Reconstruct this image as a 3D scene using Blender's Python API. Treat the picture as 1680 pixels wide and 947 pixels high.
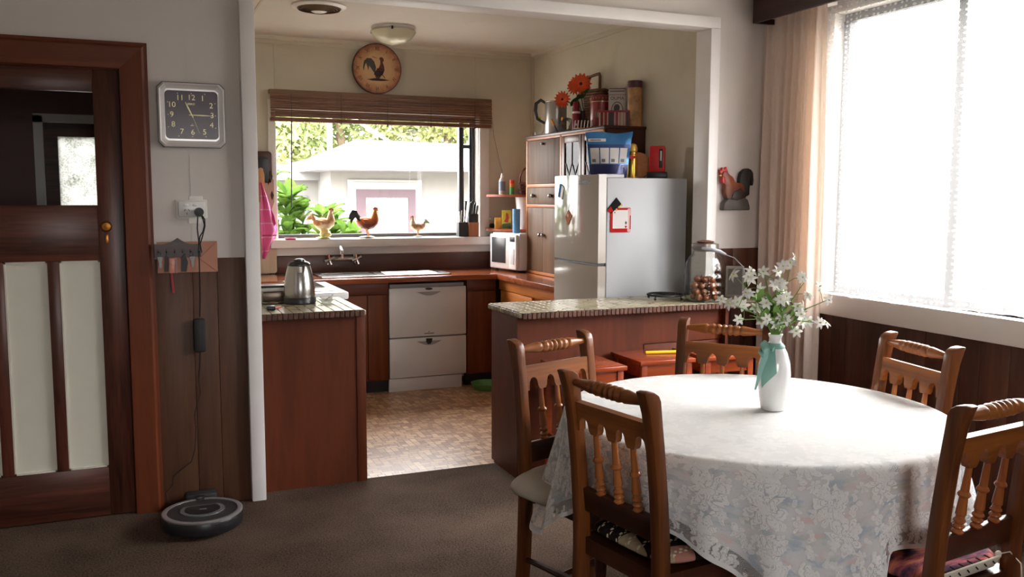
import bpy, bmesh, math, random
from mathutils import Matrix, Vector, noise
PI = math.pi
scn = bpy.context.scene
for o in list(bpy.data.objects):
    bpy.data.objects.remove(o)
C = scn.collection

# ------------------------------------------------------------------ camera
cam_d = bpy.data.cameras.new('camera')
cam_d.sensor_fit = 'HORIZONTAL'; cam_d.sensor_width = 36.0
cam_d.lens = 36.0 * 1468.65 / 1680.0
cam_d.clip_start = 0.05; cam_d.clip_end = 300
cam = bpy.data.objects.new('camera', cam_d); C.objects.link(cam)
def cam_axes(yaw, pitch, roll):
    cy, sy = math.cos(yaw), math.sin(yaw)
    right = Vector((cy, -sy, 0)); fwd = Vector((sy, cy, 0)); up = Vector((0, 0, 1))
    cp, sp = math.cos(pitch), math.sin(pitch)
    f2 = fwd * cp - up * sp; u2 = up * cp + fwd * sp
    cr, sr = math.cos(roll), math.sin(roll)
    return right * cr + u2 * sr, u2 * cr - right * sr, f2
_r, _u, _f = cam_axes(0.397787501, 0.103020681, 0.00307914)
cam.matrix_world = Matrix(((_r.x, _u.x, -_f.x, 0), (_r.y, _u.y, -_f.y, 0), (_r.z, _u.z, -_f.z, 1.45), (0, 0, 0, 1)))
scn.camera = cam

# ------------------------------------------------------------------ light
SKY = 14.0
w = bpy.data.worlds.new('overcast_sky'); scn.world = w; w.use_nodes = True
_bg = w.node_tree.nodes['Background']
_nt = w.node_tree
_bg.inputs['Color'].default_value = (1.0, 0.98, 0.965, 1)
# standard overcast luminance: the zenith is three times as bright as the horizon
_tc = _nt.nodes.new('ShaderNodeTexCoord'); _sp = _nt.nodes.new('ShaderNodeSeparateXYZ'); _mr = _nt.nodes.new('ShaderNodeMapRange')
_nt.links.new(_tc.outputs['Generated'], _sp.inputs[0]); _nt.links.new(_sp.outputs[2], _mr.inputs['Value'])
_mr.inputs['From Min'].default_value = 0.0; _mr.inputs['From Max'].default_value = 1.0
_mr.inputs['To Min'].default_value = SKY / 3; _mr.inputs['To Max'].default_value = SKY
_nt.links.new(_mr.outputs[0], _bg.inputs['Strength'])
sun_d = bpy.data.lights.new('sun', 'SUN'); sun_d.energy = 0.6; sun_d.angle = math.radians(3); sun_d.color = (1.0, 0.95, 0.86)
sun = bpy.data.objects.new('sun', sun_d); C.objects.link(sun)
sun.location = (-6, -3, 12)
sun.rotation_euler = Vector((0.62, 0.42, -1.0)).to_track_quat('-Z', 'Y').to_euler()
def portal(name, loc, direction, sx, sy):
    d = bpy.data.lights.new(name, 'AREA'); d.shape = 'RECTANGLE'; d.size = sx; d.size_y = sy
    d.cycles.is_portal = True
    o = bpy.data.objects.new(name, d); C.objects.link(o); o.location = loc
    o.rotation_euler = Vector(direction).to_track_quat('-Z', 'Z').to_euler()
    return o
portal('daylight_portal_side', (3.66, 2.7, 1.69), (-1, 0, 0), 2.5, 1.6)
portal('daylight_portal_kitchen', (1.80, 7.12, 1.60), (0, -1, 0), 1.75, 1.0)
portal('daylight_portal_rear', (0.65, -2.36, 1.5), (0, 1, 0), 1.2, 1.2)
scn.view_settings.view_transform = 'Standard'
scn.view_settings.look = 'None'
scn.view_settings.gamma = 1.0
scn.view_settings.use_curve_mapping = False
scn.view_settings.exposure = 1.5
scn.cycles.max_bounces = 10
scn.cycles.diffuse_bounces = 6
scn.cycles.glossy_bounces = 4
scn.cycles.transmission_bounces = 8
scn.cycles.transparent_max_bounces = 24
scn.cycles.caustics_reflective = False
scn.cycles.caustics_refractive = False
scn.cycles.use_denoising = True
scn.cycles.sample_clamp_indirect = 6.0

# ------------------------------------------------------------------ helpers: materials
def s2l(c):
    return c / 12.92 if c <= 0.04045 else ((c + 0.055) / 1.055) ** 2.4
def S(r, g, b):
    return (s2l(r / 255), s2l(g / 255), s2l(b / 255), 1)
def newmat(name):
    m = bpy.data.materials.new(name); m.use_nodes = True
    nt = m.node_tree; b = nt.nodes['Principled BSDF']
    return m, nt, b
def nd(nt, t, **kw):
    n = nt.nodes.new(t)
    for k, v in kw.items():
        if k in n.inputs: n.inputs[k].default_value = v
        else: setattr(n, k, v)
    return n
def plain(name, col, rough=0.5, metal=0.0, var=0.0, vscale=6.0, bump=0.0, bscale=40.0, coat=0.0, spec=0.5, trans=0.0):
    m, nt, b = newmat(name)
    b.inputs['Base Color'].default_value = col; b.inputs['Roughness'].default_value = rough
    b.inputs['Metallic'].default_value = metal; b.inputs['Coat Weight'].default_value = coat
    b.inputs['Specular IOR Level'].default_value = spec
    b.inputs['Transmission Weight'].default_value = trans
    L = nt.links
    if var > 0 or bump > 0:
        tc = nd(nt, 'ShaderNodeTexCoord')
    if var > 0:
        n = nd(nt, 'ShaderNodeTexNoise', Scale=vscale, Detail=5.0, Roughness=0.6); L.new(tc.outputs['Object'], n.inputs['Vector'])
        r = nd(nt, 'ShaderNodeValToRGB')
        r.color_ramp.elements[0].position = 0.3; r.color_ramp.elements[1].position = 0.7
        r.color_ramp.elements[0].color = tuple(max(0, c * (1 - var)) for c in col[:3]) + (1,)
        r.color_ramp.elements[1].color = tuple(min(1, c * (1 + var * 0.6)) for c in col[:3]) + (1,)
        L.new(n.outputs['Fac'], r.inputs['Fac']); L.new(r.outputs['Color'], b.inputs['Base Color'])
    if bump > 0:
        n2 = nd(nt, 'ShaderNodeTexNoise', Scale=bscale, Detail=3.0); L.new(tc.outputs['Object'], n2.inputs['Vector'])
        bp = nd(nt, 'ShaderNodeBump', Strength=bump, Distance=0.01); L.new(n2.outputs['Fac'], bp.inputs['Height']); L.new(bp.outputs['Normal'], b.inputs['Normal'])
    return m
def wood(name, dark, light, axis=2, scale=14.0, rough=0.35, rnd=0.25, coat=0.0, stretch=0.06, spec=0.35):
    m, nt, b = newmat(name); L = nt.links
    tc = nd(nt, 'ShaderNodeTexCoord'); oi = nd(nt, 'ShaderNodeObjectInfo')
    mp = nd(nt, 'ShaderNodeMapping'); sc = [1.0, 1.0, 1.0]; sc[axis] = stretch; mp.inputs['Scale'].default_value = sc
    ad = nd(nt, 'ShaderNodeVectorMath', operation='MULTIPLY_ADD')
    ad.inputs[1].default_value = (3.1, 5.7, 2.3)
    L.new(oi.outputs['Random'], ad.inputs[0]); L.new(tc.outputs['Object'], ad.inputs[2])
    L.new(ad.outputs[0], mp.inputs['Vector'])
    n1 = nd(nt, 'ShaderNodeTexNoise', Scale=scale, Detail=4.0, Roughness=0.55, Distortion=1.2); L.new(mp.outputs[0], n1.inputs['Vector'])
    n2 = nd(nt, 'ShaderNodeTexNoise', Scale=scale * 9, Detail=2.0, Roughness=0.5); L.new(mp.outputs[0], n2.inputs['Vector'])
    mx = nd(nt, 'ShaderNodeMath', operation='MULTIPLY_ADD'); mx.inputs[1].default_value = 0.35
    L.new(n2.outputs['Fac'], mx.inputs[0]); L.new(n1.outputs['Fac'], mx.inputs[2])
    r = nd(nt, 'ShaderNodeValToRGB')
    r.color_ramp.elements[0].position = 0.45; r.color_ramp.elements[1].position = 0.88
    r.color_ramp.elements[0].color = dark; r.color_ramp.elements[1].color = light
    L.new(mx.outputs[0], r.inputs['Fac'])
    hv = nd(nt, 'ShaderNodeHueSaturation')
    m1 = nd(nt, 'ShaderNodeMapRange'); m1.inputs['To Min'].default_value = 1 - rnd; m1.inputs['To Max'].default_value = 1 + rnd
    L.new(oi.outputs['Random'], m1.inputs['Value']); L.new(m1.outputs[0], hv.inputs['Value'])
    L.new(r.outputs['Color'], hv.inputs['Color']); L.new(hv.outputs['Color'], b.inputs['Base Color'])
    b.inputs['Roughness'].default_value = rough; b.inputs['Coat Weight'].default_value = coat; b.inputs['Coat Roughness'].default_value = 0.12
    b.inputs['Specular IOR Level'].default_value = spec
    bp = nd(nt, 'ShaderNodeBump', Strength=0.12, Distance=0.003); L.new(mx.outputs[0], bp.inputs['Height']); L.new(bp.outputs['Normal'], b.inputs['Normal'])
    return m
def glass_thin(name, tint=(1, 1, 1, 1), rough=0.0, fres=1.45, alpha=0.0, body=(0.8, 0.9, 0.85, 1)):
    m = bpy.data.materials.new(name); m.use_nodes = True; nt = m.node_tree; nt.nodes.clear(); L = nt.links
    out = nd(nt, 'ShaderNodeOutputMaterial'); tr = nd(nt, 'ShaderNodeBsdfTransparent', Color=tint)
    gl = nd(nt, 'ShaderNodeBsdfGlossy', Roughness=rough); fr = nd(nt, 'ShaderNodeFresnel', IOR=fres)
    ge = nd(nt, 'ShaderNodeNewGeometry'); sb = nd(nt, 'ShaderNodeMath', operation='SUBTRACT'); sb.inputs[0].default_value = 1.0; L.new(ge.outputs['Backfacing'], sb.inputs[1])
    fm = nd(nt, 'ShaderNodeMath', operation='MULTIPLY'); L.new(fr.outputs[0], fm.inputs[0]); L.new(sb.outputs[0], fm.inputs[1])   # the leaving face must not mirror the room
    mx = nd(nt, 'ShaderNodeMixShader'); L.new(fm.outputs[0], mx.inputs[0]); L.new(tr.outputs[0], mx.inputs[1]); L.new(gl.outputs[0], mx.inputs[2])
    res = mx
    if alpha > 0:
        df = nd(nt, 'ShaderNodeBsdfDiffuse', Color=body); m2 = nd(nt, 'ShaderNodeMixShader'); m2.inputs[0].default_value = alpha
        L.new(mx.outputs[0], m2.inputs[1]); L.new(df.outputs[0], m2.inputs[2]); res = m2
    L.new(res.outputs[0], out.inputs['Surface'])
    return m

# ------------------------------------------------------------------ helpers: meshes
class MB:
    def __init__(self): self.v = []; self.f = []; self.uv = None
    def add(self, vs, fs, T=None):
        k = len(self.v)
        if T is not None: vs = [T @ Vector(p) for p in vs]
        self.v += [tuple(p) for p in vs]; self.f += [tuple(i + k for i in f) for f in fs]
        return self
    def box(self, c, s, bev=0.0, T=None, seg=2):
        x, y, z = s[0] / 2, s[1] / 2, s[2] / 2
        vs = [(-x, -y, -z), (x, -y, -z), (x, y, -z), (-x, y, -z), (-x, -y, z), (x, -y, z), (x, y, z), (-x, y, z)]
        fs = [(0, 3, 2, 1), (4, 5, 6, 7), (0, 1, 5, 4), (1, 2, 6, 5), (2, 3, 7, 6), (3, 0, 4, 7)]
        if bev > 0:
            bm = bmesh.new(); bv = [bm.verts.new(p) for p in vs]
            for f in fs: bm.faces.new([bv[i] for i in f])
            bmesh.ops.bevel(bm, geom=list(bm.edges), offset=min(bev, x * .99, y * .99, z * .99), segments=seg, affect='EDGES', profile=0.5)
            bm.verts.index_update(); vs = [tuple(p.co) for p in bm.verts]; fs = [tuple(q.index for q in f.verts) for f in bm.faces]; bm.free()
        M = Matrix.Translation(c)
        if T is not None: M = M @ T
        return self.add(vs, fs, M)
    def span(self, x0, x1, y0, y1, z0, z1, bev=0.0):
        return self.box(((x0 + x1) / 2, (y0 + y1) / 2, (z0 + z1) / 2), (abs(x1 - x0), abs(y1 - y0), abs(z1 - z0)), bev)
    def lathe(self, prof, seg=24, T=None, cap=True):
        vs, fs = [], []; n = len(prof)
        for r, z in prof:
            for i in range(seg):
                a = 2 * PI * i / seg; vs.append((r * math.cos(a), r * math.sin(a), z))
        for j in range(n - 1):
            for i in range(seg):
                k = (i + 1) % seg; fs.append((j * seg + i, j * seg + k, (j + 1) * seg + k, (j + 1) * seg + i))
        if cap:
            if prof[0][0] > 1e-5: fs.append(tuple(range(seg))[::-1])
            if prof[-1][0] > 1e-5: fs.append(tuple((n - 1) * seg + i for i in range(seg)))
        return self.add(vs, fs, T)
    def tube(self, path, r, seg=8, closed=False, cap=True, flat=1.0, T=None, up=None):
        P = [Vector(p) for p in path]; n = len(P)
        R = r if isinstance(r, (list, tuple)) else [r] * n
        vs, fs = [], []; nrm = None
        for i in range(n):
            a = P[i - 1] if i > 0 or closed else P[i]; b = P[(i + 1) % n] if i < n - 1 or closed else P[i]
            t = (b - a).normalized() if (b - a).length > 1e-9 else Vector((0, 0, 1))
            if nrm is None:
                nrm = Vector(up) if up is not None else (Vector((0, 0, 1)) if abs(t.z) < .9 else Vector((1, 0, 0)))
            nrm = (nrm - t * nrm.dot(t))
            nrm = nrm.normalized() if nrm.length > 1e-6 else t.orthogonal().normalized()
            bn = t.cross(nrm)
            ra, rb = R[i] if isinstance(R[i], (list, tuple)) else (R[i], R[i] * flat)
            for k in range(seg):
                an = 2 * PI * k / seg; vs.append(P[i] + nrm * (ra * math.cos(an)) + bn * (rb * math.sin(an)))
        m = n if closed else n - 1
        for j in range(m):
            j2 = (j + 1) % n
            for k in range(seg):
                k2 = (k + 1) % seg; fs.append((j * seg + k, j * seg + k2, j2 * seg + k2, j2 * seg + k))
        if cap and not closed:
            fs.append(tuple(range(seg))[::-1]); fs.append(tuple((n - 1) * seg + i for i in range(seg)))
        return self.add(vs, fs, T)
    def prism(self, poly, d0, d1, plane='XZ', T=None):
        n = len(poly)
        def p3(q, d):
            return (q[0], d, q[1]) if plane == 'XZ' else (q[0], q[1], d) if plane == 'XY' else (d, q[0], q[1])
        vs = [p3(q, d0) for q in poly] + [p3(q, d1) for q in poly]
        fs = [tuple(range(n)), tuple(range(2 * n - 1, n - 1, -1))]
        for i in range(n):
            k = (i + 1) % n; fs.append((i, k, n + k, n + i))
        return self.add(vs, fs, T)
    def grid(self, fn, nu, nv, closed=False, uvfn=None):
        k = len(self.v); W = nu if closed else nu + 1
        if uvfn and self.uv is None: self.uv = [(0, 0, 0)] * k
        for j in range(nv + 1):
            for i in range(W):
                self.v.append(tuple(fn(i / nu, j / nv)))
                if uvfn: self.uv.append((tuple(uvfn(i / nu, j / nv)) + (0,))[:3])
        for j in range(nv):
            for i in range(nu):
                i2 = (i + 1) % W if closed else i + 1
                self.f.append((k + j * W + i, k + j * W + i2, k + (j + 1) * W + i2, k + (j + 1) * W + i))
        return self
    def ball(self, c, r, seg=16, rings=10, T=None):
        rx, ry, rz = r if isinstance(r, (list, tuple)) else (r, r, r)
        vs, fs = [(0, 0, -rz)], []
        for j in range(1, rings):
            a = PI * j / rings
            for i in range(seg):
                b = 2 * PI * i / seg; vs.append((rx * math.sin(a) * math.cos(b), ry * math.sin(a) * math.sin(b), -rz * math.cos(a)))
        vs.append((0, 0, rz)); top = len(vs) - 1
        for i in range(seg):
            k = (i + 1) % seg
            fs.append((0, 1 + k, 1 + i)); fs.append((top, 1 + (rings - 2) * seg + i, 1 + (rings - 2) * seg + k))
            for j in range(rings - 2):
                fs.append((1 + j * seg + i, 1 + j * seg + k, 1 + (j + 1) * seg + k, 1 + (j + 1) * seg + i))
        M = Matrix.Translation(c)
        if T is not None: M = M @ T
        return self.add(vs, fs, M)
    def mesh(self, name, mat, sharp=38, inv=None):
        me = bpy.data.meshes.new(name)
        vs = self.v if inv is None else [tuple(inv @ Vector(p)) for p in self.v]
        me.from_pydata(vs, [], self.f)
        bm = bmesh.new(); bm.from_mesh(me); bmesh.ops.recalc_face_normals(bm, faces=bm.faces); bm.to_mesh(me); bm.free()
        if self.uv:
            a = me.attributes.new('puv', 'FLOAT_VECTOR', 'POINT'); a.data.foreach_set('vector', [c for p in self.uv for c in p])
        me.shade_smooth(); me.set_sharp_from_angle(angle=math.radians(sharp))
        if mat: me.materials.append(mat)
        return me
MW = {}
def build(mb, name, mat, parent=None, kind=None, label=None, local=False, sharp=38):
    M = MW.get(parent.name, Matrix()) if parent else Matrix()
    me = mb.mesh(name, mat, sharp, None if (local or not parent) else M.inverted())
    return link(me, name, parent, kind, label)
def link(me, name, parent=None, kind=None, label=None, loc=None, rot=None):
    o = bpy.data.objects.new(name, me); C.objects.link(o)
    if parent: o.parent = parent; MW[o.name] = MW.get(parent.name, Matrix())
    if kind: o['kind'] = kind
    if label: o['label'] = label
    if loc is not None: o.location = loc
    if rot is not None: o.rotation_euler = rot
    return o
def thing(name, label, cat, loc=(0, 0, 0), rotz=0.0, group=None):
    o = bpy.data.objects.new(name, None); C.objects.link(o); o.empty_display_size = 0.05
    o.location = loc; o.rotation_euler = (0, 0, rotz); o['label'] = label; o['category'] = cat
    if group: o['group'] = group
    MW[o.name] = Matrix.Translation(loc) @ Matrix.Rotation(rotz, 4, 'Z')
    return o
def tag(o, label, cat, group=None):
    o['label'] = label; o['category'] = cat
    if group: o['group'] = group
    return o
def struct(mb, name, mat, parent=None, sharp=38):
    return build(mb, name, mat, parent, 'structure' if not parent else None, sharp=sharp)
def dup(root, loc, rotz, label=None, group=None):
    r = root.copy(); C.objects.link(r); r.location = loc; r.rotation_euler = (0, 0, rotz)
    MW[r.name] = Matrix.Translation(loc) @ Matrix.Rotation(rotz, 4, 'Z')
    if label: r['label'] = label
    if group: r['group'] = group
    for ch in list(root.children):
        c = ch.copy(); C.objects.link(c); c.parent = r; MW[c.name] = MW[r.name]
        for g in list(ch.children):
            d = g.copy(); C.objects.link(d); d.parent = c; MW[d.name] = MW[r.name]
    return r
def text(s, name, size, loc, rot, mat, parent, extrude=0.0004, align='CENTER', bold=0.0, sx=1.0):
    cu = bpy.data.curves.new(name, 'FONT'); cu.body = s; cu.size = size; cu.extrude = extrude; cu.offset = bold
    cu.align_x = align; cu.align_y = 'CENTER'; cu.materials.append(mat); cu.resolution_u = 3
    o = bpy.data.objects.new(name, cu); C.objects.link(o)
    Mx = Matrix.Translation(loc) @ rot.to_4x4() @ Matrix.Diagonal((sx, 1, 1, 1))
    if parent:
        o.parent = parent; Mx = MW[parent.name].inverted() @ Mx; MW[o.name] = MW[parent.name]
    o.matrix_local = Mx
    return o
FACE_Y = Matrix(((1, 0, 0), (0, 0, -1), (0, 1, 0)))       # text read from -y: right = +x, up = +z
FACE_X = Matrix(((0, 0, -1), (-1, 0, 0), (0, 1, 0)))      # text read from -x: right = -y, up = +z
def lerp(a, b, t): return a + (b - a) * t
def RZ(a): return Matrix.Rotation(a, 4, 'Z')
def RX(a): return Matrix.Rotation(a, 4, 'X')
def RY(a): return Matrix.Rotation(a, 4, 'Y')
def TR(*p): return Matrix.Translation(p)

# ------------------------------------------------------------------ materials
M_wall = plain('wall_paint', (0.68, 0.64, 0.615, 1), 0.75, var=0.04, vscale=2.5, bump=0.03, bscale=60)
M_kwall = plain('kitchen_wall_paint', (0.60, 0.555, 0.445, 1), 0.7, var=0.10, vscale=1.6, bump=0.04, bscale=40)
M_trim = plain('white_gloss_trim', (0.77, 0.75, 0.74, 1), 0.4, var=0.04, vscale=5)
M_ceil = plain('ceiling_paint', (0.68, 0.64, 0.57, 1), 0.7, var=0.05, vscale=2)
M_winwhite = plain('window_white_paint', (0.78, 0.76, 0.72, 1), 0.4)
M_door = wood('dark_stained_door_wood', S(40, 19, 14), S(98, 54, 40), 2, 12, 0.32, 0.10)
M_doorh = wood('dark_stained_door_rail_wood', S(40, 19, 14), S(98, 54, 40), 0, 12, 0.32, 0.10)
M_casing = wood('red_brown_casing_wood', S(84, 38, 17), S(108, 52, 26), 2, 9, 0.42, 0.08, spec=.25)
M_casingh = wood('red_brown_casing_wood_flat', S(84, 38, 17), S(108, 52, 26), 0, 9, 0.42, 0.08, spec=.25)
M_wains = wood('brown_wall_board', S(64, 40, 27), S(90, 60, 42), 2, 9, 0.45, 0.22)
M_wainsr = wood('dark_brown_wall_board', S(58, 33, 24), S(88, 54, 40), 2, 9, 0.4, 0.22)
M_cab = wood('red_brown_cabinet_panel', S(76, 33, 16), S(97, 45, 23), 2, 5, 0.5, 0.06, stretch=0.15, spec=.22)
M_cabd = wood('kitchen_cabinet_wood', S(84, 40, 20), S(118, 62, 31), 2, 8, 0.45, 0.12, spec=.25)
M_bench = wood('glossy_bench_wood', S(112, 54, 30), S(160, 88, 54), 0, 7, 0.16, 0.05, coat=0.6)
M_splash = plain('brown_splashback', S(92, 58, 48), 0.35, var=0.1)
M_black = plain('black_plastic', (0.012, 0.012, 0.014, 1), 0.35)
M_blackm = plain('black_matt', (0.015, 0.014, 0.014, 1), 0.65)
M_alu = plain('dark_aluminium', S(58, 56, 60), 0.4, 0.3)
M_alul = plain('grey_aluminium', S(120, 120, 124), 0.4, 0.3)
M_chrome = plain('chrome', (0.82, 0.82, 0.84, 1), 0.08, 1.0)
M_steel = plain('brushed_steel', (0.36, 0.345, 0.33, 1), 0.26, 1.0)
M_white = plain('white_enamel', (0.80, 0.80, 0.80, 1), 0.25)
M_brass = plain('brass', S(190, 130, 60), 0.3, 1.0)
M_glass = glass_thin('window_glass')
M_clear = glass_thin('clear_glass', tint=(0.93, 0.96, 0.95, 1))

# carpet
def carpet_mat():
    m, nt, b = newmat('brown_carpet'); L = nt.links
    tc = nd(nt, 'ShaderNodeTexCoord')
    n = nd(nt, 'ShaderNodeTexNoise', Scale=130.0, Detail=3.0); L.new(tc.outputs['Object'], n.inputs['Vector'])
    n2 = nd(nt, 'ShaderNodeTexNoise', Scale=3.0, Detail=4.0); L.new(tc.outputs['Object'], n2.inputs['Vector'])
    n3 = nd(nt, 'ShaderNodeTexNoise', Scale=190.0, Detail=3.0, Roughness=.75); L.new(tc.outputs['Object'], n3.inputs['Vector'])
    a = nd(nt, 'ShaderNodeMath', operation='MULTIPLY_ADD'); a.inputs[1].default_value = 0.5
    L.new(n2.outputs['Fac'], a.inputs[0]); L.new(n.outputs['Fac'], a.inputs[2])
    r = nd(nt, 'ShaderNodeValToRGB'); r.color_ramp.elements[0].position = 0.5; r.color_ramp.elements[1].position = 1.0
    r.color_ramp.elements[0].color = S(50, 39, 32); r.color_ramp.elements[1].color = S(112, 93, 80)
    L.new(a.outputs[0], r.inputs['Fac']); L.new(r.outputs['Color'], b.inputs['Base Color'])
    bp = nd(nt, 'ShaderNodeBump', Strength=0.9, Distance=0.006); L.new(n3.outputs['Fac'], bp.inputs['Height']); L.new(bp.outputs['Normal'], b.inputs['Normal'])
    b.inputs['Roughness'].default_value = 0.95; b.inputs['Specular IOR Level'].default_value = 0.1
    b.inputs['Sheen Weight'].default_value = 0.0
    return m
def vinyl_mat():
    m, nt, b = newmat('mosaic_print_vinyl'); L = nt.links
    tc = nd(nt, 'ShaderNodeTexCoord')
    def brick(rot, sc, w, h, c1, c2):
        mp = nd(nt, 'ShaderNodeMapping'); mp.inputs['Rotation'].default_value = (0, 0, rot); L.new(tc.outputs['Object'], mp.inputs['Vector'])
        bk = nd(nt, 'ShaderNodeTexBrick', Scale=sc); bk.offset = 0.37; bk.squash = 0.72; bk.squash_frequency = 3; bk.offset_frequency = 2
        bk.inputs['Brick Width'].default_value = w; bk.inputs['Row Height'].default_value = h
        bk.inputs['Mortar Size'].default_value = 0.028; bk.inputs['Mortar Smooth'].default_value = 0.2; bk.inputs['Bias'].default_value = 0.0
        bk.inputs['Color1'].default_value = c1; bk.inputs['Color2'].default_value = c2; bk.inputs['Mortar'].default_value = S(92, 60, 44)
        L.new(mp.outputs[0], bk.inputs['Vector']); return bk
    b1 = brick(0, 13.0, 0.95, 0.5, S(206, 168, 130), S(150, 108, 76)); b2 = brick(PI / 2, 13.0, 0.95, 0.5, S(214, 178, 142), S(140, 98, 68))
    ck = nd(nt, 'ShaderNodeTexChecker', Scale=6.5)
    L.new(tc.outputs['Object'], ck.inputs['Vector'])
    mx = nd(nt, 'ShaderNodeMix', data_type='RGBA'); L.new(ck.outputs['Fac'], mx.inputs['Factor'])
    L.new(b1.outputs['Color'], mx.inputs[6]); L.new(b2.outputs['Color'], mx.inputs[7])
    n = nd(nt, 'ShaderNodeTexNoise', Scale=30.0, Detail=3.0); L.new(tc.outputs['Object'], n.inputs['Vector'])
    hv = nd(nt, 'ShaderNodeHueSaturation'); mr = nd(nt, 'ShaderNodeMapRange'); mr.inputs['To Min'].default_value = 0.72; mr.inputs['To Max'].default_value = 1.2
    L.new(n.outputs['Fac'], mr.inputs['Value']); L.new(mr.outputs[0], hv.inputs['Value']); L.new(mx.outputs[2], hv.inputs['Color']); L.new(hv.outputs['Color'], b.inputs['Base Color'])
    b.inputs['Roughness'].default_value = 0.33
    bp = nd(nt, 'ShaderNodeBump', Strength=0.15, Distance=0.002); L.new(mx.outputs[2], bp.inputs['Height']); L.new(bp.outputs['Normal'], b.inputs['Normal'])
    return m
M_carpet = carpet_mat(); M_vinyl = vinyl_mat()

# ------------------------------------------------------------------ the setting
ZC = 2.62
struct(MB().span(-1.9, 3.5, -2.3, 4.425, -0.12, 0), 'floor', M_carpet)
struct(MB().span(0.43, 3.12, 4.425, 6.97, -0.12, 0), 'floor', M_vinyl)
struct(MB().span(-1.9, 0.35, 4.425, 6.6, -0.12, -0.001), 'floor', M_carpet)
struct(MB().span(-1.9, 3.6, -2.3, 4.38, ZC, ZC + 0.2), 'ceiling', M_ceil)
struct(MB().span(-1.9, 3.12, 4.38, 7.0, ZC, ZC + 0.2), 'ceiling', M_ceil)
# partition between dining room and kitchen
p = MB()
p.span(-1.9, -0.90, 4.33, 4.43, 0, ZC); p.span(-0.90, 0.01, 4.33, 4.43, 2.03, ZC); p.span(0.01, 0.47, 4.33, 4.43, 0, ZC)
p.span(0.47, 3.06, 4.33, 4.43, 2.44, ZC); p.span(3.06, 3.52, 4.33, 4.43, 0, ZC)
wall_p = struct(p, 'wall_partition', M_wall)
# kitchen walls
p = MB()
p.span(0.35, 0.99, 6.95, 7.08, 0, ZC); p.span(2.62, 3.22, 6.95, 7.08, 0, ZC); p.span(0.99, 2.62, 6.95, 7.08, 0, 1.12); p.span(0.99, 2.62, 6.95, 7.08, 2.10, ZC)
struct(p, 'wall_kitchen_back', M_kwall)
struct(MB().span(3.11, 3.22, 4.43, 6.95, 0, ZC), 'wall_kitchen_right', M_kwall)
struct(MB().span(0.35, 0.45, 4.43, 6.95, 0, ZC), 'wall_kitchen_left', M_kwall)
# dining room walls
p = MB()
WY0, WY1, WZ0, WZ1 = 1.50, 3.90, 0.93, 2.44
p.span(3.5, 3.62, WY1, 4.43, 0, ZC); p.span(3.5, 3.62, -2.3, WY0, 0, ZC); p.span(3.5, 3.62, WY0, WY1, 0, WZ0); p.span(3.5, 3.62, WY0, WY1, WZ1, ZC)
wall_r = struct(p, 'wall_right', M_wall)
struct(MB().span(-2.0, -1.9, -2.3, 6.6, 0, ZC), 'wall_left', M_wall)
p = MB()
p.span(-1.9, 0.05, -2.4, -2.3, 0, ZC); p.span(1.25, 3.6, -2.4, -2.3, 0, ZC); p.span(0.05, 1.25, -2.4, -2.3, 0, 0.9); p.span(0.05, 1.25, -2.4, -2.3, 2.1, ZC)
struct(p, 'wall_rear', plain('dark_rear_wall', S(112, 84, 66), 0.5))  # unseen wall, darkened so it bounces less light
# hall behind the door
M_hall = plain('hall_dark_paint', S(116, 88, 86), 0.6)
p = MB(); p.span(-1.9, -0.56, 6.5, 6.6, 0, ZC); p.span(-0.56, 0.35, 6.5, 6.6, 1.95, ZC)
struct(p, 'wall_hall', M_hall)
p = MB(); p.span(-0.575, -0.522, 6.47, 6.6, 0, 1.95); p.span(-0.575, 0.35, 6.47, 6.6, 1.908, 1.962)
struct(p, 'trim_hall', M_trim)
hd = bpy.data.objects.new('door_2', None); C.objects.link(hd); hd['kind'] = 'structure'; MW['door_2'] = Matrix()
p = MB(); p.span(-0.522, -0.441, 6.50, 6.54, 0, 1.908); p.span(-0.02, 0.34, 6.50, 6.54, 0, 1.908); p.span(-0.441, -0.02, 6.50, 6.54, 0, 1.0); p.span(-0.441, -0.02, 6.50, 6.54, 1.822, 1.908)
build(p, 'door_leaf', M_doorh, hd)
def obscure_mat():
    m, nt, b = newmat('obscure_glass'); L = nt.links; nt.nodes.remove(b)
    out = nt.nodes['Material Output']; tc = nd(nt, 'ShaderNodeTexCoord')
    v = nd(nt, 'ShaderNodeTexVoronoi', Scale=95.0); L.new(tc.outputs['Object'], v.inputs['Vector'])
    n = nd(nt, 'ShaderNodeTexNoise', Scale=9.0, Detail=6.0, Roughness=0.7); L.new(tc.outputs['Object'], n.inputs['Vector'])
    mth = nd(nt, 'ShaderNodeMath', operation='MULTIPLY_ADD'); mth.inputs[1].default_value = 0.55
    L.new(v.outputs['Distance'], mth.inputs[0]); L.new(n.outputs['Fac'], mth.inputs[2])
    r = nd(nt, 'ShaderNodeValToRGB'); r.color_ramp.elements[0].position = 0.45; r.color_ramp.elements[1].position = 0.85
    r.color_ramp.elements[0].color = (0.13, 0.14, 0.12, 1); r.color_ramp.elements[1].color = (0.34, 0.345, 0.34, 1)
    L.new(mth.outputs[0], r.inputs['Fac'])
    t = nd(nt, 'ShaderNodeBsdfTranslucent'); L.new(r.outputs['Color'], t.inputs['Color'])
    L.new(t.outputs[0], out.inputs['Surface']); return m
build(MB().span(-0.441, -0.02, 6.515, 6.52, 1.0, 1.822), 'pane', obscure_mat(), hd)
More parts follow.
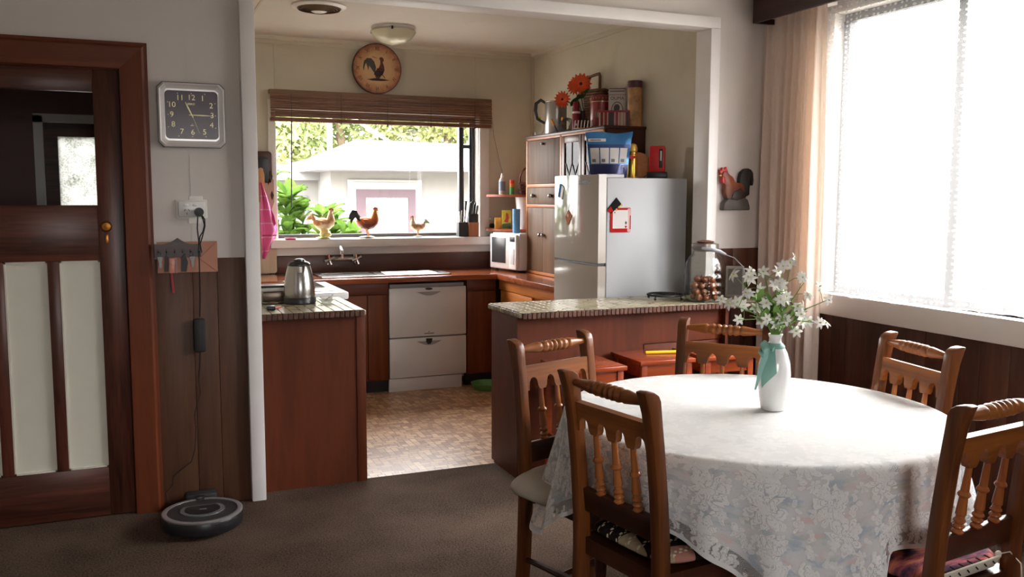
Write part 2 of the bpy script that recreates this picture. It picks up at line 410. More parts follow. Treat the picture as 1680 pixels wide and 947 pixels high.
# white posts and beam round the wide opening
struct(MB().span(0.465, 0.53, 4.28, 4.434, 0, 2.39, 0.004), 'trim_opening_left', M_trim)
struct(MB().span(0.465, 3.067, 4.286, 4.434, 2.386, 2.448, 0.004), 'trim_opening_top', M_trim)
struct(MB().span(3.004, 3.067, 4.286, 4.434, 0, 2.386, 0.004), 'trim_opening_right', M_trim)
struct(MB().span(0.236, 0.240, 4.3285, 4.331, 1.165, ZC), 'trim_wall_joint', M_wall)
struct(MB().span(3.045, 3.10, 4.430, 4.45, 0, ZC), 'trim_kitchen_corner', M_kwall)
# kitchen cornices, wall battens, ceiling seam
p = MB().prism([(6.95, ZC), (6.905, ZC), (6.915, ZC - .022), (6.935, ZC - .026), (6.938, ZC - .05), (6.95, ZC - .05)], 0.45, 3.11, 'YZ')
struct(p, 'trim_cornice_back', M_kwall)
p = MB().prism([(3.11, ZC), (3.065, ZC), (3.075, ZC - .022), (3.095, ZC - .026), (3.098, ZC - .05), (3.11, ZC - .05)], 4.45, 6.91, 'XZ')
struct(p, 'trim_cornice_right', M_kwall)
for x in (1.005, 2.60):
    struct(MB().span(x - .012, x + .012, 6.944, 6.951, 2.1, ZC - .05), 'trim_batten', M_kwall)
struct(MB().span(3.09, 3.11, 6.93, 6.95, 0.86, ZC - .05), 'trim_batten', M_kwall)
struct(MB().span(0.745, 0.760, 4.45, 6.9, ZC - .004, ZC + .001), 'trim_ceiling_seam', M_kwall)

# wainscot boards, one object each, under their wall
random.seed(5)
def boards(wall, axis, a0, a1, fixed, z0, z1, mat, widths):
    a, i = a0, 0
    while a < a1 - 0.01:
        wd = widths[i % len(widths)]; b = min(a + wd, a1)
        if axis == 'X': mb = MB().span(a + .0003, b - .0003, fixed - .011, fixed, z0, z1, .0035)
        else: mb = MB().span(fixed - .011, fixed, a + .0003, b - .0003, z0, z1, .0035)
        build(mb, 'wall_board', mat, wall); a = b; i += 1
boards(wall_p, 'X', 0.071, 0.465, 4.33, 0.0, 1.162, M_wains, [0.16, 0.107, 0.16])
boards(wall_p, 'X', 3.067, 3.49, 4.33, 0.0, 1.15, M_wainsr, [0.15, 0.1, 0.17])
boards(wall_r, 'Y', 0.2, 4.318, 3.5, 0.0, 0.815, M_wainsr, [0.15, 0.105, 0.2, 0.12, 0.17, 0.09])

# ------------------------------------------------------------------ hall door
d1 = bpy.data.objects.new('door_1', None); C.objects.link(d1); d1['kind'] = 'structure'; MW['door_1'] = Matrix()
d1['label'] = 'dark stained panelled door with a glazed upper light'
DX0, DX1, DZ1 = -0.84, -0.047, 1.988
yf, yb = 4.332, 4.372
for x0, x1 in ((DX0, -0.737), (-0.150, DX1)): build(MB().span(x0, x1, yf, yb, 0.006, DZ1, .002), 'stile', M_door, d1)
for z0, z1 in ((0.006, 0.228), (1.162, 1.404), (1.893, DZ1)): build(MB().span(-0.737, -0.150, yf, yb, z0, z1, .002), 'rail', M_doorh, d1)
for x0, x1 in ((-0.570, -0.524), (-0.358, -0.311)): build(MB().span(x0, x1, yf, yb, 0.228, 1.162, .002), 'muntin', M_door, d1)
M_pan = plain('cream_painted_panel', S(214, 212, 198), 0.35, var=0.03)
for x0, x1 in ((-0.737, -0.570), (-0.524, -0.358), (-0.311, -0.150)):
    pa = build(MB().span(x0, x1, yf + .016, yf + .022, 0.228, 1.162), 'panel', M_pan, d1, label='cream painted panel')
    mb = MB()
    for (q0, q1, r0, r1) in ((x0, x0 + .007, .228, 1.162), (x1 - .007, x1, .228, 1.162), (x0, x1, .228, .236), (x0, x1, 1.154, 1.162)):
        mb.span(q0, q1, yf + .006, yf + .016, r0, r1)
    build(mb, 'bead', M_pan, pa)
build(MB().span(-0.737, -0.150, yf + .014, yf + .018, 1.404, 1.893), 'pane', M_glass, d1)
build(MB().lathe([(0.0, 0), (.017, 0), (.017, .003), (.008, .006), (.007, .02), (.016, .026), (.023, .036), (.023, .042), (.017, .05), (0, .053)], 20, TR(-.117, yf, 1.312) @ RX(PI / 2)), 'knob', M_brass, d1, label='round brass knob')
build(MB().span(-.123, -.111, yf - .002, yf, 1.235, 1.275, .001).lathe([(.004, 0), (.004, .001)], 10, TR(-.117, yf - .002, 1.26) @ RX(PI / 2)), 'keyhole_plate', M_brass, d1)
# casing
prof = [(0, 0), (0, -.012), (.004, -.020), (.095, -.026), (.105, -.018), (.118, -.018), (.118, 0)]
mb = MB(); xi, zi = DX1 + .003, DZ1 + .004
n = len(prof)
vs = [(xi + a, 4.33 + d, 0) for a, d in prof] + [(xi + a, 4.33 + d, zi + a) for a, d in prof]
mb.add(vs, [(i, (i + 1) % n, n + (i + 1) % n, n + i) for i in range(n)] + [tuple(range(n))])
build(mb, 'casing', M_casing, d1)
mb = MB(); vs = [(xi + a, 4.33 + d, zi + a) for a, d in prof] + [(DX0 - .003 - a, 4.33 + d, zi + a) for a, d in prof]
mb.add(vs, [(i, (i + 1) % n, n + (i + 1) % n, n + i) for i in range(n)]); build(mb, 'casing', M_casingh, d1)
mb = MB(); vs = [(DX0 - .003 - a, 4.33 + d, 0) for a, d in prof] + [(DX0 - .003 - a, 4.33 + d, zi + a) for a, d in prof]
mb.add(vs, [(i, (i + 1) % n, n + (i + 1) % n, n + i) for i in range(n)]); build(mb, 'casing', M_casing, d1)
build(MB().span(DX1 + .002, 0.012, 4.335, 4.43, 0, DZ1).span(DX0 - .06, DX0 - .002, 4.335, 4.43, 0, DZ1).span(DX0 - .06, .012, 4.335, 4.43, DZ1 + .002, DZ1 + .045), 'jamb', M_casing, d1)
build(MB().span(DX1 - .012, DX1 + .002, 4.374, 4.392, 0.01, DZ1).span(DX0 - .002, DX0 + .012, 4.374, 4.392, 0.01, DZ1).span(DX0, DX1, 4.374, 4.392, DZ1 - .012, DZ1 + .002), 'door_stop', M_door, d1)  # strip added to block the bright slit between leaf and jamb

# ------------------------------------------------------------------ kitchen window
w1 = bpy.data.objects.new('window_1', None); C.objects.link(w1); w1['kind'] = 'structure'; MW['window_1'] = Matrix()
build(MB().span(0.925, 2.705, 6.84, 7.03, 1.055, 1.118, .004), 'sill', M_winwhite, w1)
build(MB().span(0.96, 2.71, 6.925, 6.95, 0.992, 1.055, .002), 'apron', M_winwhite, w1)
for x0, x1 in ((0.936, 0.992), (2.620, 2.702)): build(MB().span(x0, x1, 6.925, 6.95, 1.118, 2.16, .003), 'architrave', M_winwhite, w1)
build(MB().span(0.99, 0.996, 6.95, 7.08, 1.118, 2.10).span(2.614, 2.62, 6.95, 7.08, 1.118, 2.10).span(.99, 2.62, 6.95, 7.08, 2.094, 2.10), 'reveal', M_winwhite, w1)
mb = MB(); mb.span(0.996, 2.614, 7.03, 7.07, 1.118, 1.148); mb.span(0.996, 2.614, 7.03, 7.07, 2.06, 2.094); mb.span(0.996, 1.004, 7.03, 7.07, 1.148, 2.06); mb.span(2.590, 2.614, 7.03, 7.07, 1.148, 2.06)
mb.span(2.475, 2.512, 7.02, 7.07, 1.148, 2.06, .004)
build(mb, 'frame', M_alu, w1, label='dark aluminium window frame')
build(MB().span(1.004, 2.475, 7.045, 7.049, 1.148, 2.06), 'pane', M_glass, w1)
sa = build(MB().span(2.514, 2.526, 7.05, 7.075, 1.15, 2.06).span(2.576, 2.590, 7.05, 7.075, 1.15, 2.06).span(2.526, 2.576, 7.05, 7.075, 1.15, 1.17).span(2.526, 2.576, 7.05, 7.075, 1.84, 1.87), 'sash', M_alu, w1)
build(MB().span(2.526, 2.576, 7.06, 7.063, 1.17, 2.06), 'sash_pane', M_glass, sa)

# ------------------------------------------------------------------ dining room window
w2 = bpy.data.objects.new('window_2', None); C.objects.link(w2); w2['kind'] = 'structure'; MW['window_2'] = Matrix()
build(MB().span(3.44, 3.62, WY0 - .06, WY1 + .06, .815, WZ0, .004), 'sill', M_winwhite, w2)
build(MB().span(3.5, 3.62, WY1 - .03, WY1, WZ0, WZ1).span(3.5, 3.62, WY0, WY0 + .03, WZ0, WZ1).span(3.5, 3.62, WY0, WY1, WZ1 - .012, WZ1), 'reveal', M_winwhite, w2)
mb = MB(); mb.span(3.57, 3.61, WY0 + .03, WY1 - .03, WZ1 - .055, WZ1 - .012); mb.span(3.57, 3.61, WY0 + .03, WY1 - .03, WZ0, WZ0 + .035)
for y in (WY1 - .05, 3.11, WY0 + .05): mb.span(3.565, 3.615, y - .024, y + .024, WZ0 + .03, WZ1 - .05)
build(mb, 'frame', M_alu, w2, label='dark aluminium window frame')
for y0, y1 in ((3.134, WY1 - .074), (WY0 + .074, 3.086)):
    build(MB().span(3.588, 3.592, y0, y1, WZ0 + .035, WZ1 - .055), 'pane', M_glass, w2)
# rear window behind the camera
w3 = bpy.data.objects.new('window_3', None); C.objects.link(w3); w3['kind'] = 'structure'; MW['window_3'] = Matrix()
mb = MB(); mb.span(0.05, 1.25, -2.38, -2.34, 0.9, 0.95).span(0.05, 1.25, -2.38, -2.34, 2.05, 2.1)
for x in (0.075, 0.65, 1.225): mb.span(x - .025, x + .025, -2.38, -2.34, .95, 2.05)
build(mb, 'frame', M_winwhite, w3)
for x0, x1 in ((.1, .625), (.675, 1.2)): build(MB().span(x0, x1, -2.362, -2.358, .95, 2.05), 'pane', M_glass, w3)

# ------------------------------------------------------------------ tiled counters
M_grout = plain('dark_grout', S(58, 54, 48), 0.8)
def tile_mat(name, c1, c2, rough=0.22):
    m, nt, b = newmat(name); L = nt.links
    oi = nd(nt, 'ShaderNodeObjectInfo'); tc = nd(nt, 'ShaderNodeTexCoord')
    n = nd(nt, 'ShaderNodeTexNoise', Scale=60.0, Detail=4.0); L.new(tc.outputs['Object'], n.inputs['Vector'])
    a = nd(nt, 'ShaderNodeMath', operation='MULTIPLY_ADD'); a.inputs[1].default_value = 0.5
    L.new(oi.outputs['Random'], a.inputs[0]); 
    h = nd(nt, 'ShaderNodeMath', operation='MULTIPLY'); h.inputs[1].default_value = 0.6; L.new(n.outputs['Fac'], h.inputs[0]); L.new(h.outputs[0], a.inputs[2])
    r = nd(nt, 'ShaderNodeValToRGB'); r.color_ramp.elements[0].position = 0.2; r.color_ramp.elements[1].position = 0.85
    r.color_ramp.elements[0].color = c1; r.color_ramp.elements[1].color = c2
    L.new(a.outputs[0], r.inputs['Fac']); L.new(r.outputs['Color'], b.inputs['Base Color']); b.inputs['Roughness'].default_value = rough
    return m
M_tile = tile_mat('sandy_glazed_tile', S(140, 128, 102), S(176, 166, 140))
M_tileb = tile_mat('brown_edge_tile', S(62, 34, 22), S(88, 50, 34), 0.5)
def counter(name, label, x0, y0, nx, ny, ztop, skip, edges):
    t = thing(name, label, 'counter', (x0, y0, ztop - 0.03))
    pitch = 0.05
    mb = MB()
    for i in range(nx):
        js = [j for j in range(ny) if not skip(x0 + (i + .5) * pitch, y0 + (j + .5) * pitch)]
        mb.span(x0 + i * pitch, x0 + (i + 1) * pitch, y0 + js[0] * pitch, y0 + (js[-1] + 1) * pitch, ztop - .03, ztop - .002)
    build(mb, 'grout_bed', M_grout, t)
    me = MB().box((0, 0, 0), (pitch - .0035, pitch - .0035, .008), .0018, seg=1).mesh('tile', M_tile)
    for i in range(nx):
        for j in range(ny):
            if skip(x0 + (i + .5) * pitch, y0 + (j + .5) * pitch): continue
            link(me, 'tile', t, loc=((i + .5) * pitch, (j + .5) * pitch, .027 + random.uniform(-.0004, .0004)))
    meb = MB().box((0, 0, 0), (.0235, .012, .030), .003, seg=1).mesh('edge_tile', M_tileb)
    mec = MB().box((0, 0, 0), (.012, pitch / 2 - .002, .026), .006, seg=2).mesh('edge_tile', M_tile)  # side edges take the pale tile colour to look lit
    if 'front' in edges:
        for i in range(2 * nx): link(meb, 'edge_tile', t, loc=((i + .5) * pitch / 2, -.005, .012))
    if 'left' in edges:
        for j in range(2 * ny): link(mec, 'edge_tile', t, loc=(-.005, (j + .5) * pitch / 2, .014))
    if 'right' in edges:
        for j in range(2 * ny): link(mec, 'edge_tile', t, loc=(nx * pitch + .005, (j + .5) * pitch / 2, .014))
    return t
random.seed(11)
counter('tiled_counter', 'small sand tiled counter with brown edge, under the steel kettle', 0.535, 4.362, 10, 13, 0.885, lambda x, y: False, ('front', 'right'))
counter('tiled_counter', 'long sand tiled breakfast counter with brown edge beside the fridge', 1.765, 4.068, 30, 9, 0.868, lambda x, y: (x > 2.99 and y > 4.27), ('front', 'left'))
# cabinets under them
t = thing('end_cabinet', 'plain red-brown end cabinet under the small tiled counter, by the white post', 'cabinet', (0.79, 4.7, 0))
build(MB().span(0.535, 1.025, 4.395, 4.41, 0.0, 0.852), 'front_panel', M_cab, t)
build(MB().span(1.0, 1.046, 4.388, 4.42, 0.0, 0.852, .003), 'corner_post', M_cab, t)
build(MB().span(0.535, 1.03, 4.41, 5.0, 0.0, 0.852), 'body', M_cab, t)
t = thing('peninsula_cabinet', 'long red-brown peninsula cabinet under the breakfast counter, behind the stools', 'cabinet', (2.4, 4.28, 0))
build(MB().span(1.775, 3.0, 4.135, 4.51, 0.0, 0.836), 'body', M_cab, t)
build(MB().span(1.762, 1.775, 4.122, 4.44, 0.0, 0.836), 'end_panel', M_cab, t)
build(MB().span(1.775, 2.5, 4.122, 4.135, 0.0, 0.836), 'front_panel', M_cab, t)
build(MB().span(2.5, 3.0, 4.122, 4.135, 0.66, 0.836), 'front_panel', M_cab, t)
build(MB().span(2.505, 2.98, 4.120, 4.135, 0.06, 0.655, .003), 'cupboard_door', M_cab, t)
build(MB().span(3.0, 3.02, 4.08, 4.27, 0.0, 0.836), 'end_panel', M_cab, t)

# ------------------------------------------------------------------ L-shaped bench and its units
t = thing('worktop', 'glossy red-brown wooden worktop running round the kitchen corner', 'worktop', (1.5, 6.6, 0.82))
mb = MB().prism([(0.45, 6.30), (2.53, 6.30), (2.53, 5.27), (3.11, 5.27), (3.11, 6.95), (0.45, 6.95)], 0.828, 0.858, 'XY')
build(mb, 'top', M_bench, t)
build(MB().span(0.45, 2.53, 6.285, 6.30, 0.822, 0.860, .003).span(2.515, 2.53, 5.27, 6.30, 0.822, 0.860, .003), 'edge_strip', M_bench, t)
mb = MB().span(0.965, 2.72, 6.925, 6.95, 0.858, 0.990, .002)
tag(build(mb, 'splashback', M_splash), 'brown splashback board on the wall behind the sink', 'splashback')
M_cablit = wood('kitchen_cabinet_wood_lit', S(156, 88, 38), S(204, 126, 62), 1, 8, 0.4, 0.12)  # cabinet wood brightened for the daylight falling on this side
M_fasc = wood('shaded_fascia_wood', S(72, 34, 20), S(98, 50, 30), 0, 8, 0.4, 0.05)  # darkened to carry the shadow under the worktop
def unit(label, x0, x1, doors, y=6.34):
    t = thing('base_cabinet', label, 'cabinet', ((x0 + x1) / 2, y + .3, 0), group='kitchen base cabinets')
    build(MB().span(x0, x1, y + .02, 6.94, 0.09, 0.826), 'body', M_cabd, t)
    build(MB().span(x0, x1, y, y + .02, 0.735, 0.820, .002), 'fascia', M_fasc, t)
    build(MB().span(x0, x1, y + .06, y + .08, 0.0, 0.09), 'plinth', M_blackm, t)
    for a, b in doors: build(MB().span(a + .002, b - .002, y, y + .02, 0.10, 0.73, .003), 'door', M_cabd, t)
    return t
unit('red-brown base cabinet left of the white dishwasher', 1.13, 1.685, [(1.13, 1.36), (1.36, 1.53), (1.53, 1.685)])
unit('red-brown base cabinet right of the white dishwasher', 2.295, 2.53, [(2.295, 2.53)])
t = thing('base_cabinet', 'drawer cabinet in light-brightened orange-brown under the worktop, in front of the tall dresser', 'cabinet', (2.8, 5.78, 0), group='kitchen base cabinets')
build(MB().span(2.575, 3.10, 5.28, 6.33, 0.0, 0.826), 'body', M_cablit, t)
build(MB().span(2.555, 2.575, 5.28, 6.335, 0.74, 0.815, .002), 'fascia', M_cablit, t)
build(MB().span(2.553, 2.575, 5.72, 6.30, 0.56, 0.735, .004), 'drawer', M_cablit, t)
build(MB().span(2.553, 2.575, 5.29, 5.70, 0.10, 0.70, .004), 'door', M_cablit, t)
build(MB().span(2.553, 2.575, 5.72, 6.30, 0.10, 0.55, .004), 'door', M_cablit, t)

# dishwasher: two white drawers
t = thing('dishwasher', 'white two-drawer dishwasher built in under the sink bench', 'dishwasher', (1.985, 6.6, 0))
M_dw = plain('white_appliance', S(205, 205, 205), 0.3)
M_dwg = plain('grey_handle_recess', S(150, 150, 152), 0.4)
build(MB().span(1.70, 2.275, 6.36, 6.90, 0.08, 0.80), 'body', M_dwg, t)
dr = build(MB().span(1.69, 2.285, 6.33, 6.36, 0.408, 0.775, .006), 'drawer', M_dw, t)
def crescent(cx, z, wdt, h):
    top = [(cx - wdt / 2 + wdt * i / 14, z) for i in range(15)]
    bot = [(cx + wdt / 2 - wdt * i / 14, z - h * math.sin(PI * i / 14)) for i in range(1, 14)]
    return top + bot
build(MB().prism(crescent(1.99, .742, .19, .028), 6.324, 6.332), 'handle', M_dwg, dr)
build(MB().prism([(1.99 + .028 * math.cos(a * PI / 10), .763 + .008 * math.sin(a * PI / 10)) for a in range(20)], 6.324, 6.332), 'badge', M_black, dr)
build(MB().span(1.953, 2.028, 6.3285, 6.331, .426, .433).prism([(1.985, .440), (1.995, .440), (1.99, .449)], 6.3285, 6.331), 'printed_mark', M_alul, dr)
dr = build(MB().span(1.69, 2.285, 6.33, 6.36, 0.105, 0.400, .006), 'drawer', M_dw, t)
build(MB().prism(crescent(1.99, .372, .19, .03), 6.324, 6.332), 'handle', M_dwg, dr)
build(MB().prism([(1.965, .392), (2.012, .392), (2.008, .366), (1.998, .352), (1.978, .350), (1.968, .366)], 6.318, 6.331), 'latch', M_black, dr, label='black latch')
build(MB().span(1.685, 2.255, 6.345, 6.37, 0.0, 0.10, .004), 'kickboard', M_dw, t)

# sink and wall tap
t = thing('sink', 'stainless steel sink with drainer set into the worktop under the window', 'sink', (1.72, 6.6, .858))
mb = MB().span(1.22, 2.20, 6.42, 6.47, .856, .866, .003).span(1.22, 2.20, 6.76, 6.82, .856, .866, .003).span(1.22, 1.27, 6.47, 6.76, .856, .866).span(2.15, 2.20, 6.47, 6.76, .856, .866).span(1.64, 1.70, 6.47, 6.76, .856, .866)
build(mb, 'rim', M_steel, t)
mb = MB()
for (a, b, dz) in ((1.27, 1.64, .006),):
    mb.span(a, b, 6.47, 6.76, .8585, .8605)
build(mb, 'bowl', plain('dark_steel', (0.30, 0.29, 0.28, 1), 0.3, 1.0), t)
mb = MB().span(1.70, 2.15, 6.47, 6.76, .8585, .861)
for i in range(8): mb.tube([(1.73, 6.50 + i * .033, .861), (2.12, 6.50 + i * .033, .862)], .004, 6)
build(mb, 'drainer', M_steel, t)
t = thing('wall_tap', 'chrome wall-mounted tap with two cross handles above the sink', 'tap', (1.465, 6.92, .95))
build(MB().tube([(1.37, 6.87, .962), (1.56, 6.87, .962)], .016, 12).tube([(1.465, 6.87, .962), (1.465, 6.925, .975)], .012, 10), 'body', M_chrome, t)
build(MB().tube([(1.465, 6.87, .962), (1.463, 6.868, 1.0), (1.455, 6.86, 1.04), (1.445, 6.84, 1.058), (1.437, 6.80, 1.055), (1.435, 6.76, 1.03), (1.435, 6.755, 1.005)], [.014, .014, .015, .015, .015, .014, .014], 10), 'spout', M_chrome, t)
for x in (1.36, 1.57):
    mb = MB().lathe([(.016, -.01), (.018, .0), (.012, .02), (.012, .03)], 12, TR(x, 6.87, .962) @ RX(PI / 2))
    for k in range(4):
        a = k * PI / 2 + .4; mb.tube([(x, 6.835, .962), (x + .040 * math.cos(a), 6.833, .962 + .040 * math.sin(a))], [.009, .014], 8)
    mb.ball((x, 6.832, .962), .011, 10, 6)
    build(mb, 'handle', M_chrome, t)
    build(MB().tube([(x, 6.87, .955), (x - .012, 6.86, .935), (x - .01, 6.85, .92)], .008, 8), 'flange', M_chrome, t)

# range cooker
t = thing('cooker', 'white range cooker with black ceramic hob behind the kettle', 'cooker', (0.8, 5.35, 0))
build(MB().span(0.47, 1.09, 5.03, 5.66, 0.0, 0.855, .004), 'body', M_white, t)
build(MB().span(0.455, 1.105, 5.02, 5.68, 0.862, 0.905, .010), 'hob_frame', M_white, t)
hb = build(MB().span(0.52, 1.03, 5.09, 5.62, 0.903, 0.909, .002), 'hob_glass', plain('black_ceramic', (0.10, 0.095, 0.09, 1), 0.12), t)
for cx, cy, r in ((.66, 5.24, .07), (.90, 5.24, .09), (.66, 5.48, .09), (.90, 5.48, .07)):
    build(MB().lathe([(r, 0), (r, .0008), (r - .006, .0008), (r - .006, 0)], 28, TR(cx, cy, .909), cap=False), 'heating_ring', M_alul, hb)
build(MB().span(1.088, 1.10, 5.07, 5.62, 0.2, 0.74, .004), 'oven_door', M_white, t)

# ------------------------------------------------------------------ fridge
M_fr = plain('fridge_body_paint', S(178, 181, 186), 0.45)
M_frd = plain('fridge_door_gloss', S(172, 165, 156), 0.08)
t = thing('refrigerator', 'white top-freezer fridge at the end of the tiled breakfast counter', 'fridge', (2.77, 4.87, 0))
build(MB().span(2.50, 3.04, 4.545, 5.125, 0.03, 1.556, .006), 'cabinet', M_fr, t)
def frdoor(z0, z1):
    pts = [(2.495, 4.545), (2.495, 5.125)] + [(2.445 - .022 * math.sin(PI * i / 16), 5.125 - (5.125 - 4.545) * i / 16) for i in range(17)]
    mb = MB(); mb.prism(pts, z0, z1, 'XY'); return mb
u = build(frdoor(1.065, 1.574), 'door', M_frd, t, sharp=30)
l = build(frdoor(0.06, 1.048), 'door', M_frd, t, sharp=30)
build(MB().span(2.455, 2.492, 4.56, 5.11, 1.049, 1.064), 'grip_recess', M_alu, l)
build(MB().span(2.47, 2.62, 4.56, 4.62, 1.556, 1.578, .006), 'hinge_cover', M_fr, t)
text('SAMSUNG', 'lettering', 0.030, (2.4270, 4.685, 1.528), Matrix.Rotation(.072, 3, 'Z') @ FACE_X, plain('logo_grey', S(70, 70, 75), 0.4, 0.5), u, bold=.0006)
for a, b in ((2.54, 4.60), (2.98, 4.60), (2.54, 5.06), (2.98, 5.06)): build(MB().span(a - .02, a + .02, b - .02, b + .02, 0, .04), 'foot', M_blackm, t)
# magnets and notes
def fmag(px0, label, cat, pts, mat, x=2.43):
    mb = MB().prism(pts, x - .006, x, 'YZ'); o = build(mb, px0, mat); return tag(o, label, cat)

# ------------------------------------------------------------------ tall dresser
M_dr = wood('dresser_panel_wood', S(70, 52, 38), S(118, 90, 68), 2, 8, 0.55, 0.06, spec=.2)
M_drt = wood('dresser_light_trim', S(168, 98, 52), S(198, 128, 76), 1, 8, 0.4, 0.06)
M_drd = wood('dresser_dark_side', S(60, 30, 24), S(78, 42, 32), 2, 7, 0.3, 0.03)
t = thing('dresser', 'tall wooden dresser with leaded glass doors standing on the worktop', 'dresser', (2.95, 5.77, 0.86))
X = 2.80
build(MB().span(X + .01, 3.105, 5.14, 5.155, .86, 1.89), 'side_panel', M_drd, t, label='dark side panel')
build(MB().span(X + .01, 3.105, 6.375, 6.39, .86, 1.89), 'side_panel', M_drt, t)
build(MB().span(X - .005, 3.108, 5.132, 6.398, 1.885, 1.905, .003), 'top', M_drd, t)
build(MB().span(3.09, 3.105, 5.155, 6.375, .86, 1.885), 'back', M_drd, t)
build(MB().span(X + .02, 3.09, 5.155, 6.375, .86, .875).span(X + .02, 3.09, 5.155, 6.375, 1.52, 1.535).span(X + .02, 3.09, 5.77, 5.785, .875, 1.885), 'shelf', M_drd, t)
mb = MB()
mb.span(X, X + .02, 6.366, 6.39, .86, 1.885, .002).span(X, X + .02, 5.765, 5.795, .86, 1.885, .002).span(X, X + .02, 5.14, 5.16, .86, 1.885, .002)
mb.span(X, X + .02, 5.795, 6.366, 1.515, 1.540, .002).span(X, X + .02, 5.795, 6.366, 1.365, 1.388, .002).span(X, X + .02, 5.795, 6.366, .86, .882, .002).span(X, X + .02, 5.14, 6.39, 1.868, 1.886, .002)
build(mb, 'face_frame', M_drt, t)
fl = build(MB().span(X + .003, X + .018, 5.797, 6.364, 1.542, 1.866, .002), 'flap', M_dr, t)
build(MB().ball((X - .008, 6.08, 1.835), .012, 10, 8).tube([(X + .003, 6.08, 1.835), (X - .008, 6.08, 1.835)], .005, 8), 'knob', M_steel, fl)
dw = build(MB().span(X + .003, X + .018, 5.797, 6.364, 1.390, 1.513, .002), 'drawer', M_dr, t)
for y in (5.93, 6.24): build(MB().ball((X - .012, y, 1.452), .016, 10, 8).tube([(X + .003, y, 1.452), (X - .01, y, 1.452)], .007, 8), 'knob', M_steel, dw)
for y0, y1, yk in ((5.797, 6.079, 6.055), (6.081, 6.364, 6.108)):
    dd = build(MB().span(X + .003, X + .018, y0, y1, .884, 1.363, .002), 'door', M_dr, t)
    build(MB().ball((X - .012, yk, 1.16), .015, 10, 8).tube([(X + .003, yk, 1.16), (X - .01, yk, 1.16)], .007, 8), 'knob', M_steel, dd)
M_gdark = glass_thin('dresser_glass', tint=(.42, .48, .42, 1), fres=1.2)
for y0, y1 in ((5.165, 5.455), (5.462, 5.762)):
    mb = MB(); z0, z1 = 1.30, 1.866
    mb.span(X, X + .018, y0, y0 + .04, z0, z1, .002).span(X, X + .018, y1 - .04, y1, z0, z1, .002).span(X, X + .018, y0 + .04, y1 - .04, z1 - .045, z1, .002).span(X, X + .018, y0 + .04, y1 - .04, z0, z0 + .04, .002)
    dd = build(mb, 'glass_door', wood('dresser_door_frame', S(78, 42, 30), S(104, 60, 42), 2, 8, .35, .03) if y0 < 5.3 else bpy.data.materials['dresser_door_frame'], t)
    build(MB().span(X + .008, X + .011, y0 + .04, y1 - .04, z0 + .04, z1 - .045), 'pane', M_gdark, dd)
    yc = (y0 + y1) / 2; mb = MB()
    for pts in ([(yc, 1.825), (yc, 1.68), (yc - .1, 1.52), (yc - .1, 1.34)], [(yc, 1.68), (yc + .1, 1.52), (yc + .1, 1.34)], [(yc - .1, 1.68), (yc, 1.52), (yc + .1, 1.68)], [(yc, 1.52), (yc, 1.34)]):
        mb.tube([(X + .006, a, b) for a, b in pts], .003, 6)
    build(mb, 'leading', M_alu, dd)

# ------------------------------------------------------------------ microwave (stands askew in the corner)
t = thing('microwave', 'white microwave oven standing askew in the worktop corner', 'microwave', (2.615, 6.70, 0.86), math.atan2(-.97, .23))
W_, D_, H_ = .365, .27, .30
build(MB().box((W_ / 2, D_ / 2 + .02, .012 + (H_ - .012) / 2), (W_, D_ - .03, H_ - .012), .006), 'case', M_white, t, local=True)
build(MB().box((.30 * W_ + .035, .014, .155), (W_ * .72, .03, H_ - .03), .008), 'door', M_white, t, local=True)
build(MB().box((.135, -.002, .165), (.185, .006, .20), .012), 'door_window', plain('dark_mesh_window', S(62, 62, 64), 0.25), t, local=True)
cp = build(MB().box((.315, .014, .155), (.098, .03, H_ - .03), .008), 'control_panel', M_white, t, local=True)
build(MB().box((.315, -.002, .255), (.062, .004, .038), .004), 'display', M_black, cp, local=True)
build(MB().box((.315, -.002, .12), (.05, .004, .12), .004), 'keypad', plain('pale_grey', S(196, 196, 196), .4), cp, local=True)
for a, b in ((.04, .05), (W_ - .04, .05), (.04, D_ - .03), (W_ - .04, D_ - .03)): build(MB().lathe([(.014, 0), (.012, .014)], 10, TR(a, b, 0)), 'foot', M_blackm, t, local=True)
# corner shelves
M_shelf = wood('red_shelf_wood', S(120, 48, 26), S(156, 76, 44), 0, 8, .35, .05)
for z, lab in ((1.452, 'upper red-brown corner shelf carrying bottles and a basket'), (1.176, 'lower red-brown corner shelf just above the microwave')):
    pts = [(3.11, 6.95), (2.68, 6.95)] + [(3.11 - .46 * math.cos(a * PI / 24), 6.95 - (.10 + .42 * math.sin(a * PI / 24) ** 1.2)) for a in range(0, 13)]
    tag(build(MB().prism(pts, z - .009, z + .009, 'XY'), 'corner_shelf', M_shelf), lab, 'shelf')

# ------------------------------------------------------------------ dining table with its two cloths
TX, TY, TR_, TZ = 1.85, 2.35, 0.60, 0.748
M_tab = wood('table_wood', S(104, 56, 30), S(150, 92, 52), 0, 8, .3, .05)
t = thing('dining_table', 'round wooden dining table hidden under the white lace cloth', 'table', (TX, TY, 0))
build(MB().lathe([(0, .71), (.58, .71), (.592, .718), (.592, .736), (.585, .742), (0, .742)], 64, TR(TX, TY, 0)), 'tabletop', M_tab, t)
build(MB().lathe([(.05, .10), (.075, .14), (.055, .2), (.045, .32), (.07, .45), (.085, .5), (.06, .56), (.06, .70), (.2, .705), (.2, .71)], 24, TR(TX, TY, 0)), 'pedestal', M_tab, t)
for k in range(4):
    a = k * PI / 2 + .5
    build(MB().tube([(TX + .04 * math.cos(a), TY + .04 * math.sin(a), .17), (TX + .2 * math.cos(a), TY + .2 * math.sin(a), .12), (TX + .36 * math.cos(a), TY + .36 * math.sin(a), .03)], [.035, .03, .028], 10), 'leg', M_tab, t)
TH0 = math.radians(112)
CHA = [math.radians(d) for d in (132, 198, 62, -2, 280)]
